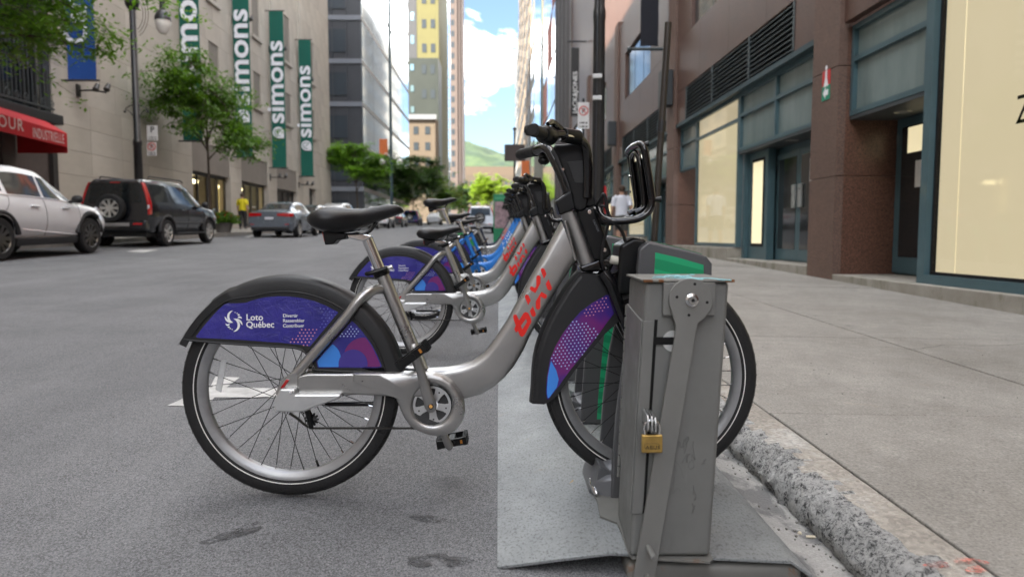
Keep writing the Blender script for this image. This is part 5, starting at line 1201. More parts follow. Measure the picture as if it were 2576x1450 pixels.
# awning
red = pm('awning_red', (.52, .016, .024), .55, var=.12, vscale=1.2)
aw = thing('awning', 'red fabric awning with white letters over the dark shop front', 'awning', (XW, 18, 3.3)); awo = Vector((XW, 18, 3.3)); xf = -12.55; rg = []
for k in range(13):
    y = 13.5 + (21.15 - 13.5) * k / 12; t = k / 12; dz = -.16 * max(0, t - .55) ** 1.3
    zb_, zt_ = 3.44 + dz * 1.2, 3.88 + dz * 2.0; rg.append([(xf, y, zb_), (xf, y, zt_), (xf - .55, y, zt_ + .33), (XW + .02, y, zt_ + .48), (XW + .02, y, zt_ + .44), (xf - .55, y, zt_ + .28), (xf - .03, y, zt_ - .03), (xf - .03, y, zb_)])
MB().loft(rg).build('fabric', red, aw, off=awo, smooth=30); MB().prism([(XW + .02, 3.2), (xf, 3.2), (xf, 3.6), (xf - .5, 3.95), (XW + .02, 4.1)], 21.13, 21.15, lambda a, b, d: Vector((a, d, b))).build('end_flap', red, aw, off=awo, smooth=0)
for tx, yc, sz in (('CARREFOUR', 19.25, .30), ('INDUSTRIELLE', 21.0, .27)):
    me = text_mesh(tx, 1.0, .001, .004, 'RIGHT', 1.15); s = sz / .70; dz = -.10 if yc > 20 else 0
    me.transform(Matrix.Translation(Vector((xf + .006, yc, 3.55 + dz)) - awo) @ Matrix.Rotation(R(90), 4, 'Z') @ Matrix.Rotation(R(90), 4, 'X') @ Matrix.Diagonal((s * (1.0 if tx[0] == 'C' else .50), s, 1, 1))); link('lettering', me, pm('awning_white', (.72, .60, .58), .6), aw)
abox('shop_glass', dglass, XW - .46, XW - .42, 14.5, 20.5, .2, 4.2)
for k in range(5): abox('mullion', MATS['iron_dark'], XW - .42, XW - .3, 14.5 + 1.47 * k, 14.66 + 1.47 * k, .2, 4.24)
abox('transom', MATS['iron_dark'], XW - .419, XW - .31, 14.5, 20.5, 3.0, 3.12)
for j, tx in enumerate(('NOS RESTAURANTS', 'Sushi', 'Chez Soupe')):
    me = text_mesh(tx, .17, .001, 0.0); me.transform(Matrix.Translation(Vector((XW - .415, 18.9, 2.78 - .24 * j)) - ao) @ Matrix.Rotation(R(90), 4, 'Z') @ Matrix.Rotation(R(90), 4, 'X')); link('lettering', me, pm('vinyl_pale', (.36, .38, .38), .6), ab)
# ================================================================ far street: towers, hill
mirror = pm('curtain_glass', (.62, .70, .76), .05, .92, var=.05, vscale=.12, rvar=.02, bump=.06, bscale=.5)
mirror_b = pm('curtain_glass_blue', (.20, .36, .46), .06, .85, var=.1, vscale=.1, rvar=.02)
def block(name, label, x0, x1, y0, y1, z1, mat, z0=-2):
    t = thing(name, label, 'building', ((x0 + x1) / 2, y0, 0)); o_ = Vector(((x0 + x1) / 2, y0, 0)); MB().box(x0, x1, y0, y1, z0, z1).build('wall', mat, t, off=o_, smooth=0); return t, o_
def win_y(t, o_, x0, x1, y, z0, z1, nx, nz, mat, fx=.6, fz=.55, d=.06, name='window'):      # windows on a wall that faces us
    dx, dz = (x1 - x0) / nx, (z1 - z0) / nz
    for i in range(nx):
        for j in range(nz): blk_(name, mat, x0 + dx * (i + .5 - fx / 2), x0 + dx * (i + .5 + fx / 2), y - d, y + .02, z0 + dz * (j + .5 - fz / 2), z0 + dz * (j + .5 + fz / 2), t, o_)
def win_x(t, o_, y0, y1, x, z0, z1, ny, nz, mat, fy=.6, fz=.55, d=.06, name='window', sgn=1):
    dy, dz = (y1 - y0) / ny, (z1 - z0) / nz
    for i in range(ny):
        for j in range(nz): blk_(name, mat, x - .02 if sgn > 0 else x - d, x + d if sgn > 0 else x + .02, y0 + dy * (i + .5 - fy / 2), y0 + dy * (i + .5 + fy / 2), z0 + dz * (j + .5 - fz / 2), z0 + dz * (j + .5 + fz / 2), t, o_)
conc_d = pm('panel_charcoal', (.060, .063, .070), .45, var=.12, vscale=.4); band = pm('band_grey', (.20, .215, .24), .5, var=.06); win_d = pm('far_window', (.030, .040, .050), .4, var=.3, vscale=.3)
t, o_ = block('glass_building', 'glass curtain wall building with grey bands beyond the limestone store', -40, -14.2, 75, 113, 46, conc_d)
for k in range(10):
    z = 10.0 + 4.35 * (k - 2); blk_('band', band, -40, -14.15, 74.85, 75.02, z - .24, z + .24, t, o_); blk_('band', pm('band_pale', (.30, .30, .30), .4), -14.22, -14.05, 74.86, 113, z - .22, z + .22, t, o_)
    for i in range(3): blk_('window', win_d, -17.6 - 3.3 * i, -15.7 - 3.3 * i, 74.9, 75.02, z + .9 + .5 * (i % 2), z + 3.2, t, o_)
    for i in range(6): blk_('glazed_panel', mirror, -14.20, -14.08 + .01 * (i % 2), 75.2 + 6.3 * i, 75.2 + 6.3 * i + 6.24, z + .24, z + 4.1, t, o_)
    for i in range(4): blk_('mullion', conc_d, -18.6 + 1.45 * i, -18.5 + 1.45 * i, 74.88, 75.02, z + .36, z + 3.98, t, o_)
olive = pm('olive_stone', (.135, .128, .055), .8, var=.1, vscale=.2)
t, o_ = block('olive_tower', 'olive stone tower, sunlit above and shaded below, left of the sky gap', -21.2, -14.0, 170, 200, 90, olive)
win_y(t, o_, -18.4, -14.3, 170, 14, 86, 2, 13, win_d, .5, .36); win_y(t, o_, -21.2, -19.0, 170, 12, 86, 1, 14, pm('lit_strip', (.30, .46, .52), .08, .6), .35, .36, .1); blk_('dark_strip', conc_d, -21.2, -19.1, 169.95, 170.02, 10, 88, t, o_)
tan = pm('tan_stone', (.125, .10, .075), .8, var=.1, vscale=.15)
t, o_ = block('low_beige_building', 'low beige building with a pale cornice below the olive tower', -19.2, -13.2, 150, 158, 25.6, tan)
win_y(t, o_, -18.4, -13.6, 150, 8, 24.2, 2, 5, win_d, .42, .5); blk_('cornice', band, -19.5, -12.9, 149.5, 150.02, 24.8, 25.8, t, o_)
t, o_ = block('pale_glass_slab', 'pale blue glass slab tower beside the narrow pinkish tower', -25, -20.2, 300, 330, 125, mirror)
for k in range(26): blk_('floor_band', band, -25, -20.15, 299.9, 300.02, 10 + 4.3 * k, 10.5 + 4.3 * k, t, o_)
pink = pm('pink_concrete', (.115, .092, .085), .8, var=.06, vscale=.1)
t, o_ = block('pinkish_tower', 'narrow pinkish concrete tower with one column of dark windows, at the sky gap', -18.7, -14.0, 281, 298, 125, pink)
win_y(t, o_, -18.6, -16.9, 281, 10, 122, 1, 27, win_d, .75, .5); 
for k in range(2): blk_('rib', pink, -16.4 + 1.1 * k, -16.0 + 1.1 * k, 280.6, 281.02, 8, 125, t, o_)
dkg = pm('tower_shade_tone', (.030, .038, .034), .5, var=.12, vscale=.3)  # dark colour stands in for shade on the olive tower's lower floors
t, o_ = block('tower_shade_block', 'dark green grey block put before the olive tower as its shaded lower part', -20.1, -13.3, 160, 169, onY(1080, 146, 160).z, dkg)
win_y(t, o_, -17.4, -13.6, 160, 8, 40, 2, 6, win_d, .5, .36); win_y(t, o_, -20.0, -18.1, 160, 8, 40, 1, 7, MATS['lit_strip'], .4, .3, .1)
t, o_ = block('unseen_sun_blocker', 'unseen tall block added behind the limestone store to stop the sun', -60, -31, 12, 60, 58, conc_d)  # added out of view to keep sun off the glass building's front
t, o_ = block('unseen_rear_block', 'unseen brown block added behind the camera to darken reflections', -45, 45, -84, -72, 15, pm('brick_brown', (.15, .10, .08), .8))  # added out of view behind the camera, sized to darken reflections
win_y(t, o_, -20, 12, -71.9, 3, 14, 8, 3, win_d, .5, .55, .02)
# end of the street
t, o_ = block('stone_college', 'long tan stone building across the far end of the street', -60, 45, 430, 445, 37, pm('college_stone', (.085, .068, .05), .8, var=.2, vscale=.1))
win_y(t, o_, -24, 12, 430, 12, 35, 12, 4, win_d, .45, .5); MB().prism([(-60, 37), (45, 37), (40, 42), (-55, 42)], 430, 445, lambda a, b, d: Vector((a, d, b))).build('roof', pm('roof_brown', (.10, .075, .055), .8), t, off=o_, smooth=0)
g = NG('hill_foliage'); c = g.ramp(g.noise(.025, 8, .7), (.35, (.010, .026, .018)), (.5, (.024, .048, .024)), (.65, (.050, .080, .032))); g.col(c); g.rough(.9)
m = MB(); NX, NY = 150, 60; vv = []
for j in range(NY + 1):
    for i in range(NX + 1):
        x = -900 + 1800 * i / NX; y = 900 + 1100 * j / NY; h = 132 * math.exp(-((x + 110) / 230) ** 2) * (1 / (1 + math.exp(-(y - 1250) / 80))) + 60 / (1 + math.exp(-(y - 1150) / 60))
        q = Vector((x * .02, y * .02, 0)); h += (mnoise.noise(q) * 7 + mnoise.noise(q * 3.1) * 6 + mnoise.noise(q * 7) * 4) * min(1, h / 40); vv.append((x, y, 10 + h))
m.add(vv, [(j * (NX + 1) + i, j * (NX + 1) + i + 1, (j + 1) * (NX + 1) + i + 1, (j + 1) * (NX + 1) + i) for j in range(NY) for i in range(NX)])
tag(m.build('hill', g.m, smooth=180), kind='structure')
# right-hand street wall beyond the granite building
YE = P1b + PITCHB * 4 + 1.2
grey_s = pm('grey_stone', (.20, .195, .19), .75, var=.15, vscale=.6)
t, o_ = block('grey_stone_building', 'grey stone building beyond the granite shops on the right', XB + .05, 30, YE, 52, 40, grey_s)
win_x(t, o_, YE + .5, 51.5, XB + .05, 3, 38, 3, 9, win_d, .62, .6, .05, sgn=-1)
for k in range(4): blk_('pier', pm('stone_dark', (.09, .085, .085), .6), XB - .2, XB + .07, YE + .1 + 3.0 * k, YE + .5 + 3.0 * k, 0, 40, t, o_)
t, o_ = block('white_glass_building', 'pale reflecting glass building on the right with red reflections coloured into some panels', XB + .1, 30, 52.5, 77, 60, pm('white_frame', (.20, .195, .19), .5))
for j in range(13):
    for i in range(4):
        blk_('glazed_panel', mirror if (i + j) % 5 else pm('painted_red_reflection', (.32, .10, .07), .7), XB + .02, XB + .12, 52.7 + 6.1 * i, 58.6 + 6.1 * i, 4 + 4.2 * j, 7.9 + 4.2 * j, t, o_)  # every few panels coloured red for a reflection in the glass
t, o_ = block('cream_tower', 'cream tower with a blue glass strip on the right side of the street', XB, 26, 77.5, 105, 95, pm('cream_stone', (.16, .15, .11), .7, var=.05))
blk_('glass_strip', mirror_b, XB - .12, XB + .02, 80, 93, 12, 94, t, o_); win_x(t, o_, 95, 104.5, XB, 8, 92, 3, 18, mirror, .7, .6, .06, sgn=-1)
t, o_ = block('beige_tower', 'beige stone tower with a grid of dark windows right of the sky gap', XB, 28, 105.5, 172, 120, pm('beige_stone', (.15, .118, .088), .8, var=.06, vscale=.1))
win_x(t, o_, 108, 170, XB, 8, 118, 7, 24, win_d, .5, .5, .10, sgn=-1)
t, o_ = block('far_right_block', 'plain grey block at the far right end of the street', XB + 1, 34, 176, 250, 60, grey_s)
win_x(t, o_, 178, 248, XB + 1, 8, 56, 8, 10, win_d, .5, .5, .10, sgn=-1)
# ================================================================ cars
def keyed(tab):
    xs = [a for a, b in tab]; ys = [b for a, b in tab]; n = len(xs); d = [(ys[i + 1] - ys[i]) / (xs[i + 1] - xs[i]) for i in range(n - 1)]
    mt = [d[0]] + [0 if d[i - 1] * d[i] <= 0 else 2 * d[i - 1] * d[i] / (d[i - 1] + d[i]) for i in range(1, n - 1)] + [d[-1]]
    def f(x):
        if x <= xs[0]: return ys[0]
        if x >= xs[-1]: return ys[-1]
        i = max(k for k in range(n - 1) if xs[k] <= x); h = xs[i + 1] - xs[i]; t = (x - xs[i]) / h
        return ys[i] * (1 + 2 * t) * (1 - t) ** 2 + h * mt[i] * t * (1 - t) ** 2 + ys[i + 1] * t * t * (3 - 2 * t) + h * mt[i + 1] * t * t * (t - 1)
    return f
tyre_c = pm('car_tyre', (.018, .018, .018), .75, var=.2, vscale=20); trim = pm('car_trim', (.022, .022, .023), .55, var=.15)
cglass = pm('car_glass', (.010, .013, .014), .05, var=.2, rvar=.02); lampr = pm('tail_lamp', (.45, .008, .010), .12, coat=.8, rvar=.02); lampw = pm('lamp_clear', (.70, .70, .72), .15, coat=.8); chr_c = pm('car_chrome', (.7, .7, .7), .12, 1.0); platew = pm('licence_plate', (.66, .66, .70), .5)
alloy = pm('wheel_alloy', (.62, .61, .58), .3, .7, var=.1); alloy_d = pm('wheel_dark', (.10, .095, .09), .3, .7); seam_m = pm('door_seam', (.012, .012, .012), .8)
def make_wheel(r, w_, ns, mat):
    ty = MB().lathe([(r * .66, -w_ * .46), (r * .80, -w_ * .5), (r * .94, -w_ * .47), (r, -w_ * .34), (r, w_ * .34), (r * .94, w_ * .47), (r * .80, w_ * .5), (r * .66, w_ * .46)], 40).mesh('tyre')
    ri = MB().lathe([(r * .69, -w_ * .43), (r * .66, -w_ * .47), (r * .62, -w_ * .40), (r * .61, w_ * .3)], 40)
    for k in range(ns):
        a = 2 * math.pi * k / ns; u = Vector((math.cos(a), 0, math.sin(a))); t = Vector((-math.sin(a), 0, math.cos(a)))
        def q(rr, hw, y): return [u * rr - t * hw + YV * y, u * rr + t * hw + YV * y]
        a0 = q(r * .08, r * .07, -w_ * .34) + q(r * .08, r * .07, -w_ * .22)[::-1]; a1 = q(r * .63, r * .105, -w_ * .43) + q(r * .63, r * .105, -w_ * .30)[::-1]; ri.loft([a0, a1])
    ri.tube([(0, -w_ * .37, 0), (0, -w_ * .2, 0)], r * .15, 16)
    bk = MB().lathe([(.001, -w_ * .10), (r * .62, -w_ * .10)], 32).mesh('wheel_back'); return ty, ri.mesh('rim', smooth=30), bk, mat
class Car:
    def __init__(s, L0, L1, tabs, rake_r=0, rake_f=0):
        s.L0, s.L1 = L0, L1; s.t = {k: keyed(v) for k, v in tabs.items()}; s.rr, s.rf = rake_r, rake_f; s.p = Proto()
    def pt(s, x, sp, side):
        T = s.t; zl, wl, zm, wm, zb, wb, zr, wr = [T[k](x) for k in ('zl', 'wl', 'zm', 'wm', 'zb', 'wb', 'zr', 'wr')]
        C = [(0, zl), (wl * .85, zl), (wl, zl + .09), (wm, zm), (wb, zb), (wr, zr - .055), (wr * .62, zr - .010), (0, zr)]
        sp = max(0, min(6.9999, sp)); i = int(sp); t = sp - i; p0, p1, p2, p3 = C[max(i - 1, 0)], C[i], C[i + 1], C[min(i + 2, 7)]
        if i == 0: p0 = (-p2[0], p2[1])
        if i == 6: p3 = (-C[6][0], C[6][1])
        f = lambda a, b, c, d: .5 * (2 * b + (c - a) * t + (2 * a - 5 * b + 4 * c - d) * t * t + (3 * b - a - 3 * c + d) * t ** 3)
        if i == 4: f = lambda a, b, c, d: b + (c - b) * t
        y, z = f(p0[0], p1[0], p2[0], p3[0]), f(p0[1], p1[1], p2[1], p3[1])
        xx = x
        if x < s.L0 + .35: xx += s.rr * (z - .75) * (1 - (x - s.L0) / .35)
        if x > s.L1 - .35: xx -= s.rf * abs(z - .55) ** 1.3 * (1 - (s.L1 - x) / .35)
        return Vector((xx, side * y, z))
    def nrm(s, x, sp, side):
        e = .02; a = s.pt(x + e, sp, side) - s.pt(x - e, sp, side); b = s.pt(x, sp + .04, side) - s.pt(x, sp - .04, side); n = a.cross(b).normalized()
        c = s.pt(x, sp, side) - Vector((x, 0, .8)); return n if n.dot(c) > 0 else -n
    def patch(s, f, nu, nv, d, side=1):            # f(u, v) -> (x, s); raised by d
        m = MB(); vv = []
        for j in range(nv + 1):
            for i in range(nu + 1): x, sp = f(i / nu, j / nv); sd = side if sp >= 0 else -side; vv.append(s.pt(x, abs(sp), sd) + s.nrm(x, abs(sp), sd) * d)
        m.add(vv, [(j * (nu + 1) + i, j * (nu + 1) + i + 1, (j + 1) * (nu + 1) + i + 1, (j + 1) * (nu + 1) + i) for j in range(nv) for i in range(nu)]); return m
    def body(s, paint, wheels, wr_, clad=None):
        m = MB(); rings = []; n = 72
        for i in range(n + 1):
            x = s.L0 + (s.L1 - s.L0) * i / n; R_ = [s.pt(x, 7 * k / 34, 1) for k in range(35)] + [s.pt(x, 7 * k / 34, -1) for k in range(33, 0, -1)]; rings.append(R_)
        me = m.loft(rings).mesh('body', smooth=0); me.materials.append(paint); tmp = bpy.data.objects.new('tmp', me); COL.objects.link(tmp)
        cut = MB()
        for x in wheels:
            for sd in (-1, 1): cut.lathe([(.0, 0), (wr_ * 1.14, 0), (wr_ * 1.14, .5), (.0, .5)], 36, 'Y', (x, .62 if sd > 0 else -1.12, wr_))
        cm = cut.mesh('cut', smooth=0); cm.materials.append(trim); co = bpy.data.objects.new('cut', cm); COL.objects.link(co); bpy.ops.object.select_all(action='DESELECT') if False else None
        md = tmp.modifiers.new('b', 'BOOLEAN'); md.object = co; md.operation = 'DIFFERENCE'; md.solver = 'EXACT'
        if hasattr(md, 'material_mode'): md.material_mode = 'TRANSFER'
        bpy.context.view_layer.update(); out = bpy.data.meshes.new_from_object(tmp.evaluated_get(bpy.context.evaluated_depsgraph_get())); bpy.data.objects.remove(tmp); bpy.data.objects.remove(co)
        out.name = 'body'; out.shade_smooth(); out.set_sharp_from_angle(angle=R(32)); return s.p.add('body', out, paint)
    def wheels(s, xs, hw, wm, rad):
        ty, ri, bk, mat = wm
        for x in xs:
            for sd in (-1, 1):
                i = s.p.add('wheel', ri, mat, None, (x, sd * hw, rad), (0, 0, 0 if sd < 0 else math.pi)); s.p.add('tyre', ty, tyre_c, i); s.p.add('wheel_back', bk, trim, i)
    def glass(s, name, f, nu=8, nv=4, side=-1, mat=None, d=.006, par=None): return s.p.add(name, s.patch(f, nu, nv, d, side).mesh(name, smooth=60), mat or cglass, par)
    def line(s, f, n, w_, name, mat, side=-1, d=.004, par=None):
        m = MB().tube([s.pt(*f(k / n), side) + s.nrm(*f(k / n), side) * d for k in range(n + 1)], w_, 5); return s.p.add(name, m.mesh(name), mat, par)
def sidewin(xb0, xb1, xt0, xt1, s0=4.12, s1=4.86):
    def f(u, v): xa = xb0 + (xt0 - xb0) * v; xe = xb1 + (xt1 - xb1) * v; return (xa + (xe - xa) * u, s0 + (s1 - s0) * v)
    return f
def make_car(kind, paint):
    if kind == 'crossover':
        c = Car(-2.36, 2.28, dict(zl=[(-2.36, .42), (-2.1, .27), (2.0, .25), (2.28, .36)], wl=[(-2.36, .60), (-2.0, .80), (1.8, .82), (2.28, .52)], zm=[(-2.36, .72), (2.28, .60)], wm=[(-2.36, .72), (-2.0, .91), (-1.3, .925), (1.5, .92), (2.0, .83), (2.28, .58)],
            zb=[(-2.36, 1.02), (-2.0, 1.09), (-1.2, 1.07), (.6, 1.00), (1.0, .97), (1.7, .92), (2.1, .83), (2.28, .70)], wb=[(-2.36, .66), (-2.0, .84), (-1.2, .88), (.8, .87), (1.6, .82), (2.05, .72), (2.28, .50)],
            zr=[(-2.36, 1.10), (-2.2, 1.25), (-1.9, 1.50), (-1.4, 1.60), (-.6, 1.645), (.1, 1.60), (.6, 1.38), (1.0, 1.13), (1.4, 1.06), (1.9, .98), (2.15, .88), (2.28, .72)], wr=[(-2.36, .56), (-1.9, .56), (-.6, .60), (.5, .62), (1.0, .70), (1.6, .70), (2.1, .58), (2.28, .42)]), .0, .25)
        c.body(paint, (-1.33, 1.33), .36); c.wheels((-1.33, 1.33), .81, make_wheel(.36, .225, 10, alloy_d), .36)
        for sd in (-1, 1):
            w1 = c.glass('side_window', sidewin(-1.02, -.12, -.95, -.02), side=sd); w2 = c.glass('side_window', sidewin(-.04, .92, .04, .36), side=sd); c.glass('quarter_window', sidewin(-1.62, -1.12, -1.42, -1.06, 4.2), side=sd)
            c.line(lambda t: (-1.7 + 2.7 * t, 4.07), 24, .010, 'window_trim', chr_c, sd)
            for x in (-.08, .98): c.line(lambda t, x=x: (x - .03 * t, 2.2 + 1.9 * t), 14, .0032, 'door_seam', seam_m, sd)
            c.line(lambda t: (-1.06 - .25 * (1 - t) ** 2, 3.2 + .85 * t), 10, .0032, 'door_seam', seam_m, sd)
            for x in (-.30, .62): c.line(lambda t, x=x: (x - .24 * t, 3.72), 4, .016, 'door_handle', paint, sd, .018)
            for x in (-1.33, 1.33):
                m = MB()
                arc_ = [(x + .455 * math.cos(R(8 + 164 * k / 20)), .36 + .455 * math.sin(R(8 + 164 * k / 20))) for k in range(21)]
                pts = [Vector((a, sd * (.905 if abs(a) < 1.6 else .87), b)) for a, b in arc_]; m.tube(pts, .045, 8); c.p.add('arch_trim', m.mesh('arch_trim'), trim)
            m = MB().hexa([(-.9, sd * .80, .22), (.9, sd * .80, .22), (.9, sd * .87, .22), (-.9, sd * .87, .22)], [(-.9, sd * .80, .36), (.9, sd * .80, .36), (.9, sd * .90, .36), (-.9, sd * .90, .36)]); c.p.add('sill_trim', m.mesh('sill_trim', bevel=.02), trim)
            m = MB().ball((.72, sd * 1.02, 1.08), .11, 14, 8, (.75, 1.0, .75)).tube([(.74, sd * .84, 1.02), (.73, sd * .97, 1.05)], .03, 8); c.p.add('mirror', m.mesh('mirror', smooth=60), trim)
            c.line(lambda t: (-.75 + 1.7 * t, 2.55 - .35 * t), 12, .018, 'crease', paint, sd, -.004)
        c.glass('windshield', lambda u, v: (.32 + .60 * u, (v - .5) * 13.8 * 0 + (5.15 + 1.85 * abs(2 * v - 1) * 0) if False else 5.2), 2, 2) if False else None
        m = MB(); vv = []
        for i in range(7):
            x = .22 + .66 * i / 6; row = [c.pt(x, 5.15 + 1.84 * k / 6, 1) for k in range(7)]; row = [Vector((p.x, p.y, p.z)) for p in row]; full = row + [Vector((p.x, -p.y, p.z)) for p in row[::-1][1:]]; vv.append([p + Vector((.005, 0, .006)) for p in full])
        c.p.add('windshield', m.loft(vv, closed=False, caps=False).mesh('windshield', smooth=60), cglass)
        for sd in (-1, 1): c.line(lambda t: (1.75 + .38 * t, 4.1 - .1 * t), 6, .035, 'headlamp', lampw, sd, .0)
        return c
    if kind == 'suv':
        c = Car(-2.20, 2.30, dict(zl=[(-2.2, .42), (-1.9, .34), (2.0, .32), (2.3, .40)], wl=[(-2.2, .76), (-1.9, .80), (1.8, .80), (2.3, .58)], zm=[(-2.2, .70), (2.3, .66)], wm=[(-2.2, .82), (-1.9, .875), (1.6, .87), (2.1, .78), (2.3, .62)],
            zb=[(-2.2, 1.06), (-1, 1.04), (.9, 1.00), (1.6, .97), (2.1, .88), (2.3, .76)], wb=[(-2.2, .81), (-1.8, .85), (.9, .85), (1.7, .80), (2.1, .72), (2.3, .56)],
            zr=[(-2.2, 1.62), (-2.05, 1.68), (-1.0, 1.70), (-.1, 1.68), (.35, 1.60), (.75, 1.34), (1.08, 1.12), (1.5, 1.07), (2.0, 1.0), (2.2, .92), (2.3, .80)], wr=[(-2.2, .62), (-1, .66), (.4, .64), (1.08, .74), (1.7, .70), (2.1, .60), (2.3, .46)]), .10, .1)
        b = c.body(paint, (-1.31, 1.31), .345); c.wheels((-1.31, 1.31), .775, make_wheel(.345, .215, 7, alloy), .345)
        for sd in (-1, 1):
            c.glass('side_window', sidewin(-.98, -.12, -.95, -.08), side=sd); c.glass('side_window', sidewin(-.02, .88, .0, .38), side=sd); c.glass('quarter_window', sidewin(-1.85, -1.10, -1.82, -1.06), side=sd)
            for x in (-.06, .96, -1.02): c.line(lambda t, x=x: (x, 2.2 + 1.85 * t), 10, .0032, 'door_seam', seam_m, sd)
            c.line(lambda t: (-.95 + 1.9 * t, 2.72), 8, .022, 'side_moulding', trim, sd, .004)
            for x in (-.30, .68): c.line(lambda t, x=x: (x - .2 * t, 3.78), 4, .015, 'door_handle', trim, sd, .016)
            for x in (-1.31, 1.31): c.p.add('arch_trim', MB().tube([Vector((x + .43 * math.cos(R(5 + 170 * k / 18)), sd * .862, .345 + .43 * math.sin(R(5 + 170 * k / 18)))) for k in range(19)], .042, 8).mesh('arch_trim'), trim)
            c.p.add('mirror', MB().ball((.80, sd * .98, 1.10), .10, 12, 8, (.7, 1, .8)).tube([(.82, sd * .84, 1.05), (.8, sd * .94, 1.08)], .03, 8).mesh('mirror', smooth=60), trim)
            m = MB().tube([(-1.7, sd * .60, 1.72), (-1.65, sd * .60, 1.755), (.15, sd * .60, 1.745), (.25, sd * .60, 1.69)], .018, 8); c.p.add('roof_rail', m.mesh('roof_rail'), trim)
            m = MB(); rg = []
            for z, w0, w1 in ((.80, .80, .855), (.95, .795, .858), (1.10, .775, .845), (1.30, .72, .785), (1.50, .66, .715), (1.60, .62, .66)):
                xr_ = -2.2 + .10 * (z - .75); rg.append([(xr_ - .012, sd * w0, z), (xr_ - .012, sd * w1 * .985, z), (xr_ + .075, sd * (w1 + .012), z), (xr_ + .12, sd * w0, z)])
            li = c.p.add('tail_lamp', m.loft(rg).mesh('tail_lamp', bevel=.008), lampr)
            xr_ = -2.2 + .02; c.p.add('lamp_lens', MB().box(xr_ - .012, xr_ + .02, min(sd * .79, sd * .84), max(sd * .79, sd * .84), .93, 1.04).mesh('lamp_lens', bevel=.006), lampw, li)
            c.p.add('running_board', MB().box(-.9, .9, min(sd * .80, sd * .93), max(sd * .80, sd * .93), .30, .34).mesh('running_board', bevel=.012), trim)
        m = MB().hexa([(-2.185, -.64, 1.10), (-2.185, .64, 1.10), (-2.16, .64, 1.10), (-2.16, -.64, 1.10)], [(-2.128, -.58, 1.56), (-2.128, .58, 1.56), (-2.10, .58, 1.56), (-2.10, -.58, 1.56)]); c.p.add('rear_window', m.mesh('rear_window', bevel=.008), cglass)
        c.p.add('bumper', MB().box(-2.32, -2.1, -.80, .80, .40, .66).mesh('bumper', bevel=.05, bseg=3), paint); c.p.add('step_pad', MB().box(-2.335, -2.30, -.40, .34, .52, .60).mesh('step_pad', bevel=.01), pm('bumper_grey', (.30, .29, .27), .6))
        for sd in (-1, 1): c.p.add('bumper_reflector', MB().box(-2.325, -2.30, sd * .60 - .11, sd * .60 + .11, .555, .60).mesh('bumper_reflector'), lampr)
        c.p.add('brake_light', MB().box(-2.13, -2.10, -.12, .12, 1.575, 1.60).mesh('brake_light'), lampr); c.p.add('under_tray', MB().box(-2.1, 1.9, -.7, .7, .25, .45).mesh('under_tray'), trim)
        ty, ri, bk, mt = make_wheel(.34, .20, 8, alloy); i = c.p.add('spare_wheel', ri, alloy, None, (-2.30, .04, .96), (0, 0, R(-90))); c.p.add('tyre', ty, tyre_c, i); c.p.add('wheel_back', bk, trim, i)
        m = MB(); vv = []
        for i in range(7):
            x = .42 + .60 * i / 6; row = [c.pt(x, 5.15 + 1.84 * k / 6, 1) for k in range(7)]; vv.append([p + Vector((.005, 0, .006)) for p in row + [Vector((p.x, -p.y, p.z)) for p in row[::-1][1:]]])
        c.p.add('windshield', m.loft(vv, closed=False, caps=False).mesh('windshield', smooth=60), cglass); return c
    if kind == 'sedan':
        c = Car(-2.30, 2.33, dict(zl=[(-2.3, .34), (-2.0, .24), (2.0, .22), (2.33, .32)], wl=[(-2.3, .70), (-1.9, .80), (1.8, .80), (2.33, .5)], zm=[(-2.3, .62), (2.33, .55)], wm=[(-2.3, .80), (-1.9, .895), (1.6, .89), (2.0, .80), (2.33, .55)],
            zb=[(-2.3, .93), (-1.8, .96), (-.8, .94), (.9, .90), (1.7, .82), (2.15, .72), (2.33, .60)], wb=[(-2.3, .76), (-1.9, .84), (-.8, .86), (.9, .85), (1.7, .80), (2.1, .70), (2.33, .48)],
            zr=[(-2.3, 1.0), (-2.15, 1.045), (-1.75, 1.07), (-1.35, 1.20), (-.9, 1.345), (-.3, 1.415), (.15, 1.40), (.5, 1.28), (1.15, .99), (1.7, .90), (2.1, .79), (2.33, .64)], wr=[(-2.3, .70), (-1.75, .66), (-1.2, .56), (-.3, .56), (.5, .60), (1.15, .72), (1.8, .66), (2.33, .40)]), .05, .2)
        c.body(paint, (-1.37, 1.37), .325); c.wheels((-1.37, 1.37), .79, make_wheel(.325, .21, 5, alloy), .325)
        for sd in (-1, 1):
            c.glass('side_window', sidewin(-.92, -.08, -.72, -.04), side=sd); c.glass('side_window', sidewin(.0, .95, .03, .36), side=sd); c.glass('quarter_window', sidewin(-1.38, -.98, -1.05, -.80, 4.15), side=sd)
            for x in (-.04, 1.02, -.95): c.line(lambda t, x=x: (x, 2.2 + 1.85 * t), 10, .0032, 'door_seam', seam_m, sd)
            for x in (-.30, .70): c.line(lambda t, x=x: (x - .2 * t, 3.72), 4, .014, 'door_handle', paint, sd, .015)
            c.p.add('mirror', MB().ball((.80, sd * .97, .99), .09, 12, 8, (.7, 1, .75)).tube([(.82, sd * .84, .95), (.8, sd * .94, .97)], .028, 8).mesh('mirror', smooth=60), paint)
            m = MB().hexa([(-2.33, sd * .30, .84), (-2.30, sd * .80, .80), (-2.10, sd * .868, .82), (-2.22, sd * .30, .84)], [(-2.325, sd * .30, .93), (-2.29, sd * .77, .95), (-2.05, sd * .862, .93), (-2.22, sd * .30, .93)]); c.p.add('tail_lamp', m.mesh('tail_lamp', bevel=.006), lampr)
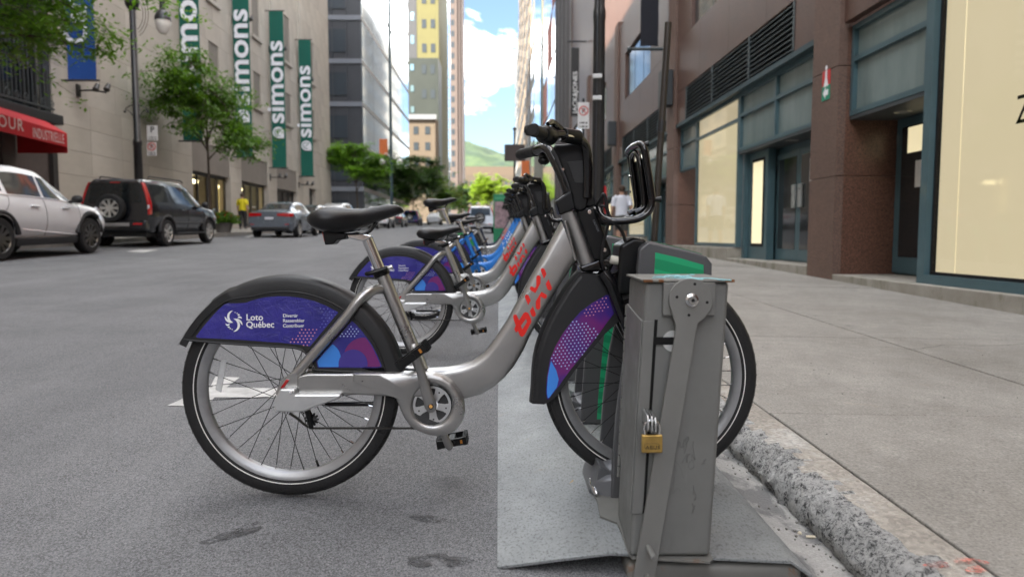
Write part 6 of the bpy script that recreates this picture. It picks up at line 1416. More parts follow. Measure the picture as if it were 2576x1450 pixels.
        for nm, a0, a1 in (('rear_window', -1.62, -.98), ('windshield', .38, 1.06)):
            m = MB(); vv = []
            for i in range(7):
                x = a0 + (a1 - a0) * i / 6; row = [c.pt(x, 5.18 + 1.81 * k / 6, 1) for k in range(7)]; vv.append([p + Vector((0, 0, .007)) for p in row + [Vector((p.x, -p.y, p.z)) for p in row[::-1][1:]]])
            c.p.add(nm, m.loft(vv, closed=False, caps=False).mesh(nm, smooth=60), cglass)
        c.p.add('licence_plate', MB().box(-2.365, -2.33, -.16, .16, .70, .79).mesh('licence_plate'), platew); c.p.add('bumper_lower', MB().box(-2.325, -2.05, -.72, .72, .28, .42).mesh('bumper_lower', bevel=.03), trim)
        for sd in (-1, 1): c.p.add('bumper_reflector', MB().box(-2.335, -2.30, sd * .66 - .07, sd * .66 + .07, .50, .53).mesh('bumper_reflector'), lampr)
        return c
white_c = pm('paint_white', (.87, .875, .87), .16, var=.02, coat=.6); black_c = pm('paint_black', (.008, .009, .012), .2, var=.15, coat=.7); grey_c = pm('paint_bluegrey', (.17, .20, .235), .25, .4, var=.06, coat=.6)
blue_c = pm('paint_blue', (.02, .035, .13), .25, coat=.6); silv_c = pm('paint_silver', (.42, .43, .44), .3, .6, coat=.5); dark_c = pm('paint_charcoal', (.04, .042, .046), .25, coat=.6)
def park(c, label, x, y, swap=None, group='vehicles along the street', skip=()):
    sl = math.atan(.0222); r_ = thing('car', label, 'car', (x, y, G(x, y) + .002), R(90), group); r_.rotation_euler = (0, -sl, R(90)); c.p.put(r_, swap); return r_
cross, suv, sedan = make_car('crossover', white_c), make_car('suv', black_c), make_car('sedan', grey_c)
park(cross, 'white crossover car at the left edge with black wheel arches', -9.30, 13.50)
park(suv, 'black off-road car with a spare wheel on its back door', -9.44, 19.95)
park(sedan, 'blue grey sedan seen from behind, beyond the black off-road car', -8.80, 29.85)
park(sedan, 'black sedan parked just ahead of the blue grey one', -9.5, 36.6, {'paint_bluegrey': black_c})
park(cross, 'silver crossover parked ahead of the black sedan', -9.5, 43.0, {'paint_white': silv_c})
park(sedan, 'white sedan behind the near saddle in the far left row', -9.5, 50.0, {'paint_bluegrey': white_c})
park(suv, 'white off-road car in the far left row of parked cars', -9.5, 58.0, {'paint_black': white_c})
park(sedan, 'charcoal sedan in the far left row under the dark trees', -9.5, 66.0, {'paint_bluegrey': dark_c})
park(suv, 'dark blue car standing under the far left trees', -9.6, 80.0, {'paint_black': blue_c})
park(cross, 'white crossover far down the road beyond the blue car', -8.6, 96.0)
park(sedan, 'silver sedan far down the road in the left lane', -6.4, 110.0, {'paint_bluegrey': silv_c})
park(suv, 'pale grey van-like car in the right lane beyond the docked bicycles', -1.15, 47.0, {'paint_black': pm('paint_pale', (.52, .54, .57), .3, .3, coat=.5)})
# ================================================================ trees
bark = pm('bark', (.085, .066, .050), .9, var=.3, vscale=20, bump=.6, bscale=40)
def leaf_mat(name, a, b, c_):
    g = NG(name); col = g.ramp(g.noise(1.3, 5, .7), (.32, a), (.5, b), (.7, c_)); g.col(col); g.rough(.5)
    tr = g.t.nodes.new('ShaderNodeBsdfTranslucent'); mxs = g.t.nodes.new('ShaderNodeMixShader'); mxs.inputs[0].default_value = .42; out = g.t.nodes['Material Output']
    hs = g.t.nodes.new('ShaderNodeMixRGB'); hs.blend_type = 'MULTIPLY'; hs.inputs[0].default_value = 1; hs.inputs[2].default_value = (1.25, 1.35, .5, 1); g.t.links.new(col, hs.inputs[1]); g.t.links.new(hs.outputs[0], tr.inputs[0])
    g.t.links.new(g.b.outputs[0], mxs.inputs[1]); g.t.links.new(tr.outputs[0], mxs.inputs[2]); g.t.links.new(mxs.outputs[0], out.inputs[0]); return g.m
leaf_a = leaf_mat('leaf_green', (.05, .115, .013), (.095, .20, .02), (.15, .28, .032))
leaf_d = leaf_mat('leaf_dark', (.014, .036, .012), (.028, .066, .020), (.05, .105, .028))
leaf_m = leaf_mat('leaf_mid', (.028, .070, .014), (.055, .125, .022), (.09, .18, .03))
leaf_b = leaf_mat('leaf_bright', (.085, .185, .016), (.14, .285, .026), (.20, .36, .045))
leaf_y = leaf_mat('leaf_sunny', (.11, .19, .018), (.18, .27, .025), (.24, .33, .035))
def tree(label, base, trunk_h, crown_c, crown_r, n_limb, n_spray, per, leaf, lmat, seed, droop=.25, group='street trees', rad=.11):
    rn = random.Random(seed); t = thing('tree', label, 'tree', base, 0, group); B = Vector(base); cc_ = Vector(crown_c) - B
    m = MB(); top = Vector((cc_.x * .45, cc_.y * .45, trunk_h)); tip = Vector((cc_.x, cc_.y, cc_.z + crown_r[2] * .7))
    spine = smooth_path([Vector((0, 0, -.1)), Vector((cc_.x * .1, cc_.y * .1, trunk_h * .5)), top, Vector((cc_.x * .8, cc_.y * .8, cc_.z)), tip], 5); ns = len(spine)
    m.tube(spine, [max(.012, rad * (1 - .92 * k / (ns - 1))) for k in range(ns)], 10)
    sprays = []
    for k in range(n_limb):
        s = spine[min(ns - 2, int(ns * (.45 + .5 * k / n_limb)))]; a = k * 2.4 + rn.uniform(-.4, .4); u = rn.uniform(.55, 1.0)
        e = cc_ + Vector((math.cos(a) * crown_r[0] * u, math.sin(a) * crown_r[1] * u, crown_r[2] * (rn.uniform(-.75, .75))))
        mid = (s + e) / 2 + Vector((0, 0, crown_r[2] * .18)); lp = smooth_path([s, mid, e], 5); m.tube(lp, [rad * .38 * (1 - .9 * q / (len(lp) - 1)) + .004 for q in range(len(lp))], 6)
        for q in (4, 6, 8, 10):
            b = lp[min(q, len(lp) - 1)]
            for _ in range(n_spray):
                e2 = b + Vector((rn.gauss(0, 1) * crown_r[0] * .26, rn.gauss(0, 1) * crown_r[1] * .26, rn.gauss(0, 1) * crown_r[2] * .16)); m.tube([b, (b + e2) / 2 + Vector((0, 0, .05)), e2], [.012, .008, .004], 4); sprays.append((b, e2))
    m.build('trunk', bark, t); lv = MB(); vs_ = lv.v; fs = lv.f
    for b, e in sprays:
        d = e - b
        for _ in range(per):
            t_ = rn.uniform(.15, 1.15); p = b + d * t_ + Vector((rn.gauss(0, .16), rn.gauss(0, .16), rn.gauss(0, .07) - droop * .12)) * (crown_r[0] / 2.2); a = rn.uniform(0, 6.28); el = rn.gauss(-droop, .24); L_ = leaf * rn.uniform(.6, 1.25); W_ = L_ * .42
            f_ = Vector((math.cos(a) * math.cos(el), math.sin(a) * math.cos(el), math.sin(el))); sdv = Vector((-math.sin(a), math.cos(a), rn.gauss(0, .22))).normalized(); o = len(vs_)
            vs_ += [tuple(p), tuple(p + f_ * L_ * .45 + sdv * W_ * .5), tuple(p + f_ * L_), tuple(p + f_ * L_ * .45 - sdv * W_ * .5)]; fs.append((o, o + 1, o + 2, o + 3))
    lv.build('crown', lmat, t, smooth=0, recalc=False); return t
def gb(x, y): return (x, y, G(x, y) + .13)
tree('near street tree whose leafy branches reach in from the left over the awning', gb(-11.5, 13.2), 3.2, (-10.9, 15.0, 6.3), (3.0, 3.6, 2.1), 20, 5, 75, .17, leaf_b, 3, .3, rad=.14)
tree('young street tree with a thin trunk in front of the green banners', gb(-11.55, 28.8), 3.2, (-11.6, 28.8, 5.9), (2.1, 2.2, 2.4), 17, 4, 48, .20, leaf_a, 8, .45, rad=.075)
tree('bright green street tree beside the dark panelled building front', gb(-12.0, 61), 3.2, (-12.2, 61, 7.0), (2.6, 2.6, 2.2), 14, 4, 60, .30, leaf_b, 21)
tree('dark leafy street tree behind the bright green one', gb(-12.0, 80), 3.2, (-11.6, 80, 7.6), (3.4, 3.4, 3.4), 14, 4, 60, .36, leaf_m, 22)
tree('dark street tree in the middle of the far left row', gb(-11.8, 98), 3.2, (-11.5, 98, 8.2), (3.6, 3.6, 3.6), 14, 4, 55, .42, leaf_m, 23)
tree('far street tree with lighter leaves near the end of the left row', gb(-11.6, 124), 3.5, (-11.4, 124, 9.0), (3.6, 3.6, 3.8), 13, 4, 45, .5, leaf_a, 24)
tree('sunny tree at the end of the left row of street trees', gb(-11.4, 165), 4, (-11.2, 165, 10.5), (3.8, 3.8, 4.2), 12, 3, 30, .6, leaf_y, 25)
tree('large yellow green sunlit tree in the middle of the far street end', (-3.9, 250, 5.6), 5.5, (-3.9, 250, 17.2), (5.2, 4.6, 6.2), 16, 4, 55, .8, leaf_y, 26, rad=.4)
tree('small sunlit yellow green tree right of the large far one', (3.0, 238, 5.3), 4, (3.2, 238, 14.2), (3.4, 3.2, 4.2), 12, 3, 40, .9, leaf_y, 27, rad=.25)
tree('rounded sunlit tree just left of the large yellow green one at the street end', (-9.6, 262, 5.8), 5, (-9.4, 262, 15.4), (4.0, 3.6, 5.0), 12, 4, 45, .8, leaf_y, 29, rad=.25)
tree('dark green tree left of the large sunlit tree at the street end', (-12.6, 226, 5.2), 4, (-12.2, 226, 12.5), (3.8, 3.4, 5.2), 12, 3, 40, .9, leaf_d, 28, rad=.25)
# ================================================================ street furniture, signs, people, small things
iron_b = pm('post_black', (.014, .014, .016), .35, var=.25, vscale=6, coat=.2); sign_w = pm('sign_white', (.70, .71, .70), .45, var=.08); sgn_r = pm('prohibit_red', (.58, .05, .04), .45); sgn_k = pm('sign_black', (.02, .02, .02), .5)
milk = pm('lamp_globe', (.75, .73, .66), .25, coat=.5); post_br = pm('post_brown', (.040, .033, .028), .4, .3, var=.3, vscale=12)
def sign_board(t, x, y, z, w_, h, off, kind, ang=0):
    b = MB().box(x - w_ / 2, x + w_ / 2, y - .006, y, z - h / 2, z + h / 2).build('sign_plate', sign_w, t, off=off, bevel=.002)
    if kind == 'no':
        cz = z + h * .18; r = w_ * .38; MB().tube([(x + r * math.cos(2 * math.pi * k / 24), y - .008, cz + r * math.sin(2 * math.pi * k / 24)) for k in range(25)], r * .12, 6).tube([(x - r * .7, y - .008, cz + r * .7), (x + r * .7, y - .008, cz - r * .7)], r * .11, 6).build('ring', sgn_r, b, off=off)
        me = text_mesh('P', 1.0, .0005, .02, 'CENTER'); s = r * 1.5; me.transform(Matrix.Translation(Vector((x, y - .0075, cz - r * .5)) - off) @ Matrix.Rotation(R(90), 4, 'X') @ Matrix.Diagonal((s, s, 1, 1))); link('lettering', me, sgn_k, b)
    else:
        me = text_mesh('P', 1.0, .0005, .02, 'CENTER'); s = h * .55; me.transform(Matrix.Translation(Vector((x, y - .0075, z + h * .05)) - off) @ Matrix.Rotation(R(90), 4, 'X') @ Matrix.Diagonal((s, s, 1, 1))); link('lettering', me, sgn_k, b)
    m = MB()
    for j in range(2):
        zz = z - h * (.28 + .14 * j)
        for k in range(4): m.box(x - w_ * .36 + w_ * .18 * k, x - w_ * .26 + w_ * .18 * k + .02 * (k % 2), y - .0075, y - .0062, zz - h * .03, zz + h * .03)
    m.build('small_print', sgn_k, b, off=off, smooth=0)
# left lamp post
lx, ly = -11.2, 11.2 * F / (1255 - 366); lz = G(lx, ly) + .13
lp = thing('lamp_post', 'black street lamp post with a hanging globe lamp and parking signs', 'lamp post', (lx, ly, lz)); lof = Vector((lx, ly, lz))
MB().lathe([(.20, 0), (.20, .5), (.16, .6), (.13, .9), (.12, 2.8), (.13, 2.82), (.13, 2.95), (.10, 3.0), (.085, 9.5)], 20, 'Z', lof).build('post', iron_b, lp, off=lof)
gx = onY(410, 60, ly).x; gz0 = onY(410, 86, ly).z; gz1 = onY(410, 52, ly).z
MB().lathe([(.002, gz0), (.10, gz0 + .02), (.19, gz0 + .16), (.225, gz0 + .33), (.22, gz1)], 24, 'Z', (gx, ly, 0)).build('globe', milk, lp, off=lof)
MB().lathe([(.24, gz1), (.235, gz1 + .10), (.17, gz1 + .24), (.085, gz1 + .32), (.08, gz1 + .62), (.10, gz1 + .64), (.05, gz1 + .9), (.02, gz1 + 1.2)], 24, 'Z', (gx, ly, 0)).build('lamp_cap', iron_b, lp, off=lof)
MB().tube(smooth_path([(lx, ly, gz1 + .9), (lx + .2, ly, gz1 + 1.6), (gx, ly, gz1 + 1.5), (gx, ly, gz1 + 1.1)], 6), .03, 8).build('lamp_arm', iron_b, lp, off=lof)
MB().ball((lx, ly, gz1 + .55), .21, 16, 10, (1, 1, 1.3)).build('ornament', iron_b, lp, off=lof)
m = MB()
for k in range(3): m.tube([(lx + (.30 + .08 * k) * math.cos(R(-70 + 15 * q)) + .02, ly, gz1 + .2 + (.5 + .1 * k) * math.sin(R(-70 + 15 * q))) for q in range(11)], .008, 5)
m.build('scroll', iron_b, lp, off=lof)
zc = onY(366, 285, ly).z
for s in (-1, 1): MB().tube(smooth_path([(lx, ly, zc - .25), (lx + s * .2, ly, zc + .05), (lx + s * .33, ly, zc + .12), (lx + s * .2, ly, zc + .22), (lx + s * .08, ly, zc + .25)], 5), .014, 6).ball((lx + s * .35, ly, zc + .05), .04, 8, 6).build('scroll_arm', iron_b, lp, off=lof)
p0, p1 = onY(376, 355, ly), onY(402, 317, ly); sign_board(lp, (p0.x + p1.x) / 2, ly - .14, (p0.z + p1.z) / 2, p1.x - p0.x, p1.z - p0.z, lof, 'p')
p0, p1 = onY(376, 393, ly), onY(399, 359, ly); sign_board(lp, (p0.x + p1.x) / 2, ly - .14, (p0.z + p1.z) / 2, p1.x - p0.x, p1.z - p0.z, lof, 'no')
# far left lamp post with an orange banner on the wall
lx2, ly2 = -11.0, 11.0 * F / (1255 - 988); t = thing('lamp_post', 'thin tall dark lamp post before the glass building', 'lamp post', (lx2, ly2, G(lx2, ly2))); o2 = Vector((lx2, ly2, G(lx2, ly2)))
MB().lathe([(.22, 0), (.2, 1.2), (.15, 1.4), (.13, 30)], 12, 'Z', o2).build('post', pm('post_teal', (.02, .045, .055), .4), t, off=o2)
for s in (-1, 1): MB().tube(smooth_path([(lx2, ly2, 8.6), (lx2 + s * .5, ly2, 9.2), (lx2 + s * .9, ly2, 8.7)], 4), .05, 6).ball((lx2 + s * .9, ly2, 8.35), .3, 10, 8).build('lamp', milk, t, off=o2)
a, b = onY(955, 390, 74), onY(975, 350, 74); o = MB().box(a.x, b.x, 73.9, 74, a.z, b.z).build('orange_banner', pm('banner_orange', (.70, .18, .05), .6), bevel=.01); tag(o, 'orange banner hanging beside the glass building', 'banner')
# right: thick fluted post, leaning post, no-parking sign
rx, ry = 1.42, 1.42 * F / (1503 - 1255); rz_ = G(rx, ry) + LIFT; t = thing('lamp_post', 'thick black fluted post rising behind the handlebar of the near bicycle', 'lamp post', (rx, ry, rz_)); o3 = Vector((rx, ry, rz_)); rings = []
for z, r in ((0, .115), (.7, .11), (.75, .085), (3.55, .075), (3.6, .082), (3.7, .082), (3.75, .068), (9, .06)):
    rings.append([Vector((rx + (r + (.006 if k % 2 else 0)) * math.cos(2 * math.pi * k / 32), ry + (r + (.006 if k % 2 else 0)) * math.sin(2 * math.pi * k / 32), rz_ + z)) for k in range(32)])
MB().loft(rings).build('post', iron_b, t, off=o3, smooth=20)
for z in (2.45, 2.75): MB().box(rx - .10, rx + .03, ry - .12, ry - .075, rz_ + z, rz_ + z + .06).build('bracket', sign_w, t, off=o3, bevel=.01)
sy = 18.5; a, b = onY(1453, 324, sy), onY(1482, 258, sy); sxm = (a.x + b.x) / 2; t = thing('parking_sign', 'white no parking sign with a red ring, left of the fluted post', 'sign', (sxm, sy, G(sxm, sy) + LIFT)); o4 = Vector(t.location)
sign_board(t, sxm, sy - .03, (a.z + b.z) / 2, b.x - a.x, b.z - a.z, o4, 'no'); MB().tube([o4, (sxm, sy, b.z + .1)], .028, 10).build('post', iron_b, t, off=o4)
py_ = 7.4; a, b = onY(1645, 612, py_), onY(1681, 57, py_); a2 = a + (a - b) * ((a.z - (G(a.x, py_) + LIFT)) / (b.z - a.z)); t = thing('leaning_post', 'slim dark brown metal post leaning to the right on the sidewalk', 'post', a2); o5 = Vector(a2)
d = (b - a2); MB().tube([a2, a2 + d * .62], .034, 12).build('lower_tube', post_br, t, off=o5); MB().tube([a2 + d * .60, b], .036, 12).box(0, 0, 0, 0, 0, 0).build('upper_tube', post_br, t, off=o5); MB().tube([a2 + d * .605, a2 + d * .645], .045, 12).build('clamp', iron_b, t, off=o5)
# hanging shop signs
def hang_sign(label, y, pxa, pxb, pya, pyb, txt):
    a, b = onY(pxa, pyb, y), onY(pxb, pya, y); t = thing('hanging_sign', label, 'sign', (a.x, y, a.z), 0, 'vertical shop signs on the right'); o6 = Vector((a.x, y, a.z)); MB().box(a.x, b.x, y, y + .12, a.z, b.z).build('board', sgn_k, t, off=o6, bevel=.02); MB().tube([(a.x - .2, y + .06, b.z + .35), (XB + .1, y + .06, b.z + .35)], .05, 8).build('bracket', iron_b, t, off=o6)
    if txt:
        me = text_mesh(txt, 1.0, .001, .015); xs = [v.co.x for v in me.vertices]; ln = (b.z - a.z) * .62 / (max(xs) - min(xs)); s = (b.x - a.x) * .55 / .7
        me.transform(Matrix.Translation((b.x - (b.x - a.x) * .22 - a.x, -.004, (b.z - a.z) * .04)) @ Matrix.Rotation(R(-90), 4, 'Y') @ Matrix.Rotation(R(90), 4, 'X') @ Matrix.Diagonal((ln, s, 1, 1))); link('lettering', me, sign_w, t)
hang_sign('black vertical shop sign with white letters beside the no parking sign', 40.0, 1436, 1457, 120, 292, 'JACK&JONES')
hang_sign('smaller black vertical shop sign farther down the right side', 60.0, 1396, 1417, 205, 330, '')
# brown board on a post, orange flag, teal parasol
by = 60.0; a, b = onY(1269, 405, by), onY(1320, 363, by); xm = (a.x + b.x) / 2; t = thing('street_board', 'dark brown board on a post below the far towers', 'sign', (xm, by, G(xm, by))); o7 = Vector(t.location)
MB().box(a.x, b.x, by, by + .1, a.z, b.z).build('board', pm('board_brown', (.06, .045, .04), .6), t, off=o7, bevel=.02); MB().tube([o7, (xm, by + .2, b.z + 1.2)], .08, 10).ball((xm, by + .2, b.z + 1.3), .16, 10, 8).build('post', iron_b, t, off=o7)
a, b = onY(1312, 452, 66), onY(1332, 404, 66); o = MB().box(a.x, b.x, 66, 66.05, a.z, b.z).build('orange_flag', MATS['banner_orange'], bevel=.01); tag(o, 'small orange flag hanging over the right sidewalk', 'flag')
# green station map totem
ky = 27.0; a, b = onY(1241, 607, ky), onY(1291, 488, ky); kx = (a.x + b.x) / 2; kz = G(kx, ky); t = thing('map_totem', 'tall green station map board beyond the docked bicycles', 'totem', (kx, ky, kz)); o8 = Vector((kx, ky, kz)); gtot = pm('totem_green', (.012, .20, .085), .4)
MB().box(a.x, b.x, ky, ky + .16, kz, b.z).build('panel', gtot, t, off=o8, bevel=.02); pn = MB().box(a.x + .05, b.x - .07, ky - .008, ky - .001, kz + .55, b.z - .28).build('map', pm('map_print', (.10, .13, .12), .4, var=.7, vscale=5, col2=(.30, .20, .22)), t, off=o8); MB().box(a.x + .05, b.x - .07, ky - .008, ky - .001, b.z - .2, b.z - .1).build('title_strip', pm('totem_light', (.06, .32, .16), .4), t, off=o8)
# red sleeve on a post
ry2 = 16.0; a, b = onY(1503, 540, ry2), onY(1527, 466, ry2); xr2 = (a.x + b.x) / 2; z0 = G(xr2, ry2) + LIFT; t = thing('red_post', 'round topped red sleeve on a black post by the sidewalk', 'post', (xr2, ry2, z0)); o9 = Vector((xr2, ry2, z0)); redp = pm('post_red', (.55, .02, .03), .35)
MB().lathe([(.001, b.z), (.07, b.z - .01), (.098, b.z - .06), (.098, a.z + .30), (.115, a.z + .27), (.115, a.z + .06), (.08, a.z), (.05, a.z)], 20, 'Z', (xr2, ry2, 0)).build('sleeve', redp, t, off=o9); MB().tube([o9, (xr2, ry2, a.z + .02)], .05, 12).build('post', iron_b, t, off=o9)
# people
skin_m = pm('skin', (.42, .25, .17), .5, var=.08); hair_m = pm('hair_brown', (.055, .035, .022), .7, bump=.5, bscale=80)
def person(label, loc, rz, H, shirt, legs_m, short, stride, hair=hair_m, arm_swing=.12):
    t = thing('person', label, 'person', loc, rz); k = H / 1.75
    V = {'pel': (0, 0, .95, .125), 'wst': (0, 0, 1.10, .115), 'chs': (0, .01, 1.32, .135), 'nkb': (0, 0, 1.46, .075), 'nck': (0, .01, 1.53, .055), 'hd1': (0, .02, 1.60, .078), 'hd2': (0, .02, 1.68, .088), 'hd3': (0, .01, 1.735, .055)}
    E = [('pel', 'wst'), ('wst', 'chs'), ('chs', 'nkb'), ('nkb', 'nck'), ('nck', 'hd1'), ('hd1', 'hd2'), ('hd2', 'hd3')]
    for s, n in ((-1, 'r'), (1, 'l')):
        st = stride * s; sw = -arm_swing * s
        V.update({n + 'hip': (s * .10, 0, .90, .095), n + 'kne': (s * .105, st * .5 + .02, .50, .062), n + 'cal': (s * .105, st * .75, .34, .058), n + 'ank': (s * .105, st, .09, .042), n + 'toe': (s * .115, st + .16, .035, .036),
                  n + 'sho': (s * .185, 0, 1.42, .062), n + 'elb': (s * .26, sw * .5 - .03, 1.14, .044), n + 'wri': (s * .27, sw + .03, .90, .031), n + 'pal': (s * .268, sw + .05, .84, .034)})
        E += [('pel', n + 'hip'), (n + 'hip', n + 'kne'), (n + 'kne', n + 'cal'), (n + 'cal', n + 'ank'), (n + 'ank', n + 'toe'), ('chs', n + 'sho'), (n + 'sho', n + 'elb'), (n + 'elb', n + 'wri'), (n + 'wri', n + 'pal')]
        for q in range(4):
            V[n + 'f%d' % q] = (s * .268 + (q - 1.5) * .002, sw + .028 + .017 * q, .775, .0095); V[n + 'g%d' % q] = (s * .262, sw + .034 + .016 * q, .735 + .006 * abs(q - 1.5), .008); E += [(n + 'pal', n + 'f%d' % q), (n + 'f%d' % q, n + 'g%d' % q)]
        V[n + 'th'] = (s * .25, sw + .10, .80, .0105); E.append((n + 'pal', n + 'th'))
    ks = list(V); me = bpy.data.meshes.new('body'); me.from_pydata([(V[q][0] * k, V[q][1] * k, V[q][2] * k) for q in ks], [(ks.index(a), ks.index(b)) for a, b in E], [])
    o = bpy.data.objects.new('body', me); COL.objects.link(o); md = o.modifiers.new('s', 'SKIN'); md.use_smooth_shade = True
    for i, q in enumerate(ks): me.skin_vertices[0].data[i].radius = (V[q][3] * k, V[q][3] * k)
    me.skin_vertices[0].data[0].use_root = True; o.modifiers.new('d', 'SUBSURF').levels = 2; bpy.context.view_layer.update()
    out = bpy.data.meshes.new_from_object(o.evaluated_get(bpy.context.evaluated_depsgraph_get())); bpy.data.objects.remove(o); out.shade_smooth(); out.name = 'body'; b = link('body', out, skin_m, t)
    def el(c_, a, bb, n=20): return [Vector((c_[0] + a * math.cos(2 * math.pi * i / n), c_[1] + bb * math.sin(2 * math.pi * i / n), c_[2])) * k for i in range(n)]
    m = MB().loft([el((0, .0, .88), .185, .135), el((0, 0, 1.0), .178, .130), el((0, 0, 1.15), .172, .128), el((0, .01, 1.30), .192, .138), el((0, .01, 1.40), .198, .128), el((0, .0, 1.46), .150, .10), el((0, 0, 1.50), .078, .075)])
    for s in (-1, 1):
        sw = -arm_swing * s; m.tube([Vector((s * .13, 0, 1.43)) * k, Vector((s * .19, 0, 1.41)) * k, Vector((s * .225, sw * .25, 1.28)) * k, Vector((s * .245, sw * .4 - .02, 1.19)) * k], [.075 * k, .082 * k, .076 * k, .074 * k], 14)
    m.build('shirt', shirt, t, smooth=70)
    m = MB().loft([el((0, 0, .98), .165, .125), el((0, 0, .90), .185, .138), el((0, 0, .82), .190, .140)])
    for s in (-1, 1):
        st = stride * s; zk = .52 if short else .10; ye = st * (.48 if short else 1.0)
        m.tube([Vector((s * .095, 0, .90)) * k, Vector((s * .10, st * .2, .72)) * k, Vector((s * .105, ye, zk)) * k], [.108 * k, .102 * k, (.092 if short else .07) * k], 14)
    m.build('shorts' if short else 'trousers', legs_m, t, smooth=70)
    MB().ball((0, -.012 * k, 1.685 * k), .101 * k, 16, 10, (.95, 1.02, .98)).build('hair', hair, t, smooth=80)
    for s in (-1, 1):
        st = stride * s; MB().loft([[Vector((s * .108 + a * .045 * w_, st + b_, z)) * k for a, z in ((-1, .0), (1, .0), (1, .05 * h), (.4, .09 * h), (-.4, .09 * h), (-1, .05 * h))] for b_, w_, h in ((-.07, .8, .9), (.0, 1, 1.1), (.09, 1.05, .75), (.18, .9, .6), (.22, .5, .4))]).build('shoe', pm('shoe', (.10, .10, .10), .6), t, smooth=60)
    return t
yy = 20.5; q = onY(1563, 600, yy); person('person in a white t-shirt and dark shorts walking away on the right sidewalk', (q.x, yy, G(q.x, yy) + LIFT), 0, 1.78, pm('cotton_white', (.66, .68, .74), .8, bump=.2, bscale=12), pm('shorts_dark', (.07, .07, .062), .8), True, .17)
yy = 36.5; q = onY(611, 560, yy); person('person in a bright yellow shirt standing on the left sidewalk', (q.x, yy, G(q.x, yy) + .13), 0, 1.78, pm('shirt_yellow', (.72, .62, .02), .8), pm('trousers_dark', (.025, .025, .028), .8), False, .05)
# flower planter
px_, pyy = -11.0, 28.7; fl = thing('flower_planter', 'planter of red flowers and green leaves by the left kerb', 'planter', (px_, pyy, G(px_, pyy) + .13)); rn = random.Random(5); m = MB(); m2 = MB()
MB().lathe([(.25, 0), (.36, .38), (.38, .40), (.34, .40), (.30, .36), (.01, .34)], 20, 'Z').build('pot', pm('pot_stone', (.16, .15, .14), .8), fl)
for k in range(700):
    a = rn.uniform(0, 6.28); r = rn.uniform(0, .62); p = Vector((r * math.cos(a), r * math.sin(a), .38 + rn.uniform(0, .5) * (1 - r * .7))); n_ = Vector((rn.gauss(0, 1), rn.gauss(0, 1), rn.gauss(.4, .6))).normalized(); u = n_.orthogonal().normalized(); v = n_.cross(u)
    mm = m2 if (k % 4 == 0 and p.z > .60) else m; s = .05 if mm is m2 else .085; mm.add([p + u * s, p + v * s * .6, p - u * s, p - v * s * .6], [(0, 1, 2, 3)])
m.build('leaves', leaf_a, fl, smooth=0, recalc=False); m2.build('blossoms', pm('blossom_red', (.50, .03, .02), .6), fl, smooth=0, recalc=False)
# small litter and marks
a = onG(2028, 1348, .008); tag(MB().tube([a, a + Vector((.024, -.006, .001))], .0038, 10).build('cigarette_butt', pm('butt_paper', (.62, .55, .42), .8)), 'pale cigarette butt lying in the gutter by the kerb', 'cigarette butt')
a = onG(2012, 1340, .006); tag(MB().ball(a, .006, 8, 6).build('pebble', MATS['butt_paper']), 'tiny pale pebble beside the cigarette butt', 'pebble')
ps_ = [onG(*zd(6, x, y), .04) for x, y in ((430, 765), (455, 745), (490, 742), (496, 755), (470, 770))]; m = MB(); m.add([Vector((p.x, p.y, G(p.x, p.y) + .0485 + .004 * (i % 2))) for i, p in enumerate(ps_)], [(0, 1, 2, 3, 4)]); tag(m.build('dry_leaf', pm('dry_leaf', (.36, .27, .15), .8), smooth=0), 'small dry leaf lying on the steel base plate', 'leaf')
g = NG('spray_orange'); g.col(g.ramp(g.noise(60, 4), (.3, (.42, .12, .085)), (.7, (.60, .22, .17)))); g.rough(.9); g.t.links.new(g.ramp(g.noise(45, 7, .75), (.40, 0), (.60, .9)), g.b.inputs['Alpha']); spray = g.m
for k, (cx_, cy_, rx_, ry_) in enumerate(((2358, 1421, 30, 9), (2440, 1411, 40, 8), (2455, 1432, 28, 8))): tag(ground_poly('spray_mark', [onG(x, y, LIFT + .006) for x, y in blob(cx_, cy_, rx_, ry_, seed=40 + k, tilt=.1)], LIFT + .0075, spray), 'red orange spray paint mark at the bottom right, %s' % ('left one', 'upper right one', 'lower right one')[k], 'paint mark', 'spray marks', 'structure')
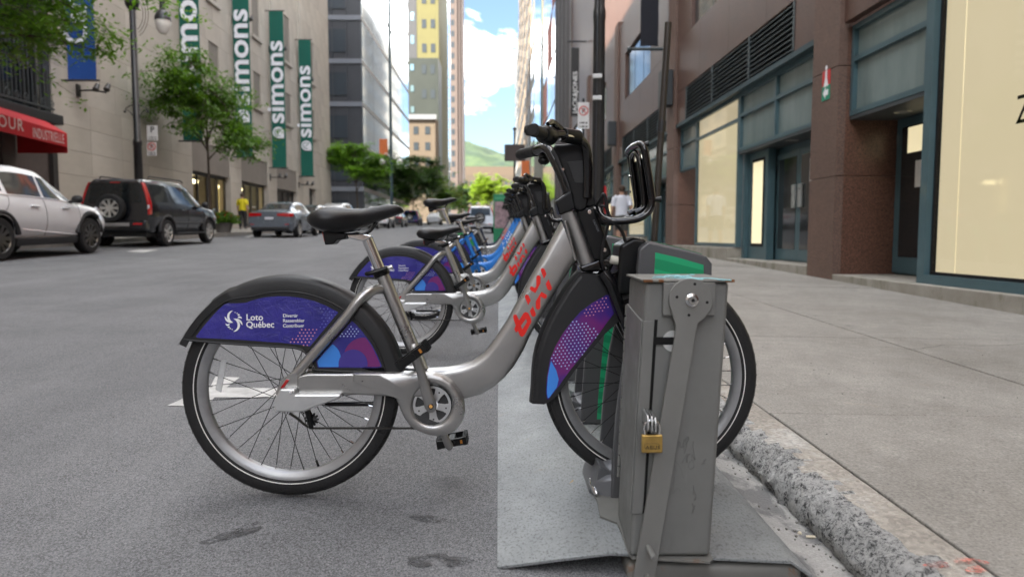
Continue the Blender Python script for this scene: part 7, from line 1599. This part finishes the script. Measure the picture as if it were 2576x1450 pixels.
for k, (q, lb_) in enumerate(((((1840, 744), (1890, 741), (1940, 745), (1975, 741)), 'thin crack across the far sidewalk slabs'), (((2225, 873), (2300, 880), (2380, 868), (2470, 871), (2576, 866)), 'dark crack crossing the sidewalk beside the long joint'))):
    cen = [onG(x, y, LIFT) for x, y in q]; cen = smooth_path([(p.x, p.y, 0) for p in cen], 8); rn = random.Random(k); w0 = [.006 + .006 * rn.random() for _ in cen]; up_ = [Vector((p.x, p.y + w + .006 * rn.gauss(0, 1), 0)) for p, w in zip(cen, w0)]; dn = [Vector((p.x, p.y - w, 0)) for p, w in zip(up_, w0)]
    tag(ground_poly('crack', up_ + dn[::-1], LIFT + .0045, MATS['joint_dirt']), lb_, 'crack', 'cracks in the sidewalk', 'structure')

for k, (q, lb_) in enumerate((((( -40, 662), (30, 658), (80, 659), (135, 655)), 'dark seam in the asphalt in front of the white car'), (((255, 657), (310, 653), (360, 655), (405, 651)), 'dark seam in the asphalt beside the black off-road car'), (((520, 792), (430, 800), (300, 822), (150, 835), (-40, 862)), 'long thin crack in the road left of the near bicycle'))):
    cen = smooth_path([(p.x, p.y, 0) for p in [onG(x, y) for x, y in q]], 10); rn = random.Random(20 + k); hw = (.05, .05, .004)[k]; up_ = [Vector((p.x, p.y + hw * rn.uniform(.5, 1.3) + (.02 if k == 2 else .06) * rn.gauss(0, .5), 0)) for p in cen]; dn = [Vector((p.x, p.y - hw * rn.uniform(.6, 1.6), 0)) for p in up_]
    tag(ground_poly('crack', up_ + dn[::-1], .0035, damp if k < 2 else MATS['joint_dirt']), lb_, 'crack', 'cracks in the road', 'structure')
rn = random.Random(31); m = MB()
for k in range(420):
    if k < 260: x = KX0 - abs(rn.gauss(0, .05)) - .005; y = rn.uniform(1.2, 6)
    elif k < 340: x = rn.uniform(-2.4, -.02); y = rn.uniform(1.5, 5)
    else: x = rn.uniform(KX1 + .02, 3.0); y = rn.uniform(1.6, 6)
    s_ = rn.uniform(.0012, .0034) * (1.4 if k < 260 else 1); z = G(x, y) + (.0045 if x > .7 and x < KX0 else LIFT if x > KX1 else 0) + s_ * .5
    p = [Vector((x, y, z)) + Vector((math.cos(a) * s_ * rn.uniform(.7, 1.3), math.sin(a) * s_ * rn.uniform(.7, 1.3), b * s_ * .6)) for b in (-1, 1) for a in (0, 2.1, 4.2)]
    m.add(p, [(0, 1, 2), (5, 4, 3), (0, 3, 4, 1), (1, 4, 5, 2), (2, 5, 3, 0)])
tag(m.build('grit', pm('grit_stone', (.22, .21, .195), .9, var=.5, vscale=3), smooth=0), 'loose grit scattered along the gutter and the pavement', 'grit', kind='stuff')
